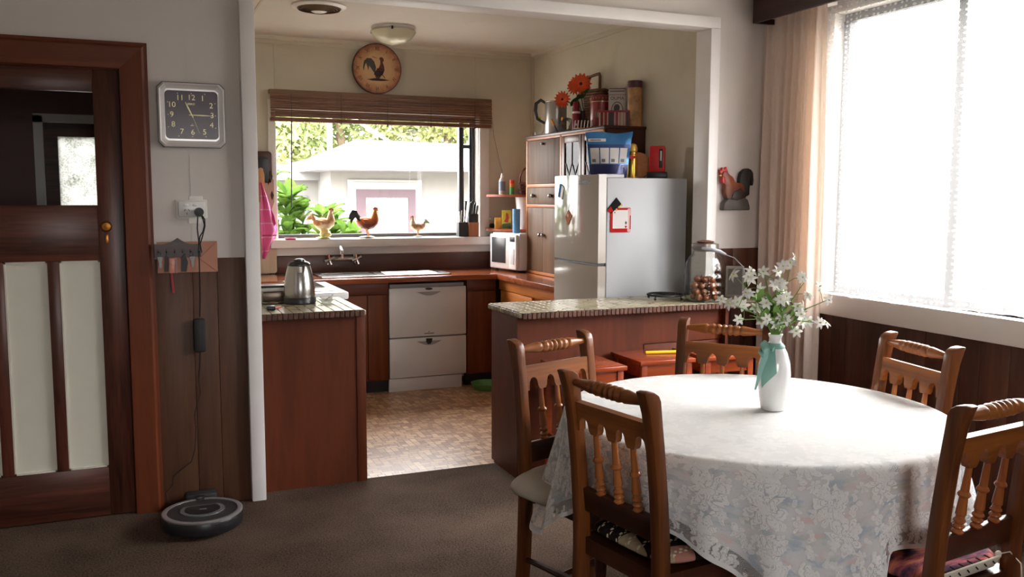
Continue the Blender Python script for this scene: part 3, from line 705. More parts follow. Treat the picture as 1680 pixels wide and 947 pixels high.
def sq_len(th, a=.815):
    c, s = abs(math.cos(th - TH0)), abs(math.sin(th - TH0))
    p_ = 7.0
    return a / (c ** p_ + s ** p_) ** (1 / p_) - TR_
def adiff(a, b): return abs((a - b + PI) % (2 * PI) - PI)
def drop(th):
    L = sq_len(th)
    for c in CHA:
        d = adiff(th, c); lim = .245; hw = .22 if c == CHA[0] else .33
        if d < hw:
            k = min(1, max(0, (hw - d) / .08)); L = min(L, lerp(L, lim, k * k * (3 - 2 * k)))
    return max(L, .12)
def cornerness(th):
    q = (sq_len(th) - .215) / .36; return max(0, min(1, q))
def cloth_pt(th, u, off, Lmul, amp):
    """u<=1: table top radius fraction; u>1: the fall"""
    if u <= 1:
        r = TR_ * u; z = TZ + off
        wr = .0009 * noise.noise(Vector((r * math.cos(th) * 9, r * math.sin(th) * 9, 1.0)))
        return (TX + r * math.cos(th), TY + r * math.sin(th), z + wr)
    L = drop(th) * Lmul; d = (u - 1) * L
    rd = .022
    if d < rd * PI / 2:
        a = d / rd; r = TR_ + rd * math.sin(a); z = TZ + off - rd * (1 - math.cos(a))
    else:
        e = d - rd * PI / 2
        fold = math.sin(17 * th + 1.3 * math.sin(3 * th)) * .6 + math.sin(29 * th + 2 * math.sin(2 * th)) * .3
        fl = cornerness(th)
        r = TR_ + rd + e * (.10 + .24 * fl) + amp * fold * min(1, e / .25) * (.5 + .6 * fl)
        z = TZ + off - rd - e * (.985 - .03 * fl)
    r += off * (1 if u > 1 else 0)
    return (TX + r * math.cos(th), TY + r * math.sin(th), z)
def cloth(name, mat, off, Lmul, amp, nth=420, nfall=34):
    mb = MB(); us = [i / 14 for i in range(1, 14)] + [.96, .985, 1.0] + [1 + (i / nfall) ** 1.15 for i in range(1, nfall + 1)]
    def uvp(th, u):
        rr = TR_ * u if u <= 1 else TR_ + (u - 1) * drop(th) * Lmul
        return (rr * math.cos(th), rr * math.sin(th), max(0.0, u - 1))
    nv = len(us) - 1
    mb.grid(lambda a, b: cloth_pt(2 * PI * a, us[int(round(b * nv))], off, Lmul, amp), nth, nv, closed=True, uvfn=lambda a, b: uvp(2 * PI * a, us[int(round(b * nv))]))
    k = len(mb.v); mb.v.append((TX, TY, TZ + off)); mb.uv.append((0, 0, 0))
    for i in range(nth): mb.f.append((i, (i + 1) % nth, k))
    return build(mb, name, mat, sharp=180)
def lace_mat():
    m = bpy.data.materials.new('floral_lace'); m.use_nodes = True; nt = m.node_tree; nt.nodes.clear(); L = nt.links
    def math_(op, a, b=None, c=None, clamp=False):
        n = nd(nt, 'ShaderNodeMath', operation=op); n.use_clamp = clamp
        for i, x in enumerate((a, b, c)):
            if x is None: continue
            if isinstance(x, (int, float)): n.inputs[i].default_value = x
            else: L.new(x, n.inputs[i])
        return n.outputs[0]
    at = nd(nt, 'ShaderNodeAttribute', attribute_name='puv'); uv0 = at.outputs['Vector']
    nz = nd(nt, 'ShaderNodeTexNoise', Scale=14.0, Detail=2.0); L.new(uv0, nz.inputs['Vector'])
    dv_ = nd(nt, 'ShaderNodeVectorMath', operation='MULTIPLY_ADD'); dv_.inputs[1].default_value = (.05, .05, 0); L.new(nz.outputs['Color'], dv_.inputs[0]); L.new(uv0, dv_.inputs[2]); uv = dv_.outputs[0]
    def flowers(scale, petals, r0, seedoff, depth=.45):
        mp = nd(nt, 'ShaderNodeMapping'); mp.inputs['Location'].default_value = seedoff; L.new(uv, mp.inputs['Vector'])
        v = nd(nt, 'ShaderNodeTexVoronoi', Scale=scale); v.voronoi_dimensions = '2D'; v.inputs['Randomness'].default_value = .75; L.new(mp.outputs[0], v.inputs['Vector'])
        sub = nd(nt, 'ShaderNodeVectorMath', operation='SUBTRACT'); L.new(mp.outputs[0], sub.inputs[0]); L.new(v.outputs['Position'], sub.inputs[1])
        sp = nd(nt, 'ShaderNodeSeparateXYZ'); L.new(sub.outputs[0], sp.inputs[0])
        ang = math_('ARCTAN2', sp.outputs[1], sp.outputs[0])
        sc = nd(nt, 'ShaderNodeSeparateColor'); L.new(v.outputs['Color'], sc.inputs[0])
        ph = math_('MULTIPLY_ADD', ang, petals / 2.0, math_('MULTIPLY', sc.outputs[0], 6.0))
        pet = math_('ABSOLUTE', math_('COSINE', ph))
        rad = math_('MULTIPLY', math_('MULTIPLY_ADD', pet, depth, 1 - depth), math_('MULTIPLY_ADD', sc.outputs[1], .35 * r0, .8 * r0))
        q = math_('DIVIDE', v.outputs['Distance'], rad)
        solid = math_('LESS_THAN', q, 1.0)
        vein = math_('LESS_THAN', pet, .22)
        ring = math_('GREATER_THAN', math_('SINE', math_('MULTIPLY', q, 26.0)), .72)
        body = math_('MULTIPLY', solid, math_('SUBTRACT', 1.0, math_('MULTIPLY', math_('MAXIMUM', vein, math_('MULTIPLY', ring, .6)), .6)))
        return body
    f1 = flowers(7.5, 9, .42, (0, 0, 0), .5); f2 = flowers(13.0, 5, .26, (.37, .21, 0), .5); f3 = flowers(17.0, 2, .30, (.11, .53, 0), .85)
    motif = math_('MAXIMUM', f1, math_('MAXIMUM', f2, f3))
    # scallop ring bands following the hem
    fl_ = nd(nt, 'ShaderNodeVectorMath', operation='MULTIPLY'); fl_.inputs[1].default_value = (1, 1, 0); L.new(uv0, fl_.inputs[0])
    ln = nd(nt, 'ShaderNodeVectorMath', operation='LENGTH'); L.new(fl_.outputs[0], ln.inputs[0])
    # fine net
    sp = nd(nt, 'ShaderNodeSeparateXYZ'); L.new(uv, sp.inputs[0])
    def hatch(x, f): return math_('GREATER_THAN', math_('SINE', math_('MULTIPLY', x, f)), .30)
    dA = math_('ADD', sp.outputs[0], sp.outputs[1]); dB = math_('SUBTRACT', sp.outputs[0], sp.outputs[1])
    net = math_('MAXIMUM', hatch(dA, 1500.0), hatch(dB, 1500.0))
    netd = math_('MULTIPLY', net, .62)
    op = math_('MAXIMUM', math_('MULTIPLY', motif, .97), netd)
    # lace made opaque white on the top, as washed out by window light
    top = nd(nt, 'ShaderNodeMapRange'); top.inputs['From Min'].default_value = .56; top.inputs['From Max'].default_value = .66
    top.inputs['To Min'].default_value = .8; top.inputs['To Max'].default_value = 0; L.new(ln.outputs['Value'], top.inputs['Value'])
    sp0 = nd(nt, 'ShaderNodeSeparateXYZ'); L.new(uv0, sp0.inputs[0])
    op = math_('MINIMUM', math_('ADD', math_('MAXIMUM', op, math_('MULTIPLY', math_('GREATER_THAN', sp0.outputs[2], .95), .95)), top.outputs[0]), 1.0)
    df = nd(nt, 'ShaderNodeBsdfDiffuse', Color=(.90, .895, .885, 1)); tl = nd(nt, 'ShaderNodeBsdfTranslucent', Color=(.9, .9, .9, 1))
    bp = nd(nt, 'ShaderNodeBump', Strength=.5, Distance=.002); L.new(motif, bp.inputs['Height'])
    L.new(bp.outputs['Normal'], df.inputs['Normal'])
    m1 = nd(nt, 'ShaderNodeMixShader'); m1.inputs[0].default_value = .22; L.new(df.outputs[0], m1.inputs[1]); L.new(tl.outputs[0], m1.inputs[2])
    tr = nd(nt, 'ShaderNodeBsdfTransparent'); m2 = nd(nt, 'ShaderNodeMixShader')
    L.new(op, m2.inputs[0]); L.new(tr.outputs[0], m2.inputs[1]); L.new(m1.outputs[0], m2.inputs[2])
    out = nd(nt, 'ShaderNodeOutputMaterial'); L.new(m2.outputs[0], out.inputs['Surface'])
    return m
def under_mat():
    m, nt, b = newmat('printed_undercloth'); L = nt.links
    at = nd(nt, 'ShaderNodeAttribute', attribute_name='puv')
    base = (.66, .66, .67, 1); last = None  # grey base carries the shadow of the lace above
    for sc, off, col, th in ((11.0, (0, 0, 0), S(136, 164, 190), .60), (12.0, (3.1, 1.7, 0), S(214, 174, 172), .66), (14.0, (7.7, 4.2, 0), S(160, 176, 164), .66)):
        mp = nd(nt, 'ShaderNodeMapping'); mp.inputs['Location'].default_value = off; L.new(at.outputs['Vector'], mp.inputs['Vector'])
        n = nd(nt, 'ShaderNodeTexNoise', Scale=sc, Detail=3.0, Roughness=.6); L.new(mp.outputs[0], n.inputs['Vector'])
        r = nd(nt, 'ShaderNodeMapRange'); r.inputs['From Min'].default_value = th - .08; r.inputs['From Max'].default_value = th; L.new(n.outputs['Fac'], r.inputs['Value'])
        mx = nd(nt, 'ShaderNodeMix', data_type='RGBA'); L.new(r.outputs[0], mx.inputs['Factor'])
        if last is None: mx.inputs[6].default_value = base
        else: L.new(last, mx.inputs[6])
        mx.inputs[7].default_value = col; last = mx.outputs[2]
    L.new(last, b.inputs['Base Color']); b.inputs['Roughness'].default_value = .9; b.inputs['Specular IOR Level'].default_value = .1
    return m
tag(cloth('under_cloth', under_mat(), 0.0, .80, .031), 'flower printed cloth showing through the lace on the round table', 'tablecloth')
tag(cloth('lace_tablecloth', lace_mat(), .004, 1.0, .034), 'white floral lace cloth draped over the round table', 'tablecloth')

# ------------------------------------------------------------------ chairs
M_chair = wood('chair_pine', S(68, 33, 16), S(124, 70, 31), 2, 9, .34, .05, coat=.08)
M_chairx = wood('chair_pine_flat', S(98, 50, 22), S(158, 94, 42), 0, 9, .34, .05, coat=.08)
M_chaird = wood('chair_lower_dark', S(48, 24, 15), S(74, 38, 24), 0, 9, .34, .05, coat=.08)  # darker brown for lower rail, seat frame, legs and stretchers
M_spin = wood('turned_spindle_wood', S(128, 68, 34), S(172, 104, 54), 2, 9, .25, .05, coat=.3)
def post_poly(side):
    # outline in (y, z): back post leaning backwards with a rolled top
    back = [(-.040, 0), (-.026, .2), (-.020, .40), (-.022, .52), (-.032, .66), (-.048, .80), (-.064, .89), (-.080, .938)]
    top = [(-.086, .952), (-.072, .954), (-.050, .950), (-.034, .940), (-.026, .924)]
    front = [(-.022, .89), (-.010, .80), (.006, .66), (.018, .52), (.022, .40), (.014, .2), (-.004, 0)]
    return back + top + front
def bevel_prism(poly, d0, d1, plane, bev):
    mb = MB().prism(poly, d0, d1, plane)
    bm = bmesh.new(); vv = [bm.verts.new(p) for p in mb.v]
    for f in mb.f: bm.faces.new([vv[i] for i in f])
    bmesh.ops.recalc_face_normals(bm, faces=bm.faces)
    es = [e for e in bm.edges if len(e.link_faces) == 2 and e.calc_face_angle(0) > .9]
    bmesh.ops.bevel(bm, geom=es, offset=bev, segments=2, affect='EDGES', profile=.5)
    bm.verts.index_update(); r = MB(); r.v = [tuple(v.co) for v in bm.verts]; r.f = [tuple(v.index for v in f.verts) for f in bm.faces]; bm.free()
    return r
def make_chair(name, label, cushion, cush_label):
    t = thing(name, label, 'chair', (0, 0, 0))
    HW = .172
    for s in (-1, 1): build(bevel_prism(post_poly(s), s * HW - .019, s * HW + .019, 'YZ', .005), 'back_post', M_chair, t, local=True)
    # turned crest
    n = 61; path, rad = [], []
    for i in range(n):
        u = -1 + 2 * i / (n - 1); a = abs(u); path.append((u * (HW - .015), -.045, .917))
        if a > .45: r = lerp(.0205, .0090, (a - .45) / .55)
        elif a > .36: r = .0205 - .005 * abs(math.sin((a - .36) / .09 * PI))
        else: r = .0135 + .0085 * abs(math.cos(u / .144 * PI)) ** .7
        rad.append(r)
    build(MB().tube(path, rad, 14), 'crest_spindle', M_chairx, t, local=True)
    # scalloped rail
    lower = []; sp = .08
    def tooth(c, w=.017): return [(c - w, .775), (c + w, .775)]
    pts = [(-HW + .01, .775), (-HW + .028, .775)]
    centers = [-.08, 0, .08]
    prev = -HW + .028
    def arch(a, b):
        m_, h = (a + b) / 2, (b - a) / 2
        return [(a + .002, .788)] + [(m_ - (h - .003) * math.cos(PI * k / 10), .795 + .024 * math.sin(PI * k / 10)) for k in range(0, 11)] + [(b - .002, .788)]
    for c in centers:
        pts += arch(prev, c - .019); pts += [(c - .019, .783), (c - .014, .775), (c + .014, .775), (c + .019, .783)]; prev = c + .019
    pts += arch(prev, HW - .028) + [(HW - .028, .775), (HW - .01, .775)]
    poly = pts + [(HW - .01, .861), (-HW + .01, .861)]
    T = TR(0, -.028, .82) @ RX(.12) @ TR(0, 0, -.82)
    build(MB().prism(poly, -.011, .011, 'XZ', T=T), 'top_rail', M_chairx, t, local=True)
    # turned spindles
    for c in centers:
        path, rad = [], []
        for i in range(70):
            u = i / 69; z = lerp(.78, .592, u); y = lerp(-.024, -.001, u)
            r = lerp(.0068, .0088, min(1, u / .4)) if u < .4 else lerp(.0085, .0115, (u - .44) / .28) if u < .72 else .0092
            if .39 < u < .46: r = .0140 - .003 * abs(u - .425) / .035
            if u > .76: r = .0075 + .0055 * abs(math.sin((u - .76) / .24 * 3 * PI))
            path.append((c, y, z)); rad.append(r * 1.22)
        build(MB().tube(path, rad, 12), 'spindle', M_spin, t, local=True)
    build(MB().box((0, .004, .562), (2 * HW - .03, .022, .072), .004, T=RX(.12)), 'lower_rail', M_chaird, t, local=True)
    # seat
    fr = [(-.19, .02), (-.215, .40), (.215, .40), (.19, .02)]
    mb = MB(); mb.prism([(-.175, .0), (-.205, .385), (-.18, .40), (.18, .40), (.205, .385), (.175, .0)], .395, .445, 'XY')
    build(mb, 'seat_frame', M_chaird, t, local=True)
    def pad(u, v):
        a = 2 * PI * u; ca, sa = math.cos(a), math.sin(a); e = 2 / 5.0
        X_ = math.copysign(abs(ca) ** e, ca); Y_ = math.copysign(abs(sa) ** e, sa)
        b = v * PI; k = max(0.0, math.sin(b)) ** .42; zz = -math.cos(b)
        return (X_ * (.192 + .012 * Y_) * k, .208 + Y_ * .195 * k, .472 + (.030 if zz > 0 else .024) * zz * (1 if abs(zz) < .9 else 1))
    build(MB().grid(pad, 48, 16, closed=True), 'cushion', cushion, t, label=cush_label, local=True, sharp=180)
    for s in (-1, 1):
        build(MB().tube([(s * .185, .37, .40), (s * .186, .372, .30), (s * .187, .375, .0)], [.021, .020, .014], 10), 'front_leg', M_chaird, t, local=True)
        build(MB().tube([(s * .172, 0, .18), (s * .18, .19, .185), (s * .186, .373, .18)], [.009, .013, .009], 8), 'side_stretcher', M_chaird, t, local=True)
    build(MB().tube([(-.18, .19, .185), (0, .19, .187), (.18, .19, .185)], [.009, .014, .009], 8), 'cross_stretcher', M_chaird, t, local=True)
    return t
def patch_mat():
    m, nt, b = newmat('patchwork_knit'); L = nt.links; tc = nd(nt, 'ShaderNodeTexCoord')
    mp = nd(nt, 'ShaderNodeMapping'); mp.inputs['Location'].default_value = (5.2, 3.4, 0); mp.inputs['Scale'].default_value = (6.0, 6.0, 0); mp.inputs['Rotation'].default_value = (0, 0, .35); L.new(tc.outputs['Object'], mp.inputs['Vector'])
    v = nd(nt, 'ShaderNodeTexVoronoi', Scale=1.0); v.voronoi_dimensions = '2D'; v.inputs['Randomness'].default_value = .25; L.new(mp.outputs[0], v.inputs['Vector'])
    k1 = nd(nt, 'ShaderNodeTexChecker', Scale=1.0); k1.inputs['Color1'].default_value = S(174, 122, 108); k1.inputs['Color2'].default_value = S(168, 152, 124)
    mp3 = nd(nt, 'ShaderNodeMapping'); mp3.inputs['Scale'].default_value = (4.1, 4.1, 0); mp3.inputs['Location'].default_value = (.3, .55, .5); mp3.inputs['Rotation'].default_value = (0, 0, .35); L.new(tc.outputs['Object'], mp3.inputs['Vector']); L.new(mp3.outputs[0], k1.inputs['Vector'])
    k2 = nd(nt, 'ShaderNodeTexChecker', Scale=1.0); k2.inputs['Color1'].default_value = S(36, 30, 28)
    mp.inputs['Location'].default_value = (.2, .6, .5); mp.inputs['Scale'].default_value = (8.2, 8.2, 0); L.new(mp.outputs[0], k2.inputs['Vector']); L.new(k1.outputs['Color'], k2.inputs['Color2']); r = k2
    mp2 = nd(nt, 'ShaderNodeMapping'); mp2.inputs['Scale'].default_value = (70, 70, 0); mp2.inputs['Rotation'].default_value = (0, 0, .8); L.new(tc.outputs['Object'], mp2.inputs['Vector'])
    v2 = nd(nt, 'ShaderNodeTexVoronoi', Scale=1.0); v2.voronoi_dimensions = '2D'; v2.inputs['Randomness'].default_value = .1; L.new(mp2.outputs[0], v2.inputs['Vector'])
    w_ = nd(nt, 'ShaderNodeTexWave', Scale=7.0, Distortion=3.0); L.new(tc.outputs['Object'], w_.inputs['Vector'])
    g = nd(nt, 'ShaderNodeMath', operation='GREATER_THAN'); g.inputs[1].default_value = .80; L.new(w_.outputs['Fac'], g.inputs[0])
    l_ = nd(nt, 'ShaderNodeMath', operation='LESS_THAN'); l_.inputs[1].default_value = .36; L.new(v2.outputs['Distance'], l_.inputs[0])
    mu = nd(nt, 'ShaderNodeMath', operation='MULTIPLY'); L.new(g.outputs[0], mu.inputs[0]); L.new(l_.outputs[0], mu.inputs[1])
    mx = nd(nt, 'ShaderNodeMix', data_type='RGBA'); L.new(mu.outputs[0], mx.inputs['Factor']); L.new(r.outputs['Color'], mx.inputs[6]); mx.inputs[7].default_value = S(214, 204, 176)
    L.new(mx.outputs[2], b.inputs['Base Color']); b.inputs['Roughness'].default_value = .95; b.inputs['Specular IOR Level'].default_value = .1
    bp = nd(nt, 'ShaderNodeBump', Strength=.5, Distance=.004); L.new(v2.outputs['Distance'], bp.inputs['Height']); L.new(bp.outputs['Normal'], b.inputs['Normal'])
    return m
def sunset_mat():
    m, nt, b = newmat('sunset_print_fabric'); L = nt.links; tc = nd(nt, 'ShaderNodeTexCoord')
    mp = nd(nt, 'ShaderNodeMapping'); mp.inputs['Scale'].default_value = (3.0, 11.0, 3); L.new(tc.outputs['Object'], mp.inputs['Vector'])
    n = nd(nt, 'ShaderNodeTexNoise', Scale=1.6, Detail=5.0, Roughness=.6, Distortion=.6); L.new(mp.outputs[0], n.inputs['Vector'])
    r = nd(nt, 'ShaderNodeValToRGB'); el = r.color_ramp.elements
    el[0].position = .38; el[0].color = S(40, 38, 52); el[1].position = .63; el[1].color = S(206, 136, 84)
    for p_, c in ((.44, S(84, 52, 68)), (.50, S(146, 76, 82)), (.56, S(190, 110, 92))): e = el.new(p_); e.color = c
    L.new(n.outputs['Fac'], r.inputs['Fac']); L.new(r.outputs['Color'], b.inputs['Base Color']); b.inputs['Roughness'].default_value = .9; b.inputs['Specular IOR Level'].default_value = .1
    return m
M_beige = plain('beige_cushion_fabric', S(172, 162, 148), .95, var=.06, spec=.1)
def face(d): return math.radians(d) - PI / 2
front = make_chair('dining_chair', 'wooden spindle-back chair with patchwork knitted cushion, left foreground', patch_mat(), 'patchwork cushion in black, pink and cream')
front.location = (1.224, 2.128, 0); front.rotation_euler = (0, 0, face(10.4)); MW[front.name] = TR(1.224, 2.128, 0) @ RZ(face(10.4))
left = make_chair('dining_chair', 'wooden spindle-back chair with beige cushion, beside the peninsula end', M_beige, 'beige cushion')
left.location = (1.384, 2.834, 0); left.rotation_euler = (0, 0, face(-71.3)); MW[left.name] = TR(1.384, 2.834, 0) @ RZ(face(-71.3))
dup(left, (2.135, 2.927, 0), face(218.7), 'wooden spindle-back chair behind the table, in front of the bar stools')
dup(left, (2.4855, 2.332, 0), face(171), 'wooden spindle-back chair on the window side of the table')
rf = make_chair('dining_chair', 'dark spindle-back chair with sunset-coloured cushion, right foreground', sunset_mat(), 'orange and purple printed cushion')
rf.location = (1.991, 1.614, 0); rf.rotation_euler = (0, 0, face(98)); MW[rf.name] = TR(1.991, 1.614, 0) @ RZ(face(98))
# laced cushion back and tie of the right foreground chair
M_cream = plain('cream_canvas', S(214, 206, 190), .8)
cu = [c for c in rf.children if c.name.startswith('cushion')][0]
build(MB().box((-.02, .012, .472), (.30, .006, .044), .002, T=RX(.5)), 'canvas_edge', M_cream, cu, local=True)
for i in range(7):
    x = -.14 + i * .038
    build(MB().tube([(x, .024, .492), (x + .006, .008, .486), (x + .012, .000, .474)], .0022, 6), 'lacing', M_black, cu, local=True)
build(MB().tube([(.13, .012, .49), (.15, -.01, .50), (.17, -.03, .47), (.175, -.035, .40), (.172, -.034, .36)], .0018, 6).ball((.13, .01, .492), (.012, .008, .008), 8, 6), 'tie_cord', M_cream, cu, local=True)
# corner of the beige cushion that sticks out beside the left chair
cl = [c for c in left.children if c.name.startswith('cushion')][0]
def pillow(u, v):
    a = 2 * PI * u; ca, sa = math.cos(a), math.sin(a); e = .3
    X_ = math.copysign(abs(ca) ** e, ca); Y_ = math.copysign(abs(sa) ** e, sa); b = v * PI; k = max(0.0, math.sin(b)) ** .5; pinch = 1 - .35 * (abs(X_ * Y_) ** 3) * k
    return (.05 + X_ * .225 * k, .17 + Y_ * .175 * k, .482 - .045 * math.cos(b) * pinch - .02 * max(0, X_) ** 3 * k)
cl.data = MB().grid(pillow, 56, 16, closed=True).mesh('cushion', M_beige, 180)

# ------------------------------------------------------------------ bar stools under the counter
M_stool = wood('red_stool_wood', S(120, 46, 24), S(160, 76, 42), 0, 7, .22, .04, coat=.4)
def make_stool(loc, rot, label):
    t = thing('bar_stool', label, 'stool', (0, 0, 0))
    H_, s = .632, .16
    build(MB().box((0, 0, H_ - .011), (2 * s, 2 * s, .022), .003), 'seat', M_stool, t, local=True)
    for sx in (-1, 1):
        for sy in (-1, 1): build(MB().box((sx * (s - .03), sy * (s - .03), (H_ - .022) / 2), (.034, .034, H_ - .022), .003), 'leg', M_stool, t, local=True)
    for sx in (-1, 1): build(MB().box((sx * (s - .028), 0, H_ - .055), (.018, 2 * s - .095, .066), .002), 'apron', M_stool, t, local=True)
    for sy in (-1, 1): build(MB().box((0, sy * (s - .028), H_ - .055), (2 * s - .095, .018, .066), .002), 'apron', M_stool, t, local=True)
    for sy in (-1, 1): build(MB().box((0, sy * (s - .03), .2), (2 * s - .095, .018, .03), .002), 'foot_rail', M_stool, t, local=True)
    for sx in (-1, 1): build(MB().box((sx * (s - .03), 0, .25), (.018, 2 * s - .095, .03), .002), 'foot_rail', M_stool, t, local=True)
    t.location = loc; t.rotation_euler = (0, 0, rot); MW[t.name] = TR(*loc) @ RZ(rot); return t
st = make_stool((2.015, 3.885, 0), .0, 'red-brown square bar stool, leftmost of the three by the counter')
dup(st, (2.450, 3.945, 0), -.02, 'red-brown square bar stool with the yellow pencil on it')
dup(st, (2.820, 3.93, 0), -.03, 'red-brown square bar stool farthest right, behind the dining chair')
t = thing('pencil', 'big yellow pencil lying on the middle bar stool', 'pencil', (2.47, 3.95, .635))
M_yel = plain('yellow_paint', S(226, 190, 40), .4)
a, b = Vector((2.425, 3.972, .641)), Vector((2.64, 3.925, .641))
build(MB().tube([a, b], .008, 6), 'shaft', M_yel, t); build(MB().tube([b, b + (b - a).normalized() * .03], [.008, .001], 6), 'tip', plain('bare_wood', S(214, 176, 120), .6), t)

# ------------------------------------------------------------------ curtain, pelmet, sheer
M_pel = wood('dark_pelmet_wood', S(40, 20, 18), S(62, 34, 28), 1, 8, .5, .03)
t = thing('pelmet', 'dark wooden pelmet box above the dining room window', 'pelmet', (3.4, 2.3, 2.5))
build(MB().span(3.262, 3.282, 1.10, 4.262, 2.425, 2.60, .002), 'front_board', M_pel, t)
build(MB().span(3.282, 3.498, 4.242, 4.262, 2.425, 2.60).span(3.282, 3.498, 1.10, 1.12, 2.425, 2.60), 'end_board', M_pel, t)
build(MB().span(3.262, 3.498, 1.10, 4.262, 2.60, 2.618), 'top_board', M_pel, t)
M_curt = plain('beige_curtain_fabric', S(206, 182, 158), .9, var=.05, vscale=30, spec=.1)
def curtain_mat():
    m = bpy.data.materials.new('beige_curtain'); m.use_nodes = True; nt = m.node_tree; nt.nodes.clear(); L = nt.links
    tc = nd(nt, 'ShaderNodeTexCoord'); n = nd(nt, 'ShaderNodeTexNoise', Scale=120.0, Detail=2.0); mp = nd(nt, 'ShaderNodeMapping'); mp.inputs['Scale'].default_value = (1, 1, .2)
    L.new(tc.outputs['Object'], mp.inputs['Vector']); L.new(mp.outputs[0], n.inputs['Vector'])
    r = nd(nt, 'ShaderNodeValToRGB'); r.color_ramp.elements[0].color = S(214, 196, 184); r.color_ramp.elements[1].color = S(232, 218, 208); L.new(n.outputs['Fac'], r.inputs['Fac'])
    df = nd(nt, 'ShaderNodeBsdfDiffuse'); tl = nd(nt, 'ShaderNodeBsdfTranslucent', Color=S(226, 200, 176)); mx = nd(nt, 'ShaderNodeMixShader'); mx.inputs[0].default_value = .22
    L.new(r.outputs['Color'], df.inputs['Color']); L.new(df.outputs[0], mx.inputs[1]); L.new(tl.outputs[0], mx.inputs[2])
    out = nd(nt, 'ShaderNodeOutputMaterial'); L.new(mx.outputs[0], out.inputs['Surface']); return m
def curt(u, v):
    y = lerp(4.31, 3.80, u); z = lerp(2.47, .02, v)
    f = math.sin(u * 2 * PI * 7.3 + .4 * math.sin(v * 3)) + .35 * math.sin(u * 2 * PI * 17 + 2 * v)
    a = lerp(.014, .026, min(1, v * 3))
    return (3.385 + a * f + .012 * math.sin(5 * u), y + .010 * math.sin(3 * v + 9 * u), z)
t = thing('curtain', 'long beige curtain gathered at the corner end of the window', 'curtain', (3.385, 4.05, 0))
build(MB().grid(curt, 150, 40), 'panel', curtain_mat(), t, sharp=180)
build(MB().span(3.36, 3.44, 3.79, 4.32, 2.455, 2.475).tube([(3.40, 1.2, 2.48), (3.40, 4.24, 2.48)], .012, 8), 'track', M_white, t)
def sheer_mat():
    m = bpy.data.materials.new('white_lace_sheer'); m.use_nodes = True; nt = m.node_tree; nt.nodes.clear(); L = nt.links
    at = nd(nt, 'ShaderNodeAttribute', attribute_name='puv')
    v = nd(nt, 'ShaderNodeTexVoronoi', Scale=24.0); v.voronoi_dimensions = '2D'; v.inputs['Randomness'].default_value = .3
    mp = nd(nt, 'ShaderNodeMapping'); mp.inputs['Scale'].default_value = (1, 1.6, 1); L.new(at.outputs['Vector'], mp.inputs['Vector']); L.new(mp.outputs[0], v.inputs['Vector'])
    lt = nd(nt, 'ShaderNodeMath', operation='LESS_THAN'); lt.inputs[1].default_value = .24; L.new(v.outputs['Distance'], lt.inputs[0])
    w_ = nd(nt, 'ShaderNodeTexWave', Scale=45.0); w_.bands_direction = 'Y'; L.new(at.outputs['Vector'], w_.inputs['Vector'])
    a = nd(nt, 'ShaderNodeMath', operation='MULTIPLY_ADD'); a.inputs[1].default_value = .14; a.inputs[2].default_value = .17; L.new(lt.outputs[0], a.inputs[0])
    b = nd(nt, 'ShaderNodeMath', operation='MULTIPLY_ADD'); b.inputs[1].default_value = .03; L.new(w_.outputs['Fac'], b.inputs[0]); L.new(a.outputs[0], b.inputs[2])
    df = nd(nt, 'ShaderNodeBsdfDiffuse', Color=(.88, .88, .88, 1)); tl = nd(nt, 'ShaderNodeBsdfTranslucent', Color=(.88, .88, .88, 1)); mx = nd(nt, 'ShaderNodeMixShader'); mx.inputs[0].default_value = .6
    L.new(df.outputs[0], mx.inputs[1]); L.new(tl.outputs[0], mx.inputs[2])
    tr = nd(nt, 'ShaderNodeBsdfTransparent'); m2 = nd(nt, 'ShaderNodeMixShader'); L.new(b.outputs[0], m2.inputs[0]); L.new(tr.outputs[0], m2.inputs[1]); L.new(mx.outputs[0], m2.inputs[2])
    out = nd(nt, 'ShaderNodeOutputMaterial'); L.new(m2.outputs[0], out.inputs['Surface']); return m
def sheer(u, v):
    y = lerp(3.97, 1.36, u); z = lerp(2.47, .935 - .01 * math.sin(u * 9), v)
    f = math.sin(u * 2 * PI * 11 + 1.5 * math.sin(u * 11)) + .5 * math.sin(u * 2 * PI * 27)
    return (3.452 + .013 * f * (.6 + .4 * v), y, z)
o = build(MB().grid(sheer, 320, 12, uvfn=lambda u, v: (u * 2.9, v * 1.54)), 'sheer_curtain', sheer_mat(), sharp=180)
tag(o, 'white lace sheer curtain hanging across the dining room window', 'curtain')

# ------------------------------------------------------------------ wall clock (square) by the door
M_silver = plain('polished_silver', (0.84, 0.82, 0.82, 1), 0.28, 0.35)
M_gold = plain('pale_gold_print', S(222, 208, 160), 0.35, 0.3)
M_face = plain('aubergine_dial', S(62, 40, 54), 0.25)
t = thing('wall_clock', 'square silver wall clock with dark dial on the wall beside the door', 'clock', (.251, 4.33, 1.805))
def octo(h, c): return [(-h + c, -h), (h - c, -h), (h, -h + c), (h, h - c), (h - c, h), (-h + c, h), (-h, h - c), (-h, -h + c)]
def rrect(w, h, r, n=6):
    pts = []
    for cx, cz, a0 in ((w - r, -h + r, -90), (w - r, h - r, 0), (-w + r, h - r, 90), (-w + r, -h + r, 180)):
        for k in range(n + 1):
            a = math.radians(a0 + 90 * k / n); pts.append((cx + r * math.cos(a), cz + r * math.sin(a)))
    return pts
def off(poly, cx, cz): return [(a + cx, b + cz) for a, b in poly]
cx, cz = .251, 1.805
build(MB().prism(off(octo(.143, .022), cx, cz), 4.30, 4.33), 'case', M_black, t)
def ring(h0, c0, h1, c1, y0, y1):
    a, b = octo(h0, c0), octo(h1, c1); mb = MB()
    vs = [(cx + p[0], y0, cz + p[1]) for p in a] + [(cx + p[0], y1, cz + p[1]) for p in b]
    mb.add(vs, [(i, (i + 1) % 8, 8 + (i + 1) % 8, 8 + i) for i in range(8)]); return mb
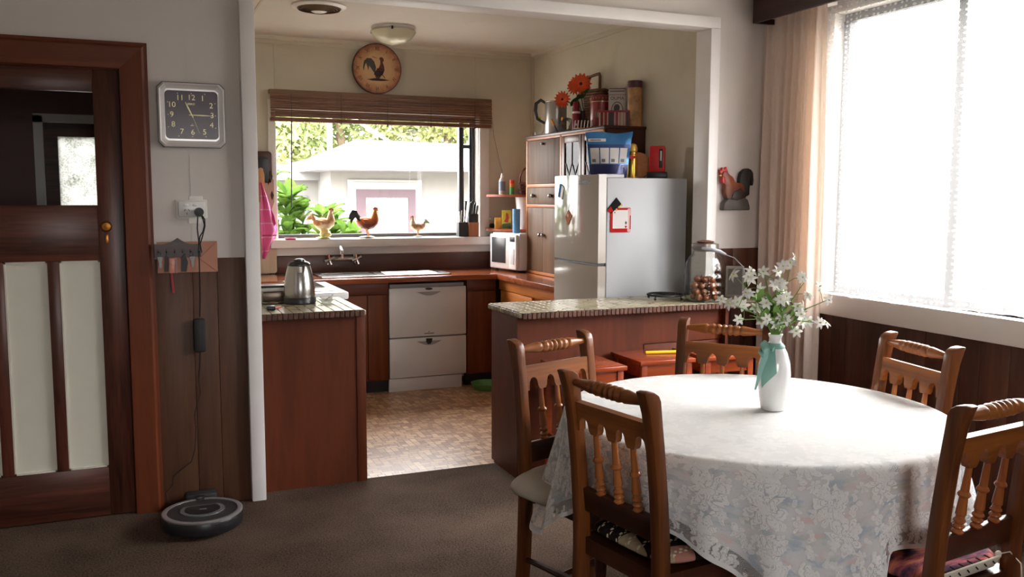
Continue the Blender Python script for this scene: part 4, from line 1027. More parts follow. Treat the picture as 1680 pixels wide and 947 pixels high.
fr = ring(.141, .022, .134, .020, 4.300, 4.291); f2 = ring(.134, .020, .128, .019, 4.291, 4.2935); f3 = ring(.1275, .019, .113, .012, 4.2925, 4.297); fr.add(f2.v, f2.f); fr.add(f3.v, f3.f)
build(fr, 'bezel', M_silver, t, sharp=10)
build(MB().prism(off(octo(.114, .012), cx, cz), 4.2965, 4.299), 'mount', M_silver, t)
di = build(MB().prism(off(rrect(.112, .106, .018), cx, cz), 4.2945, 4.297), 'dial', M_face, t, label='dark aubergine dial')
for k, (dx, dz) in {12: (0, .076), 1: (.047, .074), 2: (.083, .043), 3: (.086, 0), 4: (.083, -.043), 5: (.052, -.074), 6: (0.002, -.076), 7: (-.044, -.074), 8: (-.079, -.043), 9: (-.084, 0), 10: (-.083, .043), 11: (-.048, .074)}.items():
    text(str(k), 'numeral', .034, (cx + dx, 4.2942, cz + dz), FACE_Y, M_gold, di, extrude=.0002)
me = MB().box((0, 0, 0), (.003, .0006, .003)).mesh('minute_dot', M_gold)
for k in range(12):
    a = k * PI / 6; q = .094 / max(abs(math.sin(a)), abs(math.cos(a))); link(me, 'minute_dot', di, loc=Vector((cx + min(q, .118) * math.sin(a) * 1.06, 4.2942, cz + min(q, .118) * math.cos(a))) - Vector((.251, 4.33, 1.805)))
text('SEIKO', 'lettering', .012, (cx - .002, 4.2942, cz + .048), FACE_Y, M_gold, di, extrude=.0002, bold=.0003)
build(MB().box((cx, 4.2942, cz - .046), (.014, .0006, .0022)).box((cx + .001, 4.2942, cz - .040), (.003, .0006, .002)), 'printed_mark', M_gold, di)
def hand(a, ln, wd, name, y, tail=.012):
    s_, c_ = math.sin(a), math.cos(a)
    P_ = lambda u, v: (cx + u * s_ + v * c_, cz + u * c_ - v * s_)
    return build(MB().prism([P_(-tail, -wd * .6), P_(ln * .55, -wd), P_(ln, -wd * .25), P_(ln, wd * .25), P_(ln * .55, wd), P_(-tail, wd * .6)], y - .0005, y), name, M_gold, di)
hand(math.radians(-25), .062, .0032, 'hour_hand', 4.2930); hand(math.radians(91), .088, .0024, 'minute_hand', 4.2922); hand(math.radians(159), .088, .0007, 'second_hand', 4.2914, .02)

# ------------------------------------------------------------------ outlet, plug, cable, power brick
t = thing('power_outlet', 'white double power outlet on the wall beneath the square clock', 'outlet', (.238, 4.33, 1.385))
cxo = .238
build(MB().box((cxo, 4.327, 1.386), (.135, .006, .085), .003).box((cxo + .012, 4.327, 1.345), (.055, .005, .05), .003).box((cxo + .02, 4.327, 1.42), (.06, .005, .05), .003), 'backing_plate', M_winwhite, t)
pl = build(MB().box((cxo, 4.318, 1.387), (.116, .016, .072), .008), 'face_plate', M_white, t)
for x in (-.024, .014): build(MB().box((cxo + x, 4.308, 1.405), (.018, .006, .010), .002), 'switch', M_white, pl)
build(MB().box((cxo - .030, 4.3096, 1.382), (.003, .001, .010), T=RY(.5)).box((cxo - .012, 4.3096, 1.382), (.003, .001, .010), T=RY(-.5)).box((cxo - .021, 4.3096, 1.366), (.003, .001, .009)), 'socket_hole', M_black, pl)
t = thing('charger', 'black plug and cable with hanging power brick on the board wall', 'charger', (.255, 4.30, .8))
build(MB().lathe([(0, 0), (.019, .002), (.021, .012), (.019, .034), (0, .036)], 18, TR(.268, 4.31, 1.373) @ RX(PI / 2)), 'plug', M_black, t)
build(MB().tube([(.262, 4.285, 1.36), (.258, 4.29, 1.30), (.262, 4.29, 1.24), (.262, 4.29, 1.2), (.2615, 4.295, 1.0), (.257, 4.30, .895)], .0028, 7).tube([(.275, 4.285, 1.365), (.283, 4.28, 1.34), (.288, 4.275, 1.315), (.281, 4.28, 1.285), (.268, 4.285, 1.265), (.262, 4.287, 1.23)], .003, 7).tube([(.276, 4.283, 1.365), (.29, 4.275, 1.34), (.290, 4.27, 1.31), (.28, 4.275, 1.27), (.268, 4.285, 1.23), (.274, 4.28, 1.19)], .0028, 7), 'cable', M_black, t)
build(MB().box((.253, 4.302, .809), (.052, .032, .155), .010), 'power_brick', M_blackm, t)
build(MB().tube([(.253, 4.30, .735), (.250, 4.305, .66), (.243, 4.305, .60), (.249, 4.305, .54), (.220, 4.305, .44), (.224, 4.305, .38), (.216, 4.305, .27), (.20, 4.305, .22), (.118, 4.30, .16), (.115, 4.30, .12), (.085, 4.29, .09), (.09, 4.28, .05), (.14, 4.25, .02), (.19, 4.25, .02)], .0022, 7), 'cable', M_black, t)
# robot vacuum and its dock
t = thing('robot_vacuum', 'round black robot vacuum with silver rim on the carpet by the wall', 'vacuum', (.225, 4.02, 0))
c0 = TR(.225, 4.02, 0)
build(MB().lathe([(0, .012), (.15, .012), (.168, .022), (.170, .03), (.170, .066), (.166, .074), (0, .074)], 56, c0), 'body', M_black, t)
build(MB().lathe([(.167, .073), (.168, .080), (.160, .083), (.147, .081), (.147, .074)], 64, c0, cap=False), 'rim', plain('robot_silver_rim', (.42, .42, .43, 1), .3, .6), t)
tp = build(MB().lathe([(.146, .074), (.146, .079), (.10, .081), (0, .081)], 56, c0), 'top_cover', plain('dark_grey_plastic', (.03, .03, .032, 1), .35), t)
pts = []
for k in range(40):
    a = 2 * PI * k / 40; r = .088
    pts.append((.225 + r * math.cos(a) * 1.05, 4.02 + min(r * math.sin(a), .055)))
build(MB().prism(pts, .0805, .0845, 'XY'), 'inner_ring', M_alul, tp)
pts2 = [(.225 + (a - .225) * .80, 4.02 + (b - 4.02) * .80) for a, b in pts]
build(MB().prism(pts2, .084, .0862, 'XY'), 'control_disc', M_black, tp)
build(MB().box((.227, 4.015, .0865), (.03, .012, .0012), .0004), 'button', M_alul, tp)
build(MB().span(.205, .243, 4.165, 4.186, .066, .092, .004), 'sensor', M_black, t)
for x in (.11, .34): build(MB().lathe([(0, -.012), (.022, -.012), (.022, .012), (0, .012)], 16, TR(x, 4.02, .022) @ RY(PI / 2)), 'wheel', M_blackm, t)
t = thing('charging_dock', 'small black charging dock between the robot vacuum and wall', 'dock', (.235, 4.25, 0))
build(MB().span(.165, .305, 4.235, 4.30, 0, .085, .012), 'tower', M_blackm, t); build(MB().span(.165, .305, 4.195, 4.235, 0, .010, .003), 'base', M_blackm, t)

# ------------------------------------------------------------------ key rack, envelope, keys
M_rackw = wood('dark_rack_wood', S(48, 36, 34), S(78, 58, 50), 0, 18, .35, .03)
t = thing('key_rack', 'dark scalloped key rack on the wall below the power outlet', 'rack', (.172, 4.32, 1.2))
top = []
for k in range(13): u = k / 12; top.append((.270 - .098 * u, 1.232 + .026 * u ** 2.2 - .006 * math.sin(PI * u)))
for k in range(1, 13): u = 1 - k / 12; top.append((.172 - .098 * (1 - u), 1.232 + .026 * u ** 2.2 - .006 * math.sin(PI * u)))
build(MB().prism([(.074, 1.172), (.270, 1.172)] + top, 4.292, 4.304), 'board', M_rackw, t)
for i in range(6):
    x = .09 + i * .034
    build(MB().tube([(x, 4.292, 1.205), (x, 4.280, 1.20), (x, 4.272, 1.193), (x, 4.270, 1.200)], .0022, 6).ball((x, 4.27, 1.202), .003, 8, 6), 'hook', M_steel, t)
t = tag(build(MB().prism([(.085, 1.100), (.342, 1.100), (.342, 1.240), (.085, 1.240)], 4.306, 4.312).tube([(.342, 4.305, 1.24), (.265, 4.304, 1.165), (.342, 4.305, 1.10)], .0012, 4), 'envelope', plain('copper_card', S(176, 122, 98), .55, var=.05)), 'copper brown envelope tucked behind the key rack', 'envelope')
random.seed(3)
M_key = plain('key_metal', (.16, .155, .15, 1), .4, .9)
def key(x, lab):
    t = thing('key', lab, 'keys', (x, 4.27, 1.15), group='keys on the rack')
    build(MB().tube([(x + .008 * math.cos(a * PI / 6), 4.272, 1.186 + .009 * math.sin(a * PI / 6)) for a in range(12)], .001, 5, closed=True), 'ring', M_key, t)
    for j in range(3):
        dx = (j - 1) * .007; rot = (j - 1) * .22 + random.uniform(-.1, .1)
        T = TR(x + dx, 4.271 - .003 * j, 1.178) @ RY(rot)
        build(MB().prism([(-.007, -.012), (-.005, -.003), (.005, -.003), (.007, -.012), (.004, -.019), (.003, -.050), (0, -.055), (-.003, -.046), (-.004, -.019)], -.001, .001, T=T), 'blade', M_key, t)
key(.095, 'bunch of keys at the left end of the key rack'); key(.231, 'bunch of keys near the right end of the key rack')
tag(build(MB().prism([(.112, 1.108), (.128, 1.108), (.131, 1.168), (.124, 1.188), (.116, 1.168)], 4.266, 4.274), 'key_fob', plain('black_leather', (.02, .018, .018, 1), .5)), 'black leather fob hanging left of the small photo', 'fob')
tag(build(MB().prism([(.182, 1.108), (.205, 1.106), (.212, 1.15), (.2, 1.19), (.185, 1.168)], 4.266, 4.274), 'key_fob', bpy.data.materials['black_leather']), 'black leather fob hanging right of the small photo', 'fob')
t = thing('photo_tag', 'small photo key tag hanging in the middle of the rack', 'tag', (.15, 4.26, 1.135))
build(MB().span(.132, .166, 4.262, 4.266, 1.102, 1.170, .001), 'photo', plain('faded_photo', S(196, 130, 110), .3, var=.3, vscale=60), t); build(MB().span(.158, .1645, 4.2605, 4.262, 1.108, 1.164), 'strip', plain('photo_dark_strip', S(110, 70, 84), .3), t)
tag(build(MB().prism([(.138, 1.100), (.146, 1.100), (.152, 1.012), (.141, 1.012)], 4.27, 4.274), 'key_ribbon', plain('red_ribbon', S(158, 26, 36), .5)), 'red ribbon tag hanging below the key rack', 'ribbon')

# ------------------------------------------------------------------ birds
def hue_mat(name, stops, scale=10.0, rough=.4, zlo=0.0, zhi=1.0):
    """feather colours run from belly to back with noise breaking them up (object space, along z)"""
    m, nt, b = newmat(name); L = nt.links; tc = nd(nt, 'ShaderNodeTexCoord')
    sp = nd(nt, 'ShaderNodeSeparateXYZ'); L.new(tc.outputs['Object'], sp.inputs[0])
    mr = nd(nt, 'ShaderNodeMapRange'); mr.inputs['From Min'].default_value = zlo; mr.inputs['From Max'].default_value = zhi; L.new(sp.outputs[2], mr.inputs['Value'])
    n = nd(nt, 'ShaderNodeTexNoise', Scale=scale, Detail=4.0); L.new(tc.outputs['Object'], n.inputs['Vector'])
    a = nd(nt, 'ShaderNodeMath', operation='MULTIPLY_ADD'); a.inputs[1].default_value = .7; L.new(n.outputs['Fac'], a.inputs[0])
    s_ = nd(nt, 'ShaderNodeMath', operation='SUBTRACT'); s_.inputs[1].default_value = .35; L.new(mr.outputs[0], s_.inputs[0]); L.new(s_.outputs[0], a.inputs[2])
    r = nd(nt, 'ShaderNodeValToRGB'); el = r.color_ramp.elements
    el[0].position, el[0].color = stops[0]; el[1].position, el[1].color = stops[-1]
    for p_, c in stops[1:-1]: e = el.new(p_); e.color = c
    L.new(a.outputs[0], r.inputs['Fac']); L.new(r.outputs['Color'], b.inputs['Base Color']); b.inputs['Roughness'].default_value = rough
    bp = nd(nt, 'ShaderNodeBump', Strength=.4, Distance=.004); L.new(n.outputs['Fac'], bp.inputs['Height']); L.new(bp.outputs['Normal'], b.inputs['Normal'])
    return m
M_red = plain('comb_red', S(176, 36, 38), .4)
M_beak = plain('beak_yellow', S(196, 150, 70), .4)
def bird(name, label, cat, loc, H, rot, body, tailm, legm, basem, tail='sickle', flat=1.0, legs=True, group=None, head_h=.93, neck_x=.27, base='disc'):
    t = thing(name, label, cat, loc, rot, group)
    k = H
    P_ = [(-.33, .60), (-.24, .56), (-.12, .51), (.02, .485), (.14, .50), (.22, .56), (.265, .66), (neck_x, .76), (neck_x + .005, .84), (neck_x + .02, head_h - .03), (neck_x + .045, head_h - .01), (neck_x + .085, head_h - .025)]
    R_ = [(.06, .04), (.135, .09), (.195, .14), (.215, .16), (.21, .155), (.185, .135), (.145, .105), (.11, .085), (.082, .066), (.072, .056), (.058, .046), (.018, .016)]
    build(MB().tube([(x * k, 0, z * k) for x, z in P_], [(a * k, b * k * flat) for a, b in R_], 18, up=(0, 0, 1)), 'body', body, t, local=True, sharp=180)
    mb = MB()
    for s in (-1, 1): mb.ball((-.02 * k, s * .125 * k * flat, .53 * k), (.17 * k, .03 * k * flat + .002, .085 * k), 14, 8, RY(.35))
    build(mb, 'wing', body, t, local=True)
    mb = MB()
    if tail == 'sickle':
        for j in range(9):
            s = (j - 4) / 4; q = 1 - .16 * abs(s)
            pts = [(-.26, .56), (-.36, .72), (-.42 - .02 * j % 3 * .01, .86 * q), (-.50, .90 * q - .02 * j * .3), (-.58, .84 * q - .04 * j * .4), (-.60, .72 * q - .05 * j * .3)]
            mb.tube([(x * k + .012 * j * k, s * .09 * k * flat, z * k) for x, z in pts], [(.03 * k, .012 * k), (.055 * k, .014 * k), (.06 * k, .013 * k), (.055 * k, .012 * k), (.04 * k, .010 * k), (.012 * k, .005 * k)], 8, up=(0, 1, 0) if False else (-1, 0, .3))
    else:
        for j in range(6):
            s = (j - 2.5) / 2.5
            mb.tube([(-.24 * k, 0, .55 * k), (-.34 * k, s * .05 * k * flat, .70 * k), (-(.40 + .03 * j) * k, s * .10 * k * flat, (.86 - .04 * j) * k)], [(.05 * k, .02 * k), (.06 * k, .016 * k), (.03 * k, .01 * k)], 8, up=(-1, 0, .3))
    build(mb, 'tail', tailm, t, local=True, sharp=60)
    hx, hz = neck_x + .03, head_h
    cb = [(hx - .075, hz - .02), (hx - .10, hz + .07), (hx - .055, hz + .05), (hx - .05, hz + .125), (hx - .012, hz + .07), (hx + .01, hz + .12), (hx + .035, hz + .06), (hx + .065, hz + .075), (hx + .07, hz - .01)]
    build(MB().prism([(a * k, b * k) for a, b in cb], -.012 * k, .012 * k), 'comb', M_red, t, local=True)
    build(MB().ball((hx * k + .035 * k, 0, (hz - .10) * k), (.04 * k, .034 * k * flat, .07 * k), 10, 8), 'wattle', M_red, t, local=True)
    build(MB().lathe([(.022 * k, 0), (.012 * k, .04 * k), (0, .065 * k)], 8, TR((hx + .05) * k, 0, (hz - .02) * k) @ RY(PI / 2 + .2)), 'beak', M_beak, t, local=True)
    if legs:
        for s, dx in ((-1, .0), (1, .07)):
            build(MB().tube([((.0 + dx) * k, s * .06 * k, .40 * k), ((-.03 + dx) * k, s * .06 * k, .24 * k), ((.02 + dx) * k, s * .06 * k, .07 * k)], [.04 * k, .022 * k, .018 * k], 8).tube([((-.04 + dx) * k, s * .06 * k, .07 * k), ((.09 + dx) * k, s * .06 * k, .065 * k)], .014 * k, 6), 'leg', legm, t, local=True)
    if base == 'disc':
        build(MB().lathe([(0, 0), (.24, 0), (.27, .02), (.24, .05), (.12, .075), (0, .08)], 22, Matrix.Diagonal((k, k * .8, k, 1))), 'base', basem, t, local=True)
    return t
SZ = 1.1185
M_legy = plain('leg_tan', S(170, 110, 60), .5)
hen = hue_mat('cream_hen_glaze', [(.1, S(250, 240, 215)), (.45, S(240, 222, 180)), (.6, S(190, 130, 66)), (.9, S(230, 208, 164))], 26, zlo=0, zhi=.22)
t = bird('hen_figurine', 'cream hen figurine over yellow flowers, leftmost on the window sill', 'figurine', (1.325, 6.89, SZ), .228, 0, hen, hen, M_legy, plain('mossy_base', S(168, 168, 96), .5, var=.3, vscale=40), tail='fan', legs=False, neck_x=.26, head_h=.95)
mb = MB(); random.seed(2)
M_petal = plain('pale_yellow_petals', S(238, 222, 150), .45)
for j in range(7):
    a = j * 2 * PI / 7; r = .028 if j else 0
    build(MB().ball((.02 + r * math.cos(a), r * math.sin(a) * .8, .035 + .012 * (j % 3)), (.022, .02, .016), 10, 7), 'flower', M_petal, t, local=True)
build(MB().tube([(0, 0, .06), (0, 0, .1)], .03, 8), 'stem', M_petal, t, local=True)
roo = hue_mat('brown_rooster_glaze', [(.05, S(50, 26, 30)), (.35, S(116, 50, 34)), (.6, S(184, 98, 38)), (.95, S(206, 136, 52))], 26, zlo=.05, zhi=.20)
bird('rooster_figurine', 'orange and brown rooster figurine with black tail, middle of the window sill', 'figurine', (1.668, 6.90, SZ), .238, 0, roo, plain('tail_black_green', S(40, 44, 46), .35), M_legy, plain('grey_stone_base', S(120, 118, 104), .6, var=.3, vscale=50))
hen3 = hue_mat('speckled_hen_glaze', [(.1, S(220, 180, 140)), (.4, S(226, 200, 160)), (.6, S(160, 104, 72)), (.9, S(236, 220, 190))], 24, zlo=0, zhi=.15)
bird('hen_figurine', 'small speckled hen figurine facing left, right on the window sill', 'figurine', (2.085, 6.90, SZ), .170, PI, hen3, plain('tail_grey_green', S(130, 138, 110), .5), M_legy, bpy.data.materials['grey_stone_base'], tail='fan')
# rooster plaque on the wall right of the opening
t = thing('rooster_plaque', 'dark painted rooster wall ornament hanging between the white post and curtain', 'ornament', (3.222, 4.31, 1.372))
def pq(pts, d0, d1, bev): # crop outline of the ornament turned into metres on the wall
    return bevel_prism([(3.087 + (x - 190) * .001300, 1.372 + (357 - z) * .001075) for x, z in pts], d0, d1, 'XZ', bev)
wroo = hue_mat('dark_rooster_paint', [(.05, S(44, 30, 24)), (.4, S(112, 56, 30)), (.65, S(138, 70, 34)), (.95, S(128, 40, 32))], 12, zlo=.03, zhi=.25)
build(pq([(205, 180), (200, 165), (212, 150), (232, 150), (243, 165), (262, 178), (277, 205), (285, 212), (305, 208), (322, 225), (330, 258), (322, 282), (300, 300), (262, 308), (232, 296), (219, 262), (220, 225), (210, 212)], 4.285, 4.328, .012), 'body', wroo, t)
build(pq([(300, 215), (303, 180), (312, 152), (328, 136), (346, 132), (362, 139), (373, 156), (377, 200), (374, 227), (366, 220), (360, 195), (356, 240), (356, 276), (340, 284), (322, 262)], 4.292, 4.328, .008), 'tail', plain('plaque_tail_black', S(28, 26, 26), .5), t)
build(pq([(196, 160), (194, 142), (205, 147), (208, 128), (219, 140), (228, 125), (234, 142), (238, 152), (222, 160), (208, 168)], 4.295, 4.318, .003), 'comb', M_red, t)
build(pq([(203, 180), (217, 178), (221, 205), (213, 219), (204, 210)], 4.284, 4.316, .004), 'wattle', M_red, t)
build(pq([(205, 165), (192, 174), (207, 178)], 4.296, 4.312, .001), 'beak', M_beak, t)
build(pq([(262, 262), (300, 240), (332, 268), (330, 290), (280, 305), (252, 292)], 4.280, 4.29, .004), 'wing', plain('plaque_wing', S(52, 36, 28), .5), t)
build(pq([(212, 357), (217, 318), (238, 295), (262, 300), (290, 292), (322, 288), (342, 300), (352, 330), (356, 357)], 4.282, 4.329, .008), 'rock', plain('grey_rock', S(92, 88, 84), .7, var=.2, vscale=30), t)

# ------------------------------------------------------------------ kitchen clock, lamp, vent
t = thing('rooster_clock', 'round antique-style rooster clock on the wall above the window', 'clock', (1.765, 6.90, 2.425))
KX, KZ, KR = 1.762, 2.422, .192
def disc(r, n=48): return [(KX + r * math.cos(2 * PI * i / n), KZ + r * math.sin(2 * PI * i / n)) for i in range(n)]
def clockface_mat():
    m, nt, b = newmat('aged_clock_print'); L = nt.links; tc = nd(nt, 'ShaderNodeTexCoord')
    sb = nd(nt, 'ShaderNodeVectorMath', operation='SUBTRACT'); sb.inputs[1].default_value = (KX - 1.765, 0, KZ - 2.425); L.new(tc.outputs['Object'], sb.inputs[0])
    ml = nd(nt, 'ShaderNodeVectorMath', operation='MULTIPLY'); ml.inputs[1].default_value = (1, 0, 1); L.new(sb.outputs[0], ml.inputs[0])
    ln = nd(nt, 'ShaderNodeVectorMath', operation='LENGTH'); L.new(ml.outputs[0], ln.inputs[0])
    n = nd(nt, 'ShaderNodeTexNoise', Scale=22.0, Detail=6.0, Roughness=.7); L.new(tc.outputs['Object'], n.inputs['Vector'])
    a = nd(nt, 'ShaderNodeMath', operation='MULTIPLY_ADD'); a.inputs[1].default_value = .09; L.new(n.outputs['Fac'], a.inputs[0]); L.new(ln.outputs['Value'], a.inputs[2])
    r = nd(nt, 'ShaderNodeValToRGB'); el = r.color_ramp.elements
    el[0].position, el[0].color = .15, S(206, 168, 120); el[1].position, el[1].color = .252, S(92, 44, 32)
    e = el.new(.20); e.color = S(186, 134, 90); e = el.new(.232); e.color = S(144, 84, 56)
    L.new(a.outputs[0], r.inputs['Fac']); L.new(r.outputs['Color'], b.inputs['Base Color']); b.inputs['Roughness'].default_value = .5; return m
build(MB().prism(disc(KR), 6.885, 6.905), 'rim', plain('clock_rim', S(74, 38, 28), .5), t)
di = build(MB().prism(disc(KR - .006), 6.883, 6.886), 'dial', clockface_mat(), t)
M_ink = plain('dark_ink', S(48, 32, 26), .6); M_inkg = plain('grey_green_ink', S(66, 68, 62), .6); M_inkr = plain('rust_ink', S(104, 52, 36), .6)
for i, s in enumerate(['XII', 'I', 'II', 'III', 'IV', 'V', 'VI', 'VII', 'VIII', 'IX', 'X', 'XI']):
    a = -i * PI / 6
    text(s, 'numeral', .042, (KX + .150 * math.sin(-a), 6.8826, KZ + .150 * math.cos(a)), FACE_Y @ Matrix.Rotation(a, 3, 'Z'), M_ink, di, sx=.7)
def print_(pts, mat, y=6.8826): build(MB().prism([(KX + a * .2, KZ + b * .2) for a, b in pts], y - .0004, y + .0006), 'printed_rooster', mat, di)
print_([(-.08, -.32), (-.1, -.22), (-.02, -.12), (-.03, 0), (.05, .02), (.12, .18), (.12, .32), (.08, .38), (.12, .44), (.2, .44), (.25, .38), (.26, .30), (.21, .26), (.27, .10), (.28, -.06), (.22, -.2), (.12, -.3), (.08, -.38), (.0, -.40)], M_inkr)
print_([(-.14, -.22), (-.02, -.3), (.12, -.3), (.22, -.2), (.24, -.06), (.1, -.1), (-.05, -.05)], M_ink, 6.8822)
print_([(-.1, -.2), (-.05, .05), (-.12, .26), (-.24, .38), (-.4, .38), (-.52, .26), (-.56, .02), (-.52, -.12), (-.5, .06), (-.44, .2), (-.38, .02), (-.36, -.1), (-.32, .1), (-.24, .0)], M_inkg)
print_([(-.42, -.42), (-.1, -.36), (.25, -.38), (.5, -.42), (.2, -.46), (-.2, -.46)], M_ink)
print_([(-.2, .46), (-.02, .40), (.0, .38), (-.18, .43)], M_inkr)
mb = MB().tube([(KX, 6.880, KZ), (KX + .06, 6.880, KZ - .07)], .0025, 6); build(mb, 'minute_hand', M_ink, di)
build(MB().tube([(KX, 6.879, KZ), (KX + .055, 6.879, KZ - .005)], .003, 6), 'hour_hand', M_ink, di)
build(MB().span(KX - .01, KX + .01, 6.905, 6.95, KZ + .10, KZ + .12), 'hanger', M_steel, t)
M_opal = plain('opal_glass', S(206, 204, 176), .25)
t = thing('ceiling_light', 'opal glass bowl ceiling light in front of the rooster clock', 'lamp', (1.715, 6.24, ZC))
build(MB().lathe([(.08, ZC - 2.62), (.15, 0), (.155, -.012), (.14, -.022), (.10, -.022)], 36, TR(1.715, 6.24, ZC)), 'base', M_winwhite, t)
build(MB().lathe([(.150, -.022), (.158, -.03), (.150, -.045), (.128, -.075), (.09, -.10), (.04, -.114), (0, -.117)], 40, TR(1.715, 6.24, ZC)), 'bowl', M_opal, t)
for a in (.5, 2.6, 4.4): build(MB().box((1.715 + .157 * math.cos(a), 6.24 + .157 * math.sin(a), ZC - .026), (.014, .014, .022), .003), 'clip', M_alu, t)
t = thing('extractor_vent', 'round cream extractor fan vent in the kitchen ceiling', 'vent', (1.10, 5.72, ZC))
c0 = TR(1.10, 5.72, ZC)
build(MB().lathe([(.165, 0), (.168, -.008), (.150, -.018), (.135, -.018), (.135, 0)], 44, c0, cap=False), 'outer_ring', M_winwhite, t)
M_grl = plain('dusty_grille', S(120, 98, 72), .6)
build(MB().lathe([(.135, -.006), (.0, -.006)], 36, c0), 'backing', plain('vent_dark', S(70, 58, 46), .8), t)
mb = MB()
for r in (.125, .108, .091, .074, .057): mb.lathe([(r, -.014 - (.135 - r) * .22), (r + .006, -.016 - (.135 - r) * .22), (r + .003, -.024 - (.135 - r) * .22)], 32, c0, cap=False)
for k in range(12): a = k * PI / 6; mb.tube([(1.10 + .05 * math.cos(a), 5.72 + .05 * math.sin(a), ZC - .035), (1.10 + .135 * math.cos(a), 5.72 + .135 * math.sin(a), ZC - .014)], .002, 5)
build(mb, 'grille', M_grl, t)
build(MB().lathe([(.045, -.02), (.05, -.034), (.035, -.042), (0, -.044)], 24, c0), 'centre_cap', M_winwhite, t)

# ------------------------------------------------------------------ blind
M_bam = wood('bamboo_slat', S(96, 62, 44), S(136, 96, 70), 0, 16, .4, .12)
t = thing('bamboo_blind', 'brown slatted blind rolled up across the top of the kitchen window', 'blind', (1.82, 6.88, 2.1))
build(MB().span(.94, 2.70, 6.855, 6.91, 2.195, 2.228, .006), 'head_rail', wood('blind_head_rail', S(104, 78, 56), S(136, 108, 82), 0, 10, .4, .05), t)
me = MB().box((0, 0, 0), (1.75, .006, .0165), .002, seg=1).mesh('slat', M_bam)
for i in range(10): link(me, 'slat', t, loc=(1.8235 - 1.82, 6.852 - 6.88 + .006 * (i % 2), 2.187 - i * .0188 - 2.1))
build(MB().tube([(.945, 6.87, 2.008), (2.698, 6.87, 2.008)], .013, 10), 'bottom_rail', M_bam, t)
for x in (1.10, 1.47, 1.83, 2.18, 2.55): build(MB().tube([(x, 6.847, 2.20), (x, 6.846, 2.005)], .0018, 5).ball((x, 6.85, 1.993), .006, 8, 6), 'cord', M_blackm, t)
build(MB().tube([(1.098, 6.85, 2.0), (1.09, 6.85, 1.6), (1.083, 6.85, 1.36)], .0045, 7), 'wand', M_blackm, t)
build(MB().tube([(2.69, 6.86, 2.19), (2.74, 6.92, 1.95), (2.80, 6.93, 1.72), (2.83, 6.93, 1.62)], .0012, 5), 'pull_cord', M_blackm, t)
# nail mark and small wall outlet by the shelves
t = thing('power_outlet', 'small beige outlet with black plug beside the knife blocks', 'outlet', (2.715, 6.94, 1.22))
build(MB().box((2.725, 6.944, 1.225), (.06, .012, .105), .004), 'face_plate', plain('beige_plastic', S(186, 176, 156), .4), t)
build(MB().box((2.715, 6.937, 1.262), (.012, .004, .014), .001), 'switch', M_winwhite, t)
build(MB().lathe([(0, 0), (.02, .002), (.018, .028), (0, .03)], 14, TR(2.73, 6.938, 1.205) @ RX(PI / 2)), 'plug', M_black, t)

# ------------------------------------------------------------------ kettle and things on the small counter
def sweep(fn, nu, nv, closed=True): return MB().grid(fn, nu, nv, closed=closed)
c0 = TR(.782, 4.74, .885)
t = thing('kettle', 'brushed steel cordless kettle with black base on the small tiled counter', 'kettle', (.782, 4.74, .885))
build(MB().lathe([(0, .001), (.080, .001), (.084, .006), (.084, .030), (.080, .036), (0, .036)], 36, c0), 'base', M_black, t)
bd = build(MB().lathe([(.079, .036), (.081, .05), (.080, .09), (.074, .13), (.066, .17), (.058, .198), (.057, .20), (0, .20)], 44, c0), 'body', M_steel, t)
build(MB().lathe([(.058, .199), (.058, .208), (.050, .217), (.030, .223), (.028, .232), (.015, .236), (0, .237)], 36, c0), 'lid', plain('dark_lid', (.05, .05, .05, 1), .25, .6), t)
dv = Vector((-.16, -1, 0)).normalized()
T = c0 @ RZ(math.atan2(dv.y, dv.x) + .10)
build(MB().prism([(.052, -.024), (.082, -.006), (.082, .006), (.052, .024)], .168, .199, 'XY', T=T), 'spout', M_steel, t)
build(MB().prism([(-.024, .178), (.024, .178), (.022, .14), (.010, .116), (0, .110), (-.010, .116), (-.022, .14)], -.003, .003, 'XZ', T=c0 @ RZ(.0) @ TR(.012, -.071, 0) @ RX(-.14)), 'filter_cover', plain('steel_shade', (.38, .36, .34, 1), .4, 1.0), bd)
build(MB().tube([(.05, 0, .212), (.085, .0, .215), (.102, 0, .19), (.104, 0, .12), (.095, 0, .06), (.082, 0, .045)], [.012, .013, .012, .012, .011, .01], 10, T=c0 @ RZ(1.15)), 'handle', M_black, t)
build(MB().tube([(.70, 4.74, .890), (.66, 4.72, .889), (.61, 4.74, .889), (.57, 4.80, .889)], .004, 7), 'cable', M_black, t)
t = thing('glass_dish', 'tiny cut-glass dish with a spoon beside the kettle', 'dish', (.912, 4.69, .886))
c1 = TR(.912, 4.69, .886)
build(MB().lathe([(.022, .0), (.026, .004), (.030, .012), (.048, .026), (.046, .026), (.028, .014), (0, .008)], 14, c1, cap=False), 'bowl', glass_thin('dish_glass', tint=(.9, .92, .9, 1), alpha=.35, body=(.7, .7, .66, 1)), t)
build(MB().tube([(.90, 4.69, .897), (.925, 4.685, .915), (.945, 4.68, .934)], [.004, .002, .0035], 8), 'spoon', M_chrome, t)
tag(build(MB().box((.600, 4.50, .897), (.045, .05, .022), .008).tube([(.615, 4.52, .895), (.64, 4.56, .89)], .004, 6), 'adaptor', M_black), 'black adaptor lying at the left end of the small counter', 'adaptor')
tag(build(MB().tube([(.625, 4.53, .891), (.66, 4.585, .891)], [.004, .006], 8), 'marker', plain('pink_plastic', S(214, 120, 110), .4)), 'pink marker lying beside the black adaptor', 'pen')
t = thing('small_appliance', 'low silver appliance with a black handle, left of the kettle', 'appliance', (.72, 4.95, .885))
build(MB().box((.715, 4.93, .912), (.21, .13, .05), .006), 'base', plain('brown_chrome', S(120, 104, 92), .3, .5), t)
build(MB().box((.715, 4.93, .952), (.22, .14, .026), .006), 'lid', M_white, t)
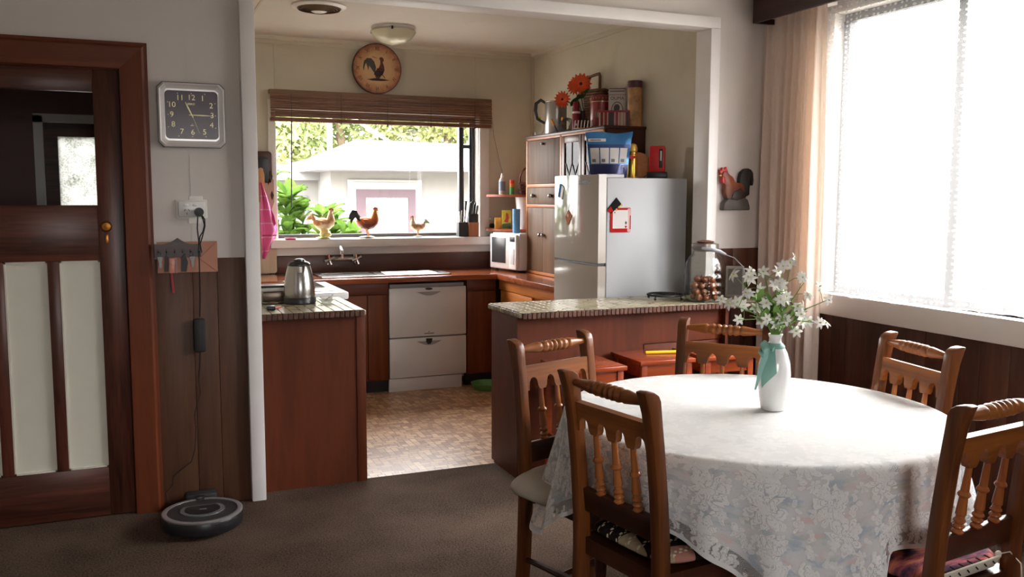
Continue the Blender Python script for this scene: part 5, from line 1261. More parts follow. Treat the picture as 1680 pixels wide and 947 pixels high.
build(MB().box((.715, 4.862, .966), (.24, .022, .012), .004), 'handle', M_black, t)

# ------------------------------------------------------------------ boards and towel at the back wall
M_brd = wood('cutting_board_pale', S(186, 168, 140), S(214, 198, 172), 2, 6, .5, .05)
t = thing('cutting_board', 'pale cutting board leaning on the wall left of the sink', 'board', (.90, 6.9, .86))
build(bevel_prism(off(rrect(.07, .16, .02), .905, 1.025), 6.90, 6.918, 'XZ', .003), 'board', M_brd, t)
t = thing('cutting_board', 'grey-brown upright board standing beside the window apron', 'board', (.945, 6.93, .86))
build(MB().span(.925, .958, 6.915, 6.935, .86, 1.06, .003), 'board', plain('grey_board', S(142, 130, 112), .6), t)
t = thing('serving_board', 'dark brown rounded wooden tray hanging left of the kitchen window', 'tray', (.885, 6.9, 1.6))
build(bevel_prism(off(rrect(.07, .12, .025), .885, 1.655), 6.895, 6.925, 'XZ', .006), 'board', wood('dark_tray_wood', S(58, 32, 26), S(84, 50, 40), 2, 6, .4, .03), t)
build(bevel_prism(off(rrect(.05, .09, .02), .880, 1.64), 6.888, 6.896, 'XZ', .003), 'recess', M_black, t)
t = thing('paddle_board', 'small tan wooden paddle hanging in front of the dark tray', 'board', (.868, 6.87, 1.6))
build(bevel_prism([(.845, 1.40), (.895, 1.40), (.895, 1.60), (.885, 1.645), (.87, 1.655), (.852, 1.645), (.845, 1.60)], 6.868, 6.88, 'XZ', .003), 'paddle', wood('tan_paddle_wood', S(170, 120, 76), S(200, 154, 106), 2, 6, .5, .03), t)
t = thing('patterned_cloth', 'patterned pale cloth with brown leaf shapes by the window', 'cloth', (.94, 6.9, 1.4))
build(MB().prism([(.895, 1.70), (.93, 1.62), (.965, 1.56), (.965, 1.40), (.94, 1.33), (.90, 1.30)], 6.895, 6.905), 'cloth', plain('pale_print_cloth', S(176, 158, 132), .9), t)
for a, b, s in ((.944, 1.59, 1), (.95, 1.45, .9), (.925, 1.545, .5)):
    build(MB().prism([(a, b + .04 * s), (a + .014 * s, b), (a, b - .045 * s), (a - .014 * s, b)], 6.8935, 6.896), 'leaf_print', plain('brown_print', S(74, 52, 44), .9), t)
def towel_mat():
    m, nt, b = newmat('pink_check_towel'); L = nt.links; at = nd(nt, 'ShaderNodeAttribute', attribute_name='puv')
    bk = nd(nt, 'ShaderNodeTexBrick', Scale=1.0); bk.offset = 0.0; bk.inputs['Brick Width'].default_value = .24; bk.inputs['Row Height'].default_value = .18; bk.inputs['Mortar Size'].default_value = .008
    bk.inputs['Color1'].default_value = S(236, 130, 184); bk.inputs['Color2'].default_value = S(230, 116, 174); bk.inputs['Mortar'].default_value = S(240, 190, 214)
    L.new(at.outputs['Vector'], bk.inputs['Vector']); L.new(bk.outputs['Color'], b.inputs['Base Color']); b.inputs['Roughness'].default_value = .95; b.inputs['Specular IOR Level'].default_value = .1; return m
def towel(u, v):
    z = lerp(1.545, .985, v); wdt = lerp(.015, .13, min(1, v * 1.55)) * (1 if v < .62 else lerp(1, .25, (v - .62) / .38))
    x = .858 + u * wdt + .004 * math.sin(9 * v)
    y = 6.850 - .028 * math.sin(u * PI * 3.1 + 1.5 * v) - .018 * u
    return (x - .004, y, z + (.03 * (1 - u) if v > .6 else 0) * -1 * (v - .6))
t = thing('tea_towel', 'pink checked tea towel hanging left of the kitchen window', 'towel', (.88, 6.85, 1.3))
build(MB().grid(towel, 24, 40, uvfn=lambda u, v: (u * .5 + .1, v * 1.0)), 'cloth', towel_mat(), t, sharp=180)
build(MB().prism([(.925, 1.36), (.95, 1.30), (.962, 1.24), (.950, 1.22), (.935, 1.27)], 6.818, 6.822), 'embroidery', plain('dark_pink_print', S(176, 44, 106), .9), t)
build(MB().span(.862, .965, 6.812, 6.816, 1.150, 1.158), 'stripe', bpy.data.materials['dark_pink_print'], t)
tag(build(MB().lathe([(0, 0), (.040, 0), (.046, .010), (.044, .012), (.036, .004), (0, .004)], 26, TR(1.075, 6.875, SZ)), 'soap_dish', plain('raspberry_plastic', S(196, 48, 92), .4)), 'flat raspberry-coloured dish at the left end of the window sill', 'dish')

# ------------------------------------------------------------------ knife blocks
M_kb = wood('knife_block_wood', S(150, 92, 54), S(182, 122, 78), 2, 7, .4, .03)
t = thing('knife_block', 'black knife block with steel-handled knives on the right of the sill', 'knife block', (2.455, 6.90, SZ))
build(bevel_prism([(2.418, SZ), (2.498, SZ), (2.498, SZ + .118), (2.418, SZ + .118)], 6.87, 6.95 - .012, 'XZ', .003), 'block', M_blackm, t)
for i, h in enumerate((.085, .095, .10)):
    x = 2.434 + i * .023
    build(MB().box((x, 6.90, SZ + .118 + h / 2), (.012, .016, h), .003, T=RY(.05 * (i - 1))), 'knife_handle', M_chrome if i != 1 else M_black, t)
build(MB().tube([(2.48, 6.90, SZ + .118), (2.484, 6.90, SZ + .20), (2.49, 6.90, SZ + .29)], [.006, .007, .011], 8), 'steel', M_alu, t)
t = thing('knife_block', 'brown wooden knife block full of black-handled knives, rightmost on the sill', 'knife block', (2.545, 6.90, SZ))
build(bevel_prism([(2.503, SZ), (2.588, SZ), (2.588, SZ + .116), (2.503, SZ + .116)], 6.86, 6.938, 'XZ', .003), 'block', M_kb, t)
build(MB().span(2.505, 2.586, 6.87, 6.93, SZ + .112, SZ + .185, .003), 'upper_block', M_black, t)
for i, (dx, h) in enumerate(((-.03, .11), (-.012, .12), (.006, .10), (.022, .115), (.034, .09))):
    build(MB().box((2.545 + dx, 6.885 + .02 * (i % 2), SZ + .185 + h / 2 - .02), (.013, .018, h), .004, T=RY(.12)), 'knife_handle', M_black, t)

# ------------------------------------------------------------------ corner shelf items
t = thing('spray_bottle', 'clear spray bottle with blue label on the upper corner shelf', 'bottle', (2.735, 6.72, 1.461))
c1 = TR(2.735, 6.72, 1.461)
build(MB().lathe([(0, 0), (.026, 0), (.027, .01), (.026, .11), (.018, .13), (.012, .135), (0, .135)], 20, c1), 'body', plain('milky_plastic', S(196, 196, 190), .25), t)
build(MB().lathe([(.0268, .03), (.0274, .03), (.0274, .105), (.0268, .105)], 20, c1), 'label', plain('pale_blue_label', S(120, 136, 160), .4), t)
build(MB().lathe([(.012, .135), (.012, .15), (.009, .155), (.009, .17), (0, .172)], 14, c1), 'cap', M_white, t)
t = thing('glue_stick', 'orange and green striped tube on the upper corner shelf', 'tube', (2.795, 6.66, 1.461))
c1 = TR(2.795, 6.66, 1.461)
build(MB().lathe([(0, 0), (.019, 0), (.019, .062), (0, .062)], 18, c1), 'lower', plain('green_print', S(60, 150, 70), .4), t)
build(MB().lathe([(0, .062), (.0192, .062), (.0192, .088), (0, .088)], 18, c1), 'middle', plain('orange_print', S(222, 120, 40), .4), t)
build(MB().lathe([(0, .088), (.0194, .088), (.0194, .115), (0, .118)], 18, c1), 'cap', plain('red_print', S(206, 60, 34), .4), t)
M_wick = plain('dark_red_wicker', S(98, 42, 32), .5, var=.3, vscale=40)
def basket(name, label, loc, rx, ry, h, mat, rows, hh, handle_dir='X', rot=0.0):
    t = thing(name, label, 'basket', loc, rot)
    mb = MB()
    for j in range(rows):
        v = j / (rows - 1); k = lerp(.78, 1, v ** .6)
        pts = [((rx * k + .004 * math.cos(a * PI / 2 + j * PI)) * math.cos(2 * PI * a / 40), (ry * k + .004 * math.cos(a * PI / 2 + j * PI)) * math.sin(2 * PI * a / 40), .008 + v * (h - .012)) for a in range(40)]
        mb.tube(pts, h / rows * .62, 6, closed=True)
    build(mb, 'weave', mat, t, local=True)
    build(MB().lathe([(0, 0), (.78, 0), (.78, .006), (0, .006)], 24, Matrix.Diagonal((rx, ry, 1, 1))), 'base', mat, t, local=True)
    pts = [(rx * math.cos(PI * i / 16), 0, h + hh * math.sin(PI * i / 16) ** .7) for i in range(17)]
    mb = MB().tube(pts, .008, 8)
    mb.tube([(p[0], .008 * math.cos(i * 2.1), p[2] + .006 * math.sin(i * 2.1)) for i, p in enumerate(pts)], .006, 6)
    build(mb, 'handle', mat, t, local=True)
    return t
basket('wicker_basket', 'small dark red wicker basket with hoop handle on the upper corner shelf', (2.95, 6.66, 1.461), .085, .075, .095, M_wick, 7, .125)
tag(build(MB().ball((2.935, 6.64, 1.545), (.045, .04, .03), 12, 8), 'cloth_bundle', plain('sage_cloth', S(168, 172, 150), .9)), 'pale cloth bundle lying inside the small red basket', 'cloth')
t = thing('white_jug', 'tall white plastic jug on the lower corner shelf', 'jug', (2.885, 6.62, 1.185))
c1 = TR(2.885, 6.62, 1.185)
build(MB().lathe([(0, 0), (.045, 0), (.047, .01), (.055, .12), (.072, .255), (.069, .255), (.05, .1), (0, .06)], 28, c1), 'body', M_white, t)
build(MB().tube([(.065, 0, .22), (.10, 0, .21), (.10, 0, .12), (.055, 0, .09)], .008, 8, T=c1 @ RZ(-.6)), 'handle', M_white, t)
t = thing('food_box', 'yellow box with a red rooster print on the lower corner shelf', 'box', (2.765, 6.70, 1.185))
T = TR(2.765, 6.70, 1.185) @ RZ(-.38)
build(MB().box((0, 0, .075), (.075, .03, .15), .002, T=None), 'carton', plain('yellow_green_carton', S(206, 184, 60), .5, var=.3, vscale=14), t, local=True).rotation_euler = (0, 0, -.38)
o = build(MB().prism([(-.02, .06), (.012, .05), (.02, .09), (.012, .125), (-.005, .13), (-.004, .09)], -.0165, -.0150), 'print', plain('carton_red', S(170, 40, 30), .5), t, local=True); o.rotation_euler = (0, 0, -.38)
o = build(MB().prism([(-.034, .005), (.034, .005), (.034, .05), (-.034, .04)], -.0162, -.0150), 'print', plain('carton_green', S(70, 110, 50), .5), t, local=True); o.rotation_euler = (0, 0, -.38)
t = thing('food_box', 'small orange packet at the left of the lower corner shelf', 'box', (2.705, 6.74, 1.185))
o = build(MB().box((0, 0, .045), (.05, .025, .09), .002), 'carton', plain('orange_carton', S(214, 150, 50), .5, var=.35, vscale=30), t, local=True); o.rotation_euler = (0, 0, -.3)
t = thing('tumbler', 'tall blue plastic tumbler standing on the microwave', 'tumbler', (2.745, 6.45, 1.162))
c1 = TR(2.745, 6.45, 1.162)
build(MB().lathe([(0, 0), (.028, 0), (.029, .004), (.031, .185), (.029, .187), (.027, .01), (0, .008)], 24, c1), 'body', plain('blue_plastic', S(98, 156, 204), .35), t)

# ------------------------------------------------------------------ dresser top
DT = 1.9055
def facing(x, y): return -math.atan2(x, y)
t = thing('steel_jug', 'grey stainless jug with strap handle at the left of the dresser top', 'jug', (2.95, 6.177, DT))
c1 = TR(2.95, 6.177, DT)
build(MB().lathe([(0, 0), (.080, 0), (.082, .006), (.082, .245), (.086, .250), (.084, .254), (.078, .25), (.078, .01), (0, .01)], 36, c1), 'body', plain('dull_steel', (.42, .40, .38, 1), .34, 1.0), t)
build(MB().tube([(.08, 0, .242), (.115, 0, .262), (.150, 0, .235), (.155, 0, .18), (.14, 0, .12), (.082, 0, .09)], [.010, .012, .013, .013, .011, .009], 8, flat=.5, T=c1 @ RZ(2.75)), 'handle', M_black, t)
t = thing('oil_bottle', 'small clear bottle with yellow top in front of the steel jug', 'bottle', (2.86, 6.30, DT))
c1 = TR(2.86, 6.30, DT)
build(MB().lathe([(0, 0), (.028, 0), (.03, .01), (.028, .08), (.014, .105), (.012, .12), (0, .12)], 18, c1), 'body', M_clear, t)
build(MB().lathe([(.013, .112), (.016, .115), (.018, .135), (.008, .145), (0, .146)], 14, c1), 'cap', M_yel, t)
build(MB().tube([(.014, 0, .11), (.04, 0, .10), (.045, 0, .05), (.028, 0, .02)], .004, 6, T=c1 @ RZ(-.4)), 'handle', M_winwhite, t)
M_org = plain('orange_petal', S(226, 84, 30), .55, var=.2, vscale=30)
M_green = plain('leaf_green', S(48, 84, 40), .55, var=.2, vscale=20)
t = thing('flower_vase', 'hidden dark vase of orange artificial daisies on the dresser top', 'vase', (2.98, 5.80, DT))
build(MB().lathe([(0, 0), (.03, 0), (.04, .05), (.025, .13), (.03, .15), (.026, .15), (.02, .12), (0, .02)], 18, TR(2.98, 5.80, DT)), 'body', plain('dark_vase', S(60, 40, 40), .4), t)
def daisy(label, c, r, nrm, base):
    t = thing('daisy', label, 'flower', base, group='orange daisies on the dresser')
    n_ = Vector(nrm).normalized(); T = Matrix.Translation(c) @ n_.to_track_quat('Z', 'Y').to_matrix().to_4x4()
    for layer in range(2):
        for k in range(15):
            a = 2 * PI * k / 15 + layer * .2; q = r * (1 - .16 * layer)
            build(MB().prism([(.2 * q, -.05 * q), (.55 * q, -.11 * q), (.85 * q, -.09 * q), (q, 0), (.85 * q, .09 * q), (.55 * q, .11 * q), (.2 * q, .05 * q)], .002 + layer * .006, .0035 + layer * .006, 'XY', T=T @ RZ(a) @ RY(-.12 - .14 * layer)), 'petal', M_org, t)
    build(MB().ball((0, 0, .006), (.3 * r, .3 * r, .1 * r), 14, 8, ), 'flower_eye', plain('daisy_brown', S(50, 26, 20), .8) if 'daisy_brown' not in bpy.data.materials else bpy.data.materials['daisy_brown'], t, local=True).matrix_local = MW[t.name].inverted() @ T
    b0 = Vector(base) + Vector((0, 0, .12)); mid = (Vector(c) + b0) / 2 + Vector((0, .02, .02))
    build(MB().tube([b0, mid, Vector(c) - n_ * .004], .0035, 6), 'stem', M_green, t)
    for s in (-1, 1):
        p0 = mid + Vector((0, 0, -.02)); T2 = Matrix.Translation(p0) @ RZ(s * 1.1 - .5) @ RY(-.5)
        build(MB().prism([(0, -.004), (.04, -.024), (.085, -.02), (.12, 0), (.085, .02), (.04, .024), (0, .004)], -.001, .001, 'XY', T=T2), 'leaf', M_green, t)
daisy('large orange daisy in front of the wicker basket handle', (2.95, 5.77, 2.240), .082, (-.5, -.85, .15), (2.985, 5.79, DT + .02))
daisy('orange daisy partly hidden behind the large one', (2.955, 5.87, 2.235), .066, (-.8, -.55, .1), (2.98, 5.81, DT + .02))
daisy('lowest orange daisy, leaning over the steel jug', (2.90, 5.96, 2.150), .066, (-.65, -.75, -.05), (2.975, 5.80, DT + .02))
t = thing('spray_can', 'slim red can with a white star standing by the daisies', 'can', (2.92, 5.78, DT))
c1 = TR(2.92, 5.78, DT)
M_maroon = plain('maroon_paint', S(134, 28, 44), .35)
build(MB().lathe([(0, 0), (.028, 0), (.029, .005), (.029, .15), (.024, .16), (0, .16)], 22, c1), 'body', M_maroon, t)
build(MB().lathe([(.0292, .128), (.0294, .128), (.0294, .142), (.0292, .142)], 22, c1), 'band', M_winwhite, t)
build(MB().lathe([(.024, .16), (.025, .20), (.02, .212), (0, .213)], 18, c1), 'cap', M_maroon, t)
star = [((.011 if i % 2 == 0 else .0045) * math.sin(i * PI / 5), .05 + (.011 if i % 2 == 0 else .0045) * math.cos(i * PI / 5)) for i in range(10)]
build(MB().prism(star, -.0302, -.028, T=c1 @ RZ(facing(2.92, 5.78))), 'star', M_winwhite, t)
for i, (x, y, lean, lab, mt) in enumerate(((2.845, 5.93, -.45, 'orange marker leaning left on the dresser top', 'marker_orange'), (2.85, 5.87, .05, 'upright orange marker on the dresser top', 'marker_amber'))):
    t = thing('marker', lab, 'pen', (x, y, DT)); T = TR(x, y, DT + .003) @ RZ(facing(x, y)) @ RY(lean)
    build(MB().lathe([(0, 0), (.008, 0), (.008, .055), (0, .055)], 10, T), 'barrel', plain('marker_grey', S(90, 96, 110), .4) if i == 0 else bpy.data.materials['marker_grey'], t)
    build(MB().lathe([(0, .055), (.0085, .055), (.0085, .105), (0, .107)], 10, T), 'cap', plain(mt, S(226, 150 - 10 * i, 40), .4), t)
t = thing('wire_coil', 'coil of grey wire between the markers and the red can', 'coil', (2.88, 5.84, DT))
mb = MB()
for k in range(5): mb.tube([(2.88 + (.05 - .006 * k) * math.cos(2 * PI * i / 24) * .92, 5.84 - (.05 - .006 * k) * math.cos(2 * PI * i / 24) * .39 + .004 * k, DT + .052 + (.05 - .004 * k) * math.sin(2 * PI * i / 24)) for i in range(24)], .0024, 6, closed=True)
build(mb, 'wire', M_alul, t)
t = thing('glass_decanter', 'dark crystal decanter half hidden behind the red can', 'decanter', (2.99, 5.93, DT))
build(MB().lathe([(0, 0), (.045, 0), (.05, .05), (.02, .11), (.014, .15), (0, .15)], 14, TR(2.99, 5.93, DT)), 'body', glass_thin('smoky_glass', tint=(.5, .5, .52, 1), fres=1.7), t)
build(MB().ball((2.99, 5.93, DT + .175), (.026, .026, .03), 8, 6), 'stopper', bpy.data.materials['smoky_glass'], t)
t = thing('wire_rack', 'low white rack with curved wires at the dresser edge', 'rack', (2.87, 5.55, DT))
T = TR(2.87, 5.56, DT) @ RZ(facing(2.87, 5.56))
build(MB().box((0, 0, .006), (.15, .05, .008), .003), 'base', M_winwhite, t, local=True).rotation_euler = (0, 0, facing(2.87, 5.56))
for i in range(7):
    x = -.066 + i * .022
    build(MB().tube([(x, -.02, .008), (x + .004, -.02, .05), (x + .006, 0, .062), (x + .004, .02, .05), (x, .02, .008)], .0035, 7, T=T), 'wire', M_winwhite, t)
M_tin = plain('red_tin', S(138, 34, 40), .3, var=.12, vscale=20)
t = thing('biscuit_tin', 'tall round red tin with a pale crest among the dresser top clutter', 'tin', (2.99, 5.52, DT))
c1 = TR(2.985, 5.535, DT); fz = facing(2.985, 5.535)
build(MB().lathe([(0, 0), (.07, 0), (.072, .004), (.072, .20), (0, .20)], 40, c1), 'body', M_tin, t)
ld = build(MB().lathe([(.0735, .196), (.0735, .222), (.068, .232), (.03, .240), (0, .241)], 40, c1), 'lid', plain('red_tin_lid', S(120, 26, 34), .3), t)
build(MB().lathe([(.0725, .186), (.0729, .186), (.0729, .190), (.0725, .190)], 40, c1), 'band', M_gold, t)
mb = MB()
for k in range(20): a = k * 2 * PI / 20; mb.ball((2.985 + .0735 * math.cos(a), 5.535 + .0735 * math.sin(a), DT + .21), .004, 6, 5)
build(mb, 'bead', M_gold, ld)
build(MB().lathe([(0, .0), (.024, 0), (.024, .002), (0, .002)], 20, c1 @ RZ(fz) @ TR(-.005, -.071, .10) @ RX(PI / 2)).lathe([(.030, 0), (.032, .001), (.030, .002)], 20, c1 @ RZ(fz) @ TR(-.005, -.0705, .10) @ RX(PI / 2), cap=False), 'crest', plain('tin_crest', S(176, 160, 132), .4, var=.4, vscale=80), t)
t = thing('rusk_box', 'white printed rusk box with an oval portrait on the dresser top', 'box', (3.012, 5.355, DT))
fz = facing(3.02, 5.333)
def L_(mb, name, mat, par=t): return build(mb, name, mat, par, local=True)
def rotl(o, a): o.rotation_euler = (0, 0, a); return o
M_card = plain('white_card', S(196, 192, 190), .5)
bx = rotl(L_(MB().box((0, .0, .135), (.115, .055, .27), .002), 'carton', M_card), fz)
MW[bx.name] = MW[t.name] @ RZ(fz)
def onbox(mb, name, mat): return build(mb, name, mat, bx, local=True)
fw = FACE_Y
o = text('OUMA', 'lettering', .031, (0, 0, 0), FACE_Y, M_ink, None, sx=.9); o.parent = bx; o.matrix_local = TR(0, -.0285, .195) @ FACE_Y.to_4x4()
onbox(MB().span(-.05, .05, -.0285, -.0275, .240, .245), 'border', M_ink)
oval = lambda a, b, z, n=28: [(a * math.cos(2 * PI * i / n), z + b * math.sin(2 * PI * i / n)) for i in range(n)]
onbox(MB().prism(oval(.040, .058, .115), -.0290, -.0275), 'oval_frame', M_ink); onbox(MB().prism(oval(.036, .053, .115), -.0296, -.0280), 'oval_ground', M_card)
onbox(MB().prism([(-.03, .085), (.03, .085), (.022, .10), (.008, .108), (.008, .115), (.016, .122), (.018, .14), (.008, .156), (-.012, .156), (-.022, .142), (-.022, .12), (-.012, .108), (-.022, .10)], -.0300, -.0285), 'portrait', plain('grey_print', S(70, 68, 70), .6))
onbox(MB().span(-.054, .054, -.0285, -.0275, .256, .262).span(-.058, .058, -.0285, -.0275, .218, .221), 'border', plain('red_border', S(120, 50, 60), .5))
t = thing('card_tube', 'tall cylinder tin printed with autumn colours at the dresser end', 'tin', (3.05, 5.19, DT))
c1 = TR(3.05, 5.19, DT)
build(MB().lathe([(0, 0), (.046, 0), (.047, .003), (.047, .255), (0, .255)], 32, c1), 'body', plain('autumn_print', S(188, 140, 88), .4, var=.55, vscale=16), t)
build(MB().lathe([(.048, .25), (.049, .292), (.046, .296), (0, .296)], 32, c1), 'lid', plain('plum_lid', S(70, 34, 46), .4), t)
t = thing('gift_tin', 'low red tin with coloured stripes along the dresser edge', 'tin', (2.93, 5.25, DT)); fz = facing(2.93, 5.25)
bx = rotl(L_(MB().box((0, 0, .047), (.20, .07, .094), .003), 'body', plain('stripe_red', S(156, 40, 48), .4), t), fz); MW[bx.name] = MW[t.name] @ RZ(fz)
build(MB().box((0, 0, .098), (.206, .076, .012), .003), 'lid', bpy.data.materials['stripe_red'], bx, local=True)
sm = [plain('stripe_dark', S(44, 34, 36), .4), plain('stripe_cream', S(176, 156, 130), .4), plain('stripe_white', S(206, 200, 196), .4)]
for x, wd, k in ((-.092, .006, 2), (-.080, .004, 0), (-.066, .010, 1), (-.042, .006, 2), (-.018, .030, 0), (.006, .005, 2), (.032, .006, 2), (.052, .022, 1), (.07, .005, 2), (.088, .016, 0)):
    build(MB().box((x, -.0355, .047), (wd, .002, .088)), 'stripe', sm[k], bx, local=True)
t = basket('picnic_basket', 'brown wicker basket with square handle against the kitchen wall', (3.042, 5.72, DT), .058, .125, .285, plain('brown_wicker', S(104, 66, 42), .6, var=.3, vscale=40), 16, .0)
for c in list(t.children):
    if c.name.startswith('handle'): bpy.data.objects.remove(c)
t.rotation_euler = (0, 0, .0)
build(MB().tube([(0, .11, .28), (-.0, .115, .36), (0, .09, .395), (0, -.0, .40), (0, -.05, .40), (0, -.06, .38), (0, -.06, .28)], .011, 8, T=None), 'handle', bpy.data.materials['brown_wicker'], t, local=True)

# ------------------------------------------------------------------ things on the fridge
FT = 1.5565
t = thing('foil_bag', 'big blue foil bag with white picture panels on top of the fridge', 'bag', (2.625, 4.76, FT)); fz = facing(2.625, 4.76)
def bagpt(u, v, s):
    wdt = lerp(.215, .275, v) if v < .9 else lerp(.275, .285, (v - .9) * 10)
    d = .055 * (1 - v) ** .7 * math.sin(PI * min(1, .06 + u * .88)) + .002
    x = (u - .5) * wdt; z = v * .272 + (.006 * math.sin(u * 7) if v > .95 else 0)
    return (x, s * d + .006 * math.sin(5 * v + 6 * u), z)
def bagm(u0, u1, v0, v1, name, mat, off_=0.0, par=None, nu=20, nv=14, both=True):
    mb = MB().grid(lambda u, v: tuple(a + b for a, b in zip(bagpt(lerp(u0, u1, u), lerp(v0, v1, v), -1), (0, -off_, 0))), nu, nv)
    if both: mb.grid(lambda u, v: bagpt(lerp(u0, u1, u), lerp(v0, v1, v), 1), nu, nv)
    o = build(mb, name, mat, par, local=True, sharp=60)
    if par is t: o.rotation_euler = (0, 0, fz)
    return o
M_foil = plain('blue_foil', S(52, 112, 164), .22, .35, bump=.3, bscale=14); M_navy = plain('navy_foil', S(36, 40, 84), .25, .3, bump=.3, bscale=14)
bg = bagm(0, 1, 0, 1, 'bag', M_foil, par=t)
bagm(0, 1, 0, .30, 'lower_band', M_navy, .0015, bg, both=False); bagm(0.02, .98, .62, .74, 'deep_blue_band', plain('deep_blue_foil', S(54, 72, 120), .25, .3), .0012, bg, both=False)  # navy band at the bottom, deeper blue band higher up
for i in range(4): 
    p_ = bagm(.06 + i * .235, .06 + i * .235 + (.21 if i < 3 else .17), .32, .66, 'picture_panel', M_card, .003, bg, 6, 6, both=False)
    bagm(.09 + i * .235, .09 + i * .235 + .09, .35, .42, 'small_print', plain('print_grey', S(96, 96, 104), .5) if 'print_grey' not in bpy.data.materials else bpy.data.materials['print_grey'], .0045, bg, 4, 4, both=False)
bagm(.03, .43, .80, .865, 'title_strip', M_card, .003, bg, 8, 4, both=False)
bagm(.08, .32, .822, .842, 'title_print', M_ink, .0045, bg, 6, 3, both=False)
t = thing('aerosol_can', 'gold aerosol can with red lettering on top of the fridge', 'can', (2.778, 4.75, FT)); c1 = TR(2.778, 4.75, FT); fz = facing(2.778, 4.75)
build(MB().lathe([(0, 0), (.033, 0), (.034, .004), (.034, .155), (.031, .163), (0, .163)], 28, c1), 'body', plain('gold_can', S(206, 160, 70), .22, .9), t)
build(MB().lathe([(.031, .163), (.0335, .166), (.033, .185), (.026, .203), (.012, .210), (0, .211)], 24, c1), 'cap', plain('gold_cap', S(196, 156, 76), .35, .4), t)
build(MB().lathe([(.0342, .138), (.0345, .138), (.0345, .143), (.0342, .143)], 28, c1), 'band', plain('can_red', S(186, 30, 30), .4), t)
T = c1 @ RZ(fz)
build(MB().prism([(-.022, .132), (-.004, .136), (.022, .134), (.026, .122), (.012, .118), (.004, .108), (-.010, .120), (-.024, .124)], -.0365, -.030, T=T), 'print', bpy.data.materials['can_red'], t)
t = thing('wooden_bowl', 'round tan wooden dish leaning behind the gold can', 'dish', (2.895, 4.87, FT))
build(MB().lathe([(0, -.008), (.078, -.008), (.082, 0), (.078, .008), (0, .004)], 36, TR(2.895, 4.87, FT + .084) @ RZ(facing(2.895, 4.87)) @ RX(PI / 2 - .14)), 'dish', wood('tan_dish_wood', S(178, 110, 66), S(204, 140, 92), 0, 6, .5, .03), t)
t = thing('torch', 'red box torch with black base on the right of the fridge', 'torch', (2.975, 4.78, FT)); fz = facing(2.975, 4.78)
bx = rotl(L_(MB().box((0, 0, .120), (.098, .07, .165), .012), 'body', plain('torch_red', S(206, 30, 34), .35), t), fz); MW[bx.name] = MW[t.name] @ RZ(fz)
rotl(L_(MB().box((0, 0, .022), (.125, .085, .044), .008), 'base', M_black, t), fz)
build(MB().box((.022, -.037, .125), (.022, .006, .115), .004), 'switch_plate', M_black, bx, local=True)
build(MB().box((.022, -.041, .140), (.010, .004, .06), .003), 'switch', M_winwhite, bx, local=True)
# magnets
M_mblue = plain('magnet_blue', S(40, 104, 160), .8, spec=.1); M_mor = plain('magnet_orange', S(186, 118, 76), .8, spec=.1)
XF = 2.4235
t = thing('fridge_magnet', 'slanted blue and white magnet on the fridge door', 'magnet', (XF, 5.0, 1.48))
build(MB().prism([(5.015, 1.525), (4.985, 1.515), (5.010, 1.44), (5.040, 1.445)], XF + .0005, XF + .010, 'YZ'), 'blue_strip', M_mblue, t)
build(MB().prism([(4.985, 1.515), (4.955, 1.50), (4.985, 1.43), (5.010, 1.44)], XF + .0005, XF + .010, 'YZ'), 'white_strip', M_card, t)
t = thing('fridge_magnet', 'orange diamond-shaped magnet on the fridge door', 'magnet', (XF - .002, 4.88, 1.33))
build(MB().prism([(4.925, 1.325), (4.885, 1.365), (4.835, 1.33), (4.885, 1.275)], XF - .004, XF + .008, 'YZ'), 'plate', M_mor, t)
build(MB().prism([(4.895, 1.335), (4.885, 1.345), (4.873, 1.333), (4.885, 1.315)], XF - .005, XF - .003, 'YZ'), 'print', plain('magnet_print', S(110, 60, 40), .5), t)
YS = 4.5445
t = thing('fridge_magnet', 'black magnet with gold teeth on the fridge side above the note', 'magnet', (2.54, YS, 1.40))
build(MB().prism([(2.503, 1.380), (2.523, 1.352), (2.590, 1.405), (2.558, 1.442)], YS - .008, YS), 'plate', plain('magnet_black', (.012, .012, .012, 1), .85, spec=.08), t)
for i in range(3): a = .30 + i * .25; build(MB().box((lerp(2.523, 2.59, a) + .014, YS - .009, lerp(1.352, 1.405, a) + .006), (.010, .003, .012), .001, T=RY(-.7)), 'tooth', plain('gold_paint', S(206, 160, 50), .4) if 'gold_paint' not in bpy.data.materials else bpy.data.materials['gold_paint'], t)
build(MB().prism([(2.497, 1.372), (2.512, 1.356), (2.535, 1.366), (2.52, 1.392)], YS - .0095, YS - .007), 'red_corner', plain('note_red', S(168, 36, 34), .85, spec=.05), t)
t = thing('card_note', 'red-framed playing card note stuck to the fridge side', 'note', (2.585, YS, 1.31))
build(MB().prism(off(rrect(.068, .071, .010), 2.588, 1.313), YS - .004, YS - .0005), 'frame', bpy.data.materials['note_red'], t)
build(MB().prism(off(rrect(.012, .068, .008), 2.644, 1.312), YS - .0048, YS - .0035), 'side_strip', plain('note_pink', S(196, 150, 150), .5), t)
build(MB().prism(off(rrect(.050, .053, .004), 2.585, 1.318), YS - .0052, YS - .0035), 'card', M_card, t)
build(MB().prism([(2.622, 1.285), (2.629, 1.297), (2.622, 1.309), (2.615, 1.297)], YS - .0060, YS - .005), 'spade', M_black, t)
build(MB().prism([(2.622, 1.264), (2.630, 1.277), (2.626, 1.282), (2.622, 1.279), (2.618, 1.282), (2.614, 1.277)], YS - .0060, YS - .005), 'heart', bpy.data.materials['note_red'], t)
build(MB().box((2.548, YS - .0055, 1.357), (.006, .0008, .009)), 'corner_index', bpy.data.materials['note_red'], t)
build(MB().box((2.651, YS - .0055, 1.30), (.006, .001, .08), .0004), 'edge_mark', bpy.data.materials['note_red'], t)

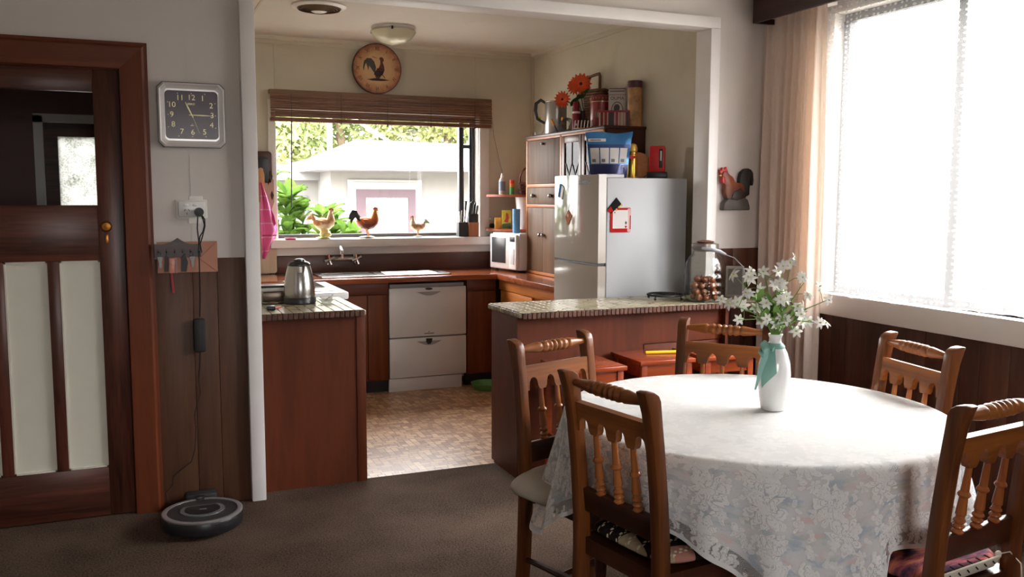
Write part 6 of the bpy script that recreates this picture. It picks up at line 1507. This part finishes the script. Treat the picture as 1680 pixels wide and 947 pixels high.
# ------------------------------------------------------------------ counter: jar, trivet, frame
CT = .8725
t = thing('glass_jar', 'large ribbed glass jar of brown bulbs on the breakfast counter', 'jar', (2.905, 4.15, CT)); c1 = TR(2.905, 4.15, CT)
def jar_r(a, z):
    prof_ = [(0, .098), (.02, .108), (.12, .112), (.2, .108), (.24, .092), (.262, .070), (.28, .064), (.30, .064)]
    for i in range(len(prof_) - 1):
        if prof_[i][0] <= z <= prof_[i + 1][0]:
            q = (z - prof_[i][0]) / (prof_[i + 1][0] - prof_[i][0]); r = lerp(prof_[i][1], prof_[i + 1][1], q * q * (3 - 2 * q)); break
    else: r = .064
    rib = .0025 * abs(math.sin(a * 6)) * (1 if .02 < z < .24 else 0) + (.002 * math.cos(z * 140) if .03 < z < .22 else 0)
    return r + rib
gm = MB().grid(lambda u, v: (jar_r(2 * PI * u, .3 * v) * math.cos(2 * PI * u), jar_r(2 * PI * u, .3 * v) * math.sin(2 * PI * u), .3 * v), 72, 40, closed=True)
gm.lathe([(0, 0), (.098, 0)], 36, cap=False)
M_jar = glass_thin('jar_glass', tint=(.90, .93, .92, 1), fres=1.8)
_nt = M_jar.node_tree; _lw = nd(_nt, 'ShaderNodeLayerWeight', Blend=.35); _cr = nd(_nt, 'ShaderNodeValToRGB')
_cr.color_ramp.elements[0].color = (.92, .94, .93, 1); _cr.color_ramp.elements[1].color = (.22, .24, .23, 1); _cr.color_ramp.elements[0].position = .35
_nt.links.new(_lw.outputs['Facing'], _cr.inputs['Fac']); _nt.links.new(_cr.outputs['Color'], [n for n in _nt.nodes if n.type == 'BSDF_TRANSPARENT'][0].inputs['Color'])
build(gm, 'body', M_jar, t, local=True, sharp=180)
build(MB().lathe([(.066, .278), (.072, .282), (.072, .318), (.060, .322), (0, .322)], 36, c1), 'lid', plain('pewter_lid', (.34, .31, .28, 1), .3, .9), t)
build(MB().lathe([(.04, .322), (.05, .33), (.02, .338), (0, .339)], 24, c1), 'lid_knob', wood('lid_wood', S(92, 60, 44), S(120, 82, 60), 0, 8, .5, .03), t)
T = c1 @ RZ(facing(2.905, 4.15))
build(MB().tube([(-.072, 0, .295), (-.06, -.05, .296), (-.02, -.082, .296), (.03, -.080, .290), (.075, -.055, .280), (.11, -.04, .262)], [(.010, .0025)] * 5 + [(.006, .002)], 8, T=T, up=(0, 0, 1)), 'handle_strap', M_alul, t)
build(MB().tube([(.105, -.04, .262), (.155, -.045, .245), (.20, -.05, .20), (.225, -.05, .13)], .003, 7, T=T), 'handle_wire', M_alul, t)
random.seed(8)
M_bulb = plain('brown_bulb', S(122, 68, 36), .45, var=.5, vscale=30)
for i in range(46):
    lay = i // 13; a = i * 2.4; r = .074 * math.sqrt(((i % 13) + .3) / 13)
    rr = random.uniform(.0175, .0205)
    o = build(MB().ball((0, 0, 0), (rr, rr, rr * .9), 12, 8).tube([(0, 0, rr * .8), (0, 0, rr * 1.25)], [.006, .002], 6), 'bulb', M_bulb)
    o.location = (2.905 + r * math.cos(a), 4.15 + r * math.sin(a), CT + .026 + lay * .031); o.rotation_euler = (random.uniform(-1, 1), random.uniform(-1, 1), a)
    tag(o, 'brown bulb piled inside the large glass jar', 'bulb', 'brown bulbs in the glass jar')
t = thing('trivet', 'round black iron trivet on feet beside the fridge on the counter', 'trivet', (2.745, 4.30, CT)); c1 = TR(2.745, 4.30, CT)
build(MB().tube([(.098 * math.cos(2 * PI * i / 40), .098 * math.sin(2 * PI * i / 40), .026) for i in range(40)], .006, 8, closed=True, T=c1).tube([(.06 * math.cos(2 * PI * i / 32), .06 * math.sin(2 * PI * i / 32), .026) for i in range(32)], .004, 8, closed=True, T=c1), 'ring', M_blackm, t)
build(MB().tube([(-.098, 0, .026), (.098, 0, .026)], .004, 6, T=c1).tube([(0, -.098, .026), (0, .098, .026)], .004, 6, T=c1), 'cross_bar', M_blackm, t)
for a in (.5, 2.1, 3.6, 5.2): build(MB().tube([(.098 * math.cos(a), .098 * math.sin(a), .026), (.104 * math.cos(a), .104 * math.sin(a), .008)], .005, 6, T=c1).ball((2.745 + .104 * math.cos(a), 4.30 + .104 * math.sin(a), CT + .008), .008, 8, 6), 'foot', M_blackm, t)
t = thing('photo_stand', 'small grey photo frame standing behind the glass jar', 'frame', (3.165, 4.225, CT))
fz = facing(3.165, 4.225)
bx = rotl(build(MB().box((0, 0, .092), (.105, .014, .18), .003), 'frame', plain('grey_frame', S(120, 112, 104), .4), t, local=True), fz); MW[bx.name] = MW[t.name] @ RZ(fz)
build(MB().box((0, -.0075, .092), (.080, .002, .15)), 'picture', plain('dull_photo', S(70, 64, 60), .3, var=.3, vscale=20), bx, local=True)
tag(build(MB().lathe([(0, 0), (.09, 0), (.095, .006), (.12, .05), (.116, .05), (.09, .01), (0, .008)], 30, TR(2.40, 6.20, .0)), 'plastic_bowl', plain('green_plastic', S(92, 148, 84), .4)), 'green plastic bowl on the kitchen floor by the peninsula', 'bowl')

# ------------------------------------------------------------------ vase and white flowers
M_porc = plain('white_porcelain', S(232, 234, 234), .15, coat=.4)
VX, VY, VZ = 1.917, 2.337, .7535
t = thing('vase', 'white porcelain vase with teal ribbon at the middle of the table', 'vase', (VX, VY, VZ)); c1 = TR(VX, VY, VZ)
prof = [(0, 0), (.036, 0), (.040, .004), (.046, .04), (.052, .09), (.0535, .12), (.050, .155), (.040, .19), (.028, .212), (.020, .226), (.0195, .238), (.024, .250), (.022, .251), (.016, .236), (.014, .2), (0, .19)]
build(MB().lathe(prof, 48, c1), 'body', M_porc, t)
M_teal = plain('teal_organza', S(128, 176, 166), .5)
def vr(z):
    for i in range(len(prof) - 1):
        if prof[i][1] <= z <= prof[i + 1][1]: return lerp(prof[i][0], prof[i + 1][0], (z - prof[i][1]) / max(1e-6, prof[i + 1][1] - prof[i][1]))
    return .05
build(MB().lathe([(vr(.205) + .001, .205), (vr(.212) + .003, .212), (vr(.222) + .001, .222)], 36, c1, cap=False), 'ribbon_band', M_teal, t)
camdir = math.atan2(-VY, -VX)
def sash(u, v):
    a = camdir - .45 + (u - .5) * .95 + .85 * v * 0.15; z = lerp(.208, .075 + .055 * u, v); r = vr(z) + .0018
    return (r * math.cos(a), r * math.sin(a), z)
build(MB().grid(sash, 16, 20), 'ribbon_sash', M_teal, t, local=True, sharp=180)
vd = Vector((-.922, .387, 0)); cdv = Vector((math.cos(camdir), math.sin(camdir), 0))
def bow(a, L0, h0):
    return MB().grid(lambda u, v: tuple(vd * (.016 + L0 * v * math.cos(a)) + cdv * (.024 + .016 * math.sin(PI * v) * (1 if u < .5 else -.5)) + Vector((0, 0, .206 + L0 * v * math.sin(a) + (u - .5) * h0 * math.sin(PI * min(1, v * .9 + .08))))), 8, 12)
for a, L0, h0 in ((.35, .035, .040), (-.3, .04, .045), (2.6, .02, .03)): build(bow(a, L0, h0), 'ribbon_loop', M_teal, t, local=True, sharp=180)
build(MB().grid(lambda u, v: tuple(vd * (.025 + .035 * v + (u - .5) * .03 * (1 - .8 * v)) + cdv * (.03 + .005 * math.sin(6 * v)) + Vector((0, 0, .20 - .13 * v))), 6, 14), 'ribbon_tail', M_teal, t, local=True, sharp=180)
random.seed(21)
M_bloom = plain('white_silk_petal', S(240, 240, 236), .7); M_stem = plain('silk_stem_green', S(104, 140, 66), .6, var=.2, vscale=30); M_leafs = plain('silk_leaf_green', S(124, 164, 78), .55, var=.25, vscale=20); M_sta = plain('stamen_green', S(190, 196, 110), .6)
bl = MB()
for k in range(6):
    def pet(u, v, k=k):
        a = k * PI / 3; w_ = .0062 * math.sin(PI * min(1, .12 + .88 * v)) ** .8; r = .002 + .024 * v; z = .012 * v - .008 * v * v * 2 + .002 * (k % 2)
        x, y = r, (u - .5) * 2 * w_
        return (x * math.cos(a) - y * math.sin(a), x * math.sin(a) + y * math.cos(a), z + .003 * abs(u - .5))
    bl.grid(pet, 3, 5)
me_bloom = bl.mesh('blossom', M_bloom, 180)
me_sta = MB().ball((0, 0, .006), (.003, .003, .006), 6, 5).mesh('stamen', M_sta)
me_leaf = MB().grid(lambda u, v: ((u - .5) * .022 * math.sin(PI * min(1, .06 + v * .94)) ** .8, .075 * v, .012 * math.sin(v * 2.2) + .004 * abs(u - .5)), 4, 8).mesh('leaf', M_leafs, 180)
RV, UV_ = Vector((.922, -.387, 0)), Vector((0, 0, 1)); FV = Vector((.387, .922, 0))
sprays = [(-.15, .075), (-.13, .155), (-.105, .02), (-.085, .10), (-.045, .165), (-.03, .06), (.0, .185), (.02, .11), (.045, .205), (.075, .06), (.09, .14), (.12, .02), (.15, .085), (-.005, .015), (.06, -.01)]
top0 = Vector((VX, VY, VZ + .25))
for i, (h, v) in enumerate(sprays):
    t = thing('flower_spray', 'white silk lily spray standing in the porcelain vase', 'flower', tuple(top0 + Vector((0, 0, -.1))), group='white flower sprays in the vase')
    own = {0: 'white silk lily spray leaning farthest left out of the vase', 8: 'white silk lily spray standing tallest in the vase', 12: 'white silk lily spray reaching farthest right, in front of the sheer', 3: 'white silk lily spray in front of the jar wire handle'}.get(i)
    if own: t['label'] = own
    d = random.uniform(-.07, .07); tip = top0 + RV * h * 1.08 + UV_ * (v * 1.12 + .02) + FV * d
    b0 = top0 + Vector((0, 0, -.09)) + RV * h * .04; mid = top0 + (tip - top0) * .45 + UV_ * (.022 + .1 * max(0, .08 - v))
    nk = top0 + RV * max(-.012, min(.012, h * .08))
    build(MB().tube([b0, nk, top0 + (mid - top0) * .5 + UV_ * .012, mid, tip], [.0022, .0022, .002, .0018, .0012], 6), 'stem', M_stem, t)
    nb = random.choice((3, 4, 4))
    for k in range(nb):
        if k == 0: p = tip
        else:
            base = mid + (tip - mid) * random.uniform(.2, .9); off_ = RV * random.uniform(-.055, .055) + UV_ * random.uniform(-.03, .055) + FV * random.uniform(-.035, .035)
            p = base + off_; build(MB().tube([base, base + off_ * .5 + UV_ * .005, p], .0011, 5), 'stalk', M_stem, t)
        n_ = (-FV * random.uniform(.3, 1.0) + RV * (h * 4 + random.uniform(-.6, .6)) + UV_ * random.uniform(-.1, .8)).normalized()
        q = n_.to_track_quat('Z', 'Y'); s = random.uniform(.78, 1.0)
        o = link(me_bloom, 'blossom', t); o.matrix_local = MW[t.name].inverted() @ Matrix.Translation(p) @ q.to_matrix().to_4x4() @ RZ(random.uniform(0, 6)) @ Matrix.Scale(s, 4)
        st = link(me_sta, 'stamen', o)
    for k in range(5):
        p = top0 + (mid - top0) * random.uniform(.3, 1.0); dr = (RV * random.uniform(-1, 1) + UV_ * random.uniform(.1, .9) + FV * random.uniform(-.8, .5)).normalized()
        o = link(me_leaf, 'leaf', t); o.matrix_local = MW[t.name].inverted() @ Matrix.Translation(p) @ dr.to_track_quat('Y', 'Z').to_matrix().to_4x4() @ Matrix.Scale(random.uniform(.6, 1.0), 4)

# ------------------------------------------------------------------ outdoors
M_grass = plain('pale_concrete_yard', S(120, 116, 110), .9, var=.15, vscale=3)
o = struct(MB().span(-40, 60, -40, 70, -.45, -.35), 'ground', M_grass)
o.location.z = 0
M_shed = plain('white_weatherboard', S(126, 125, 122), .7); M_roofw = plain('pale_roof_metal', S(128, 128, 128), .5); M_mauve = plain('mauve_window_frame', S(74, 56, 64), .5)
t = thing('shed', 'low white shed with a mauve framed window outside the kitchen', 'shed', (4.3, 14, -.35))
build(MB().span(2.62, 6.5, 13.0, 16.0, -.35, 1.80), 'wall', M_shed, t)
rf = MB().add([(2.3, 12.25, 1.80), (6.8, 12.25, 1.80), (6.8, 16.3, 1.80), (2.3, 16.3, 1.80), (2.3, 12.25, 1.86), (6.8, 12.25, 1.86), (6.8, 16.3, 1.86), (2.3, 16.3, 1.86), (3.3, 14.3, 2.34), (5.9, 14.3, 2.30)],
    [(0, 3, 2, 1), (0, 1, 5, 4), (1, 2, 6, 5), (2, 3, 7, 6), (3, 0, 4, 7), (4, 5, 9, 8), (5, 6, 9), (6, 7, 8, 9), (7, 4, 8)])
build(rf, 'roof', M_roofw, t, sharp=10)
build(MB().span(1.7, 2.62, 14.0, 16.0, -.35, 1.68), 'wall', M_shed, t)
build(MB().prism([(1.5, 1.68), (1.5, 1.74), (2.7, 2.05), (2.7, 1.68)], 13.8, 16.2, 'XZ'), 'roof', M_roofw, t)
f = build(MB().span(2.86, 3.98, 12.97, 13.01, .70, 1.68).span(2.90, 3.94, 12.955, 12.99, .74, 1.64), 'window_surround', plain('shed_trim_white', S(158, 157, 154), .6), t)
f = build(MB().span(2.98, 3.12, 12.93, 12.97, .80, 1.54).span(3.76, 3.87, 12.93, 12.97, .80, 1.54).span(3.12, 3.76, 12.93, 12.97, 1.42, 1.54).span(3.12, 3.76, 12.93, 12.97, .80, .90), 'window_frame', M_mauve, t)
def cur(u, v): return (lerp(3.12, 3.76, u), 12.955 + .012 * math.sin(u * 60), lerp(1.42, .90, v))
build(MB().grid(cur, 90, 2), 'net_curtain', plain('net_curtain_white', S(138, 136, 136), .9), f, sharp=180)
build(MB().span(3.12, 3.76, 12.938, 12.942, .90, 1.42), 'pane', M_glass, f)
build(MB().span(3.40, 3.425, 12.932, 12.95, .90, 1.42), 'mullion', M_winwhite, f)
build(MB().span(1.95, 2.45, 13.96, 14.01, .6, 1.45), 'window', plain('shed_window_grey', S(100, 100, 104), .3), t)
tag(build(MB().tube([(3.40, 16.9, -.35), (3.40, 16.9, 4.4)], .055, 10), 'pole', M_roofw), 'white pole rising behind the shed roof', 'pole')
tag(build(MB().tube([(3.3, 16.6, 3.15), (4.6, 16.6, 2.38)], .035, 8), 'stay', M_roofw), 'white slanting pipe behind the shed roof', 'pipe')
def leaf_mat(name, c1, c2):
    m, nt, b = newmat(name); L = nt.links; nt.nodes.remove(b); out = nt.nodes['Material Output']
    tc = nd(nt, 'ShaderNodeTexCoord'); n = nd(nt, 'ShaderNodeTexNoise', Scale=2.2, Detail=4.0, Roughness=.7); L.new(tc.outputs['Object'], n.inputs['Vector'])
    r = nd(nt, 'ShaderNodeValToRGB'); r.color_ramp.elements[0].position = .36; r.color_ramp.elements[1].position = .64; r.color_ramp.elements[0].color = c1; r.color_ramp.elements[1].color = c2; L.new(n.outputs['Fac'], r.inputs['Fac'])
    d = nd(nt, 'ShaderNodeBsdfDiffuse'); tl = nd(nt, 'ShaderNodeBsdfTranslucent'); L.new(r.outputs['Color'], d.inputs['Color']); L.new(r.outputs['Color'], tl.inputs['Color'])
    mx = nd(nt, 'ShaderNodeMixShader'); mx.inputs[0].default_value = .35; L.new(d.outputs[0], mx.inputs[1]); L.new(tl.outputs[0], mx.inputs[2]); L.new(mx.outputs[0], out.inputs['Surface']); return m
M_tl1 = leaf_mat('tree_leaf_yellow_green', S(122, 130, 84), S(160, 162, 112)); M_tl2 = leaf_mat('tree_leaf_mid_green', S(104, 118, 76), S(142, 152, 102))  # greens paled to put the outdoor haze into the leaves
M_bark = plain('bark', S(104, 88, 72), .9)
def tree(label, x, y, h, w_, n, mat, seed):
    random.seed(seed); t = thing('garden_tree', label, 'tree', (x, y, -.35), group='trees behind the shed')
    mb = MB(); blobs = [(random.uniform(-w_, w_), random.uniform(-w_ * .6, w_ * .6), random.uniform(.35, 1) * h, random.uniform(.5, 1) * w_ * .6) for _ in range(14)]
    for i in range(n):
        bx_, by_, bz_, br = random.choice(blobs); v = Vector((random.gauss(0, 1), random.gauss(0, 1), random.gauss(0, 1))).normalized() * br * random.uniform(.3, 1.05)
        c = Vector((x + bx_, y + by_, bz_)) + v; q = Matrix.Translation(c) @ Matrix.Rotation(random.uniform(0, 6), 4, Vector((random.gauss(0, 1), random.gauss(0, 1), random.gauss(0, 1))).normalized())
        s = random.uniform(.05, .10); mb.add([(-s, 0, 0), (0, -s * .5, 0), (s, 0, 0), (0, s * .5, 0)], [(0, 1, 2, 3)], q)
    o = build(mb, 'foliage', mat, t, kind='stuff', sharp=180)
    build(MB().tube([(x, y, -.35), (x + .1, y, h * .4), (x, y, h * .8)], [.16, .12, .05], 8), 'trunk', M_bark, t)
tree('yellow-green tree behind the left wing of the shed', 1.6, 18.0, 4.3, 1.7, 7500, M_tl1, 1)
tree('mid green tree behind the white pole', 4.0, 19.0, 4.6, 1.7, 7500, M_tl2, 2)
tree('yellow-green tree behind the shed ridge', 6.2, 18.5, 4.4, 1.7, 7500, M_tl1, 3)
tree('mid green tree at the right end of the shed', 8.6, 19.0, 4.6, 1.8, 6000, M_tl2, 4)
tree('tallest pale green tree far behind the others', 4.5, 23.0, 6.5, 3.0, 9000, M_tl1, 5)
t = thing('garden_shrub', 'leafy green shrub close outside the kitchen window at left', 'shrub', (1.45, 8.3, -.35)); random.seed(9)
M_sl = leaf_mat('shrub_leaf_green', S(38, 66, 26), S(96, 124, 54))
me = MB().grid(lambda u, v: ((u - .5) * .11 * math.sin(PI * min(1, .05 + v * .95)) ** .8, .20 * v, .05 * math.sin(v * 2.2) + .03 * abs(u - .5)), 4, 6).mesh('leaf', M_sl, 180)
for k in range(11):
    bx_ = Vector((1.12 + .072 * k, 8.15 + random.uniform(-.15, .3), -.35)); hgt = lerp(1.64, 1.05, k / 10) + random.uniform(-.12, .12)
    tp = Vector((bx_.x + random.uniform(-.08, .08), bx_.y, hgt)); build(MB().tube([bx_, (bx_ + tp) / 2 + Vector((.03, 0, 0)), tp], [.012, .010, .004], 6), 'stem', M_green, t)
    for i in range(27):
        q = random.uniform(.56, 1.0) if i < 24 else 1.0; p = bx_.lerp(tp, q); dr = Vector((random.gauss(0, 1), random.gauss(-.4, 1), random.uniform(-.1, .9))).normalized()
        o = link(me, 'leaf', t); o.matrix_local = MW[t.name].inverted() @ Matrix.Translation(p) @ dr.to_track_quat('Y', 'Z').to_matrix().to_4x4() @ Matrix.Scale(random.uniform(.75, 1.2), 4)
# beyond the dining room window
M_bandg = plain('dark_grey_fascia', S(34, 34, 40), .6); M_nb = plain('pale_neighbour_wall', S(150, 148, 144), .7); M_roofg = plain('grey_roof', S(70, 70, 72), .7)
t = thing('neighbour_house', 'white neighbouring house with dark fascia beyond the lace curtain, left pane', 'house', (11, 11, -.35))
build(MB().span(9.0, 13, 8.0, 15, -.35, 1.62), 'wall', M_nb, t); build(MB().span(8.72, 9.0, 7.9, 9.8, 1.62, 1.79), 'fascia', M_bandg, t)
build(MB().prism([(8.7, 1.79), (8.7, 1.84), (11, 2.5), (13.3, 1.84), (13.3, 1.79)], 7.9, 15.2, 'XZ'), 'roof', M_roofw, t)
build(MB().span(8.97, 9.0, 9.05, 9.32, 1.24, 1.34), 'vent', M_roofg, t)
t = thing('neighbour_house', 'pale neighbouring house with grey roof edge beyond the lace curtain, right pane', 'house', (11, 3.5, -.35))
build(MB().span(9.4, 13, -3.0, 7.3, -.35, 2.45), 'wall', M_nb, t); build(MB().span(9.1, 9.4, -3.2, 7.5, 2.45, 2.62), 'fascia', M_roofg, t)
build(MB().prism([(9.1, 2.62), (9.1, 2.66), (11.2, 3.4), (13.3, 2.66), (13.3, 2.62)], -3.2, 7.5, 'XZ'), 'roof', M_roofw, t)
build(MB().span(9.36, 9.4, 4.4, 5.6, 1.0, 1.9), 'window', M_roofg, t)
t = thing('garden_wall', 'low grey garden wall beyond the lace curtain', 'wall', (8.6, 3, -.35)); M_gwb = plain('grey_block', S(84, 82, 80), .85, var=.15, vscale=8)
me = MB().box((0, 0, 0), (.14, .39, .19), .006, seg=1).mesh('block', M_gwb)
for j in range(6):
    for i in range(15): link(me, 'block', t, loc=(0, -1.6 + i * .4 + (.2 if j % 2 else 0) , .1 + j * .2))

# ------------------------------------------------------------------ lettering as real meshes
bpy.context.view_layer.update(); _dg = bpy.context.evaluated_depsgraph_get()
for o in [q for q in bpy.data.objects if q.type == 'FONT']:
    me = bpy.data.meshes.new_from_object(o.evaluated_get(_dg)); nm = o.name
    par, mat_l = o.parent, o.matrix_local.copy(); cu = o.data
    bpy.data.objects.remove(o); bpy.data.curves.remove(cu)
    if not me.materials: me.materials.append(M_ink)
    q = link(me, nm, par); q.matrix_local = mat_l
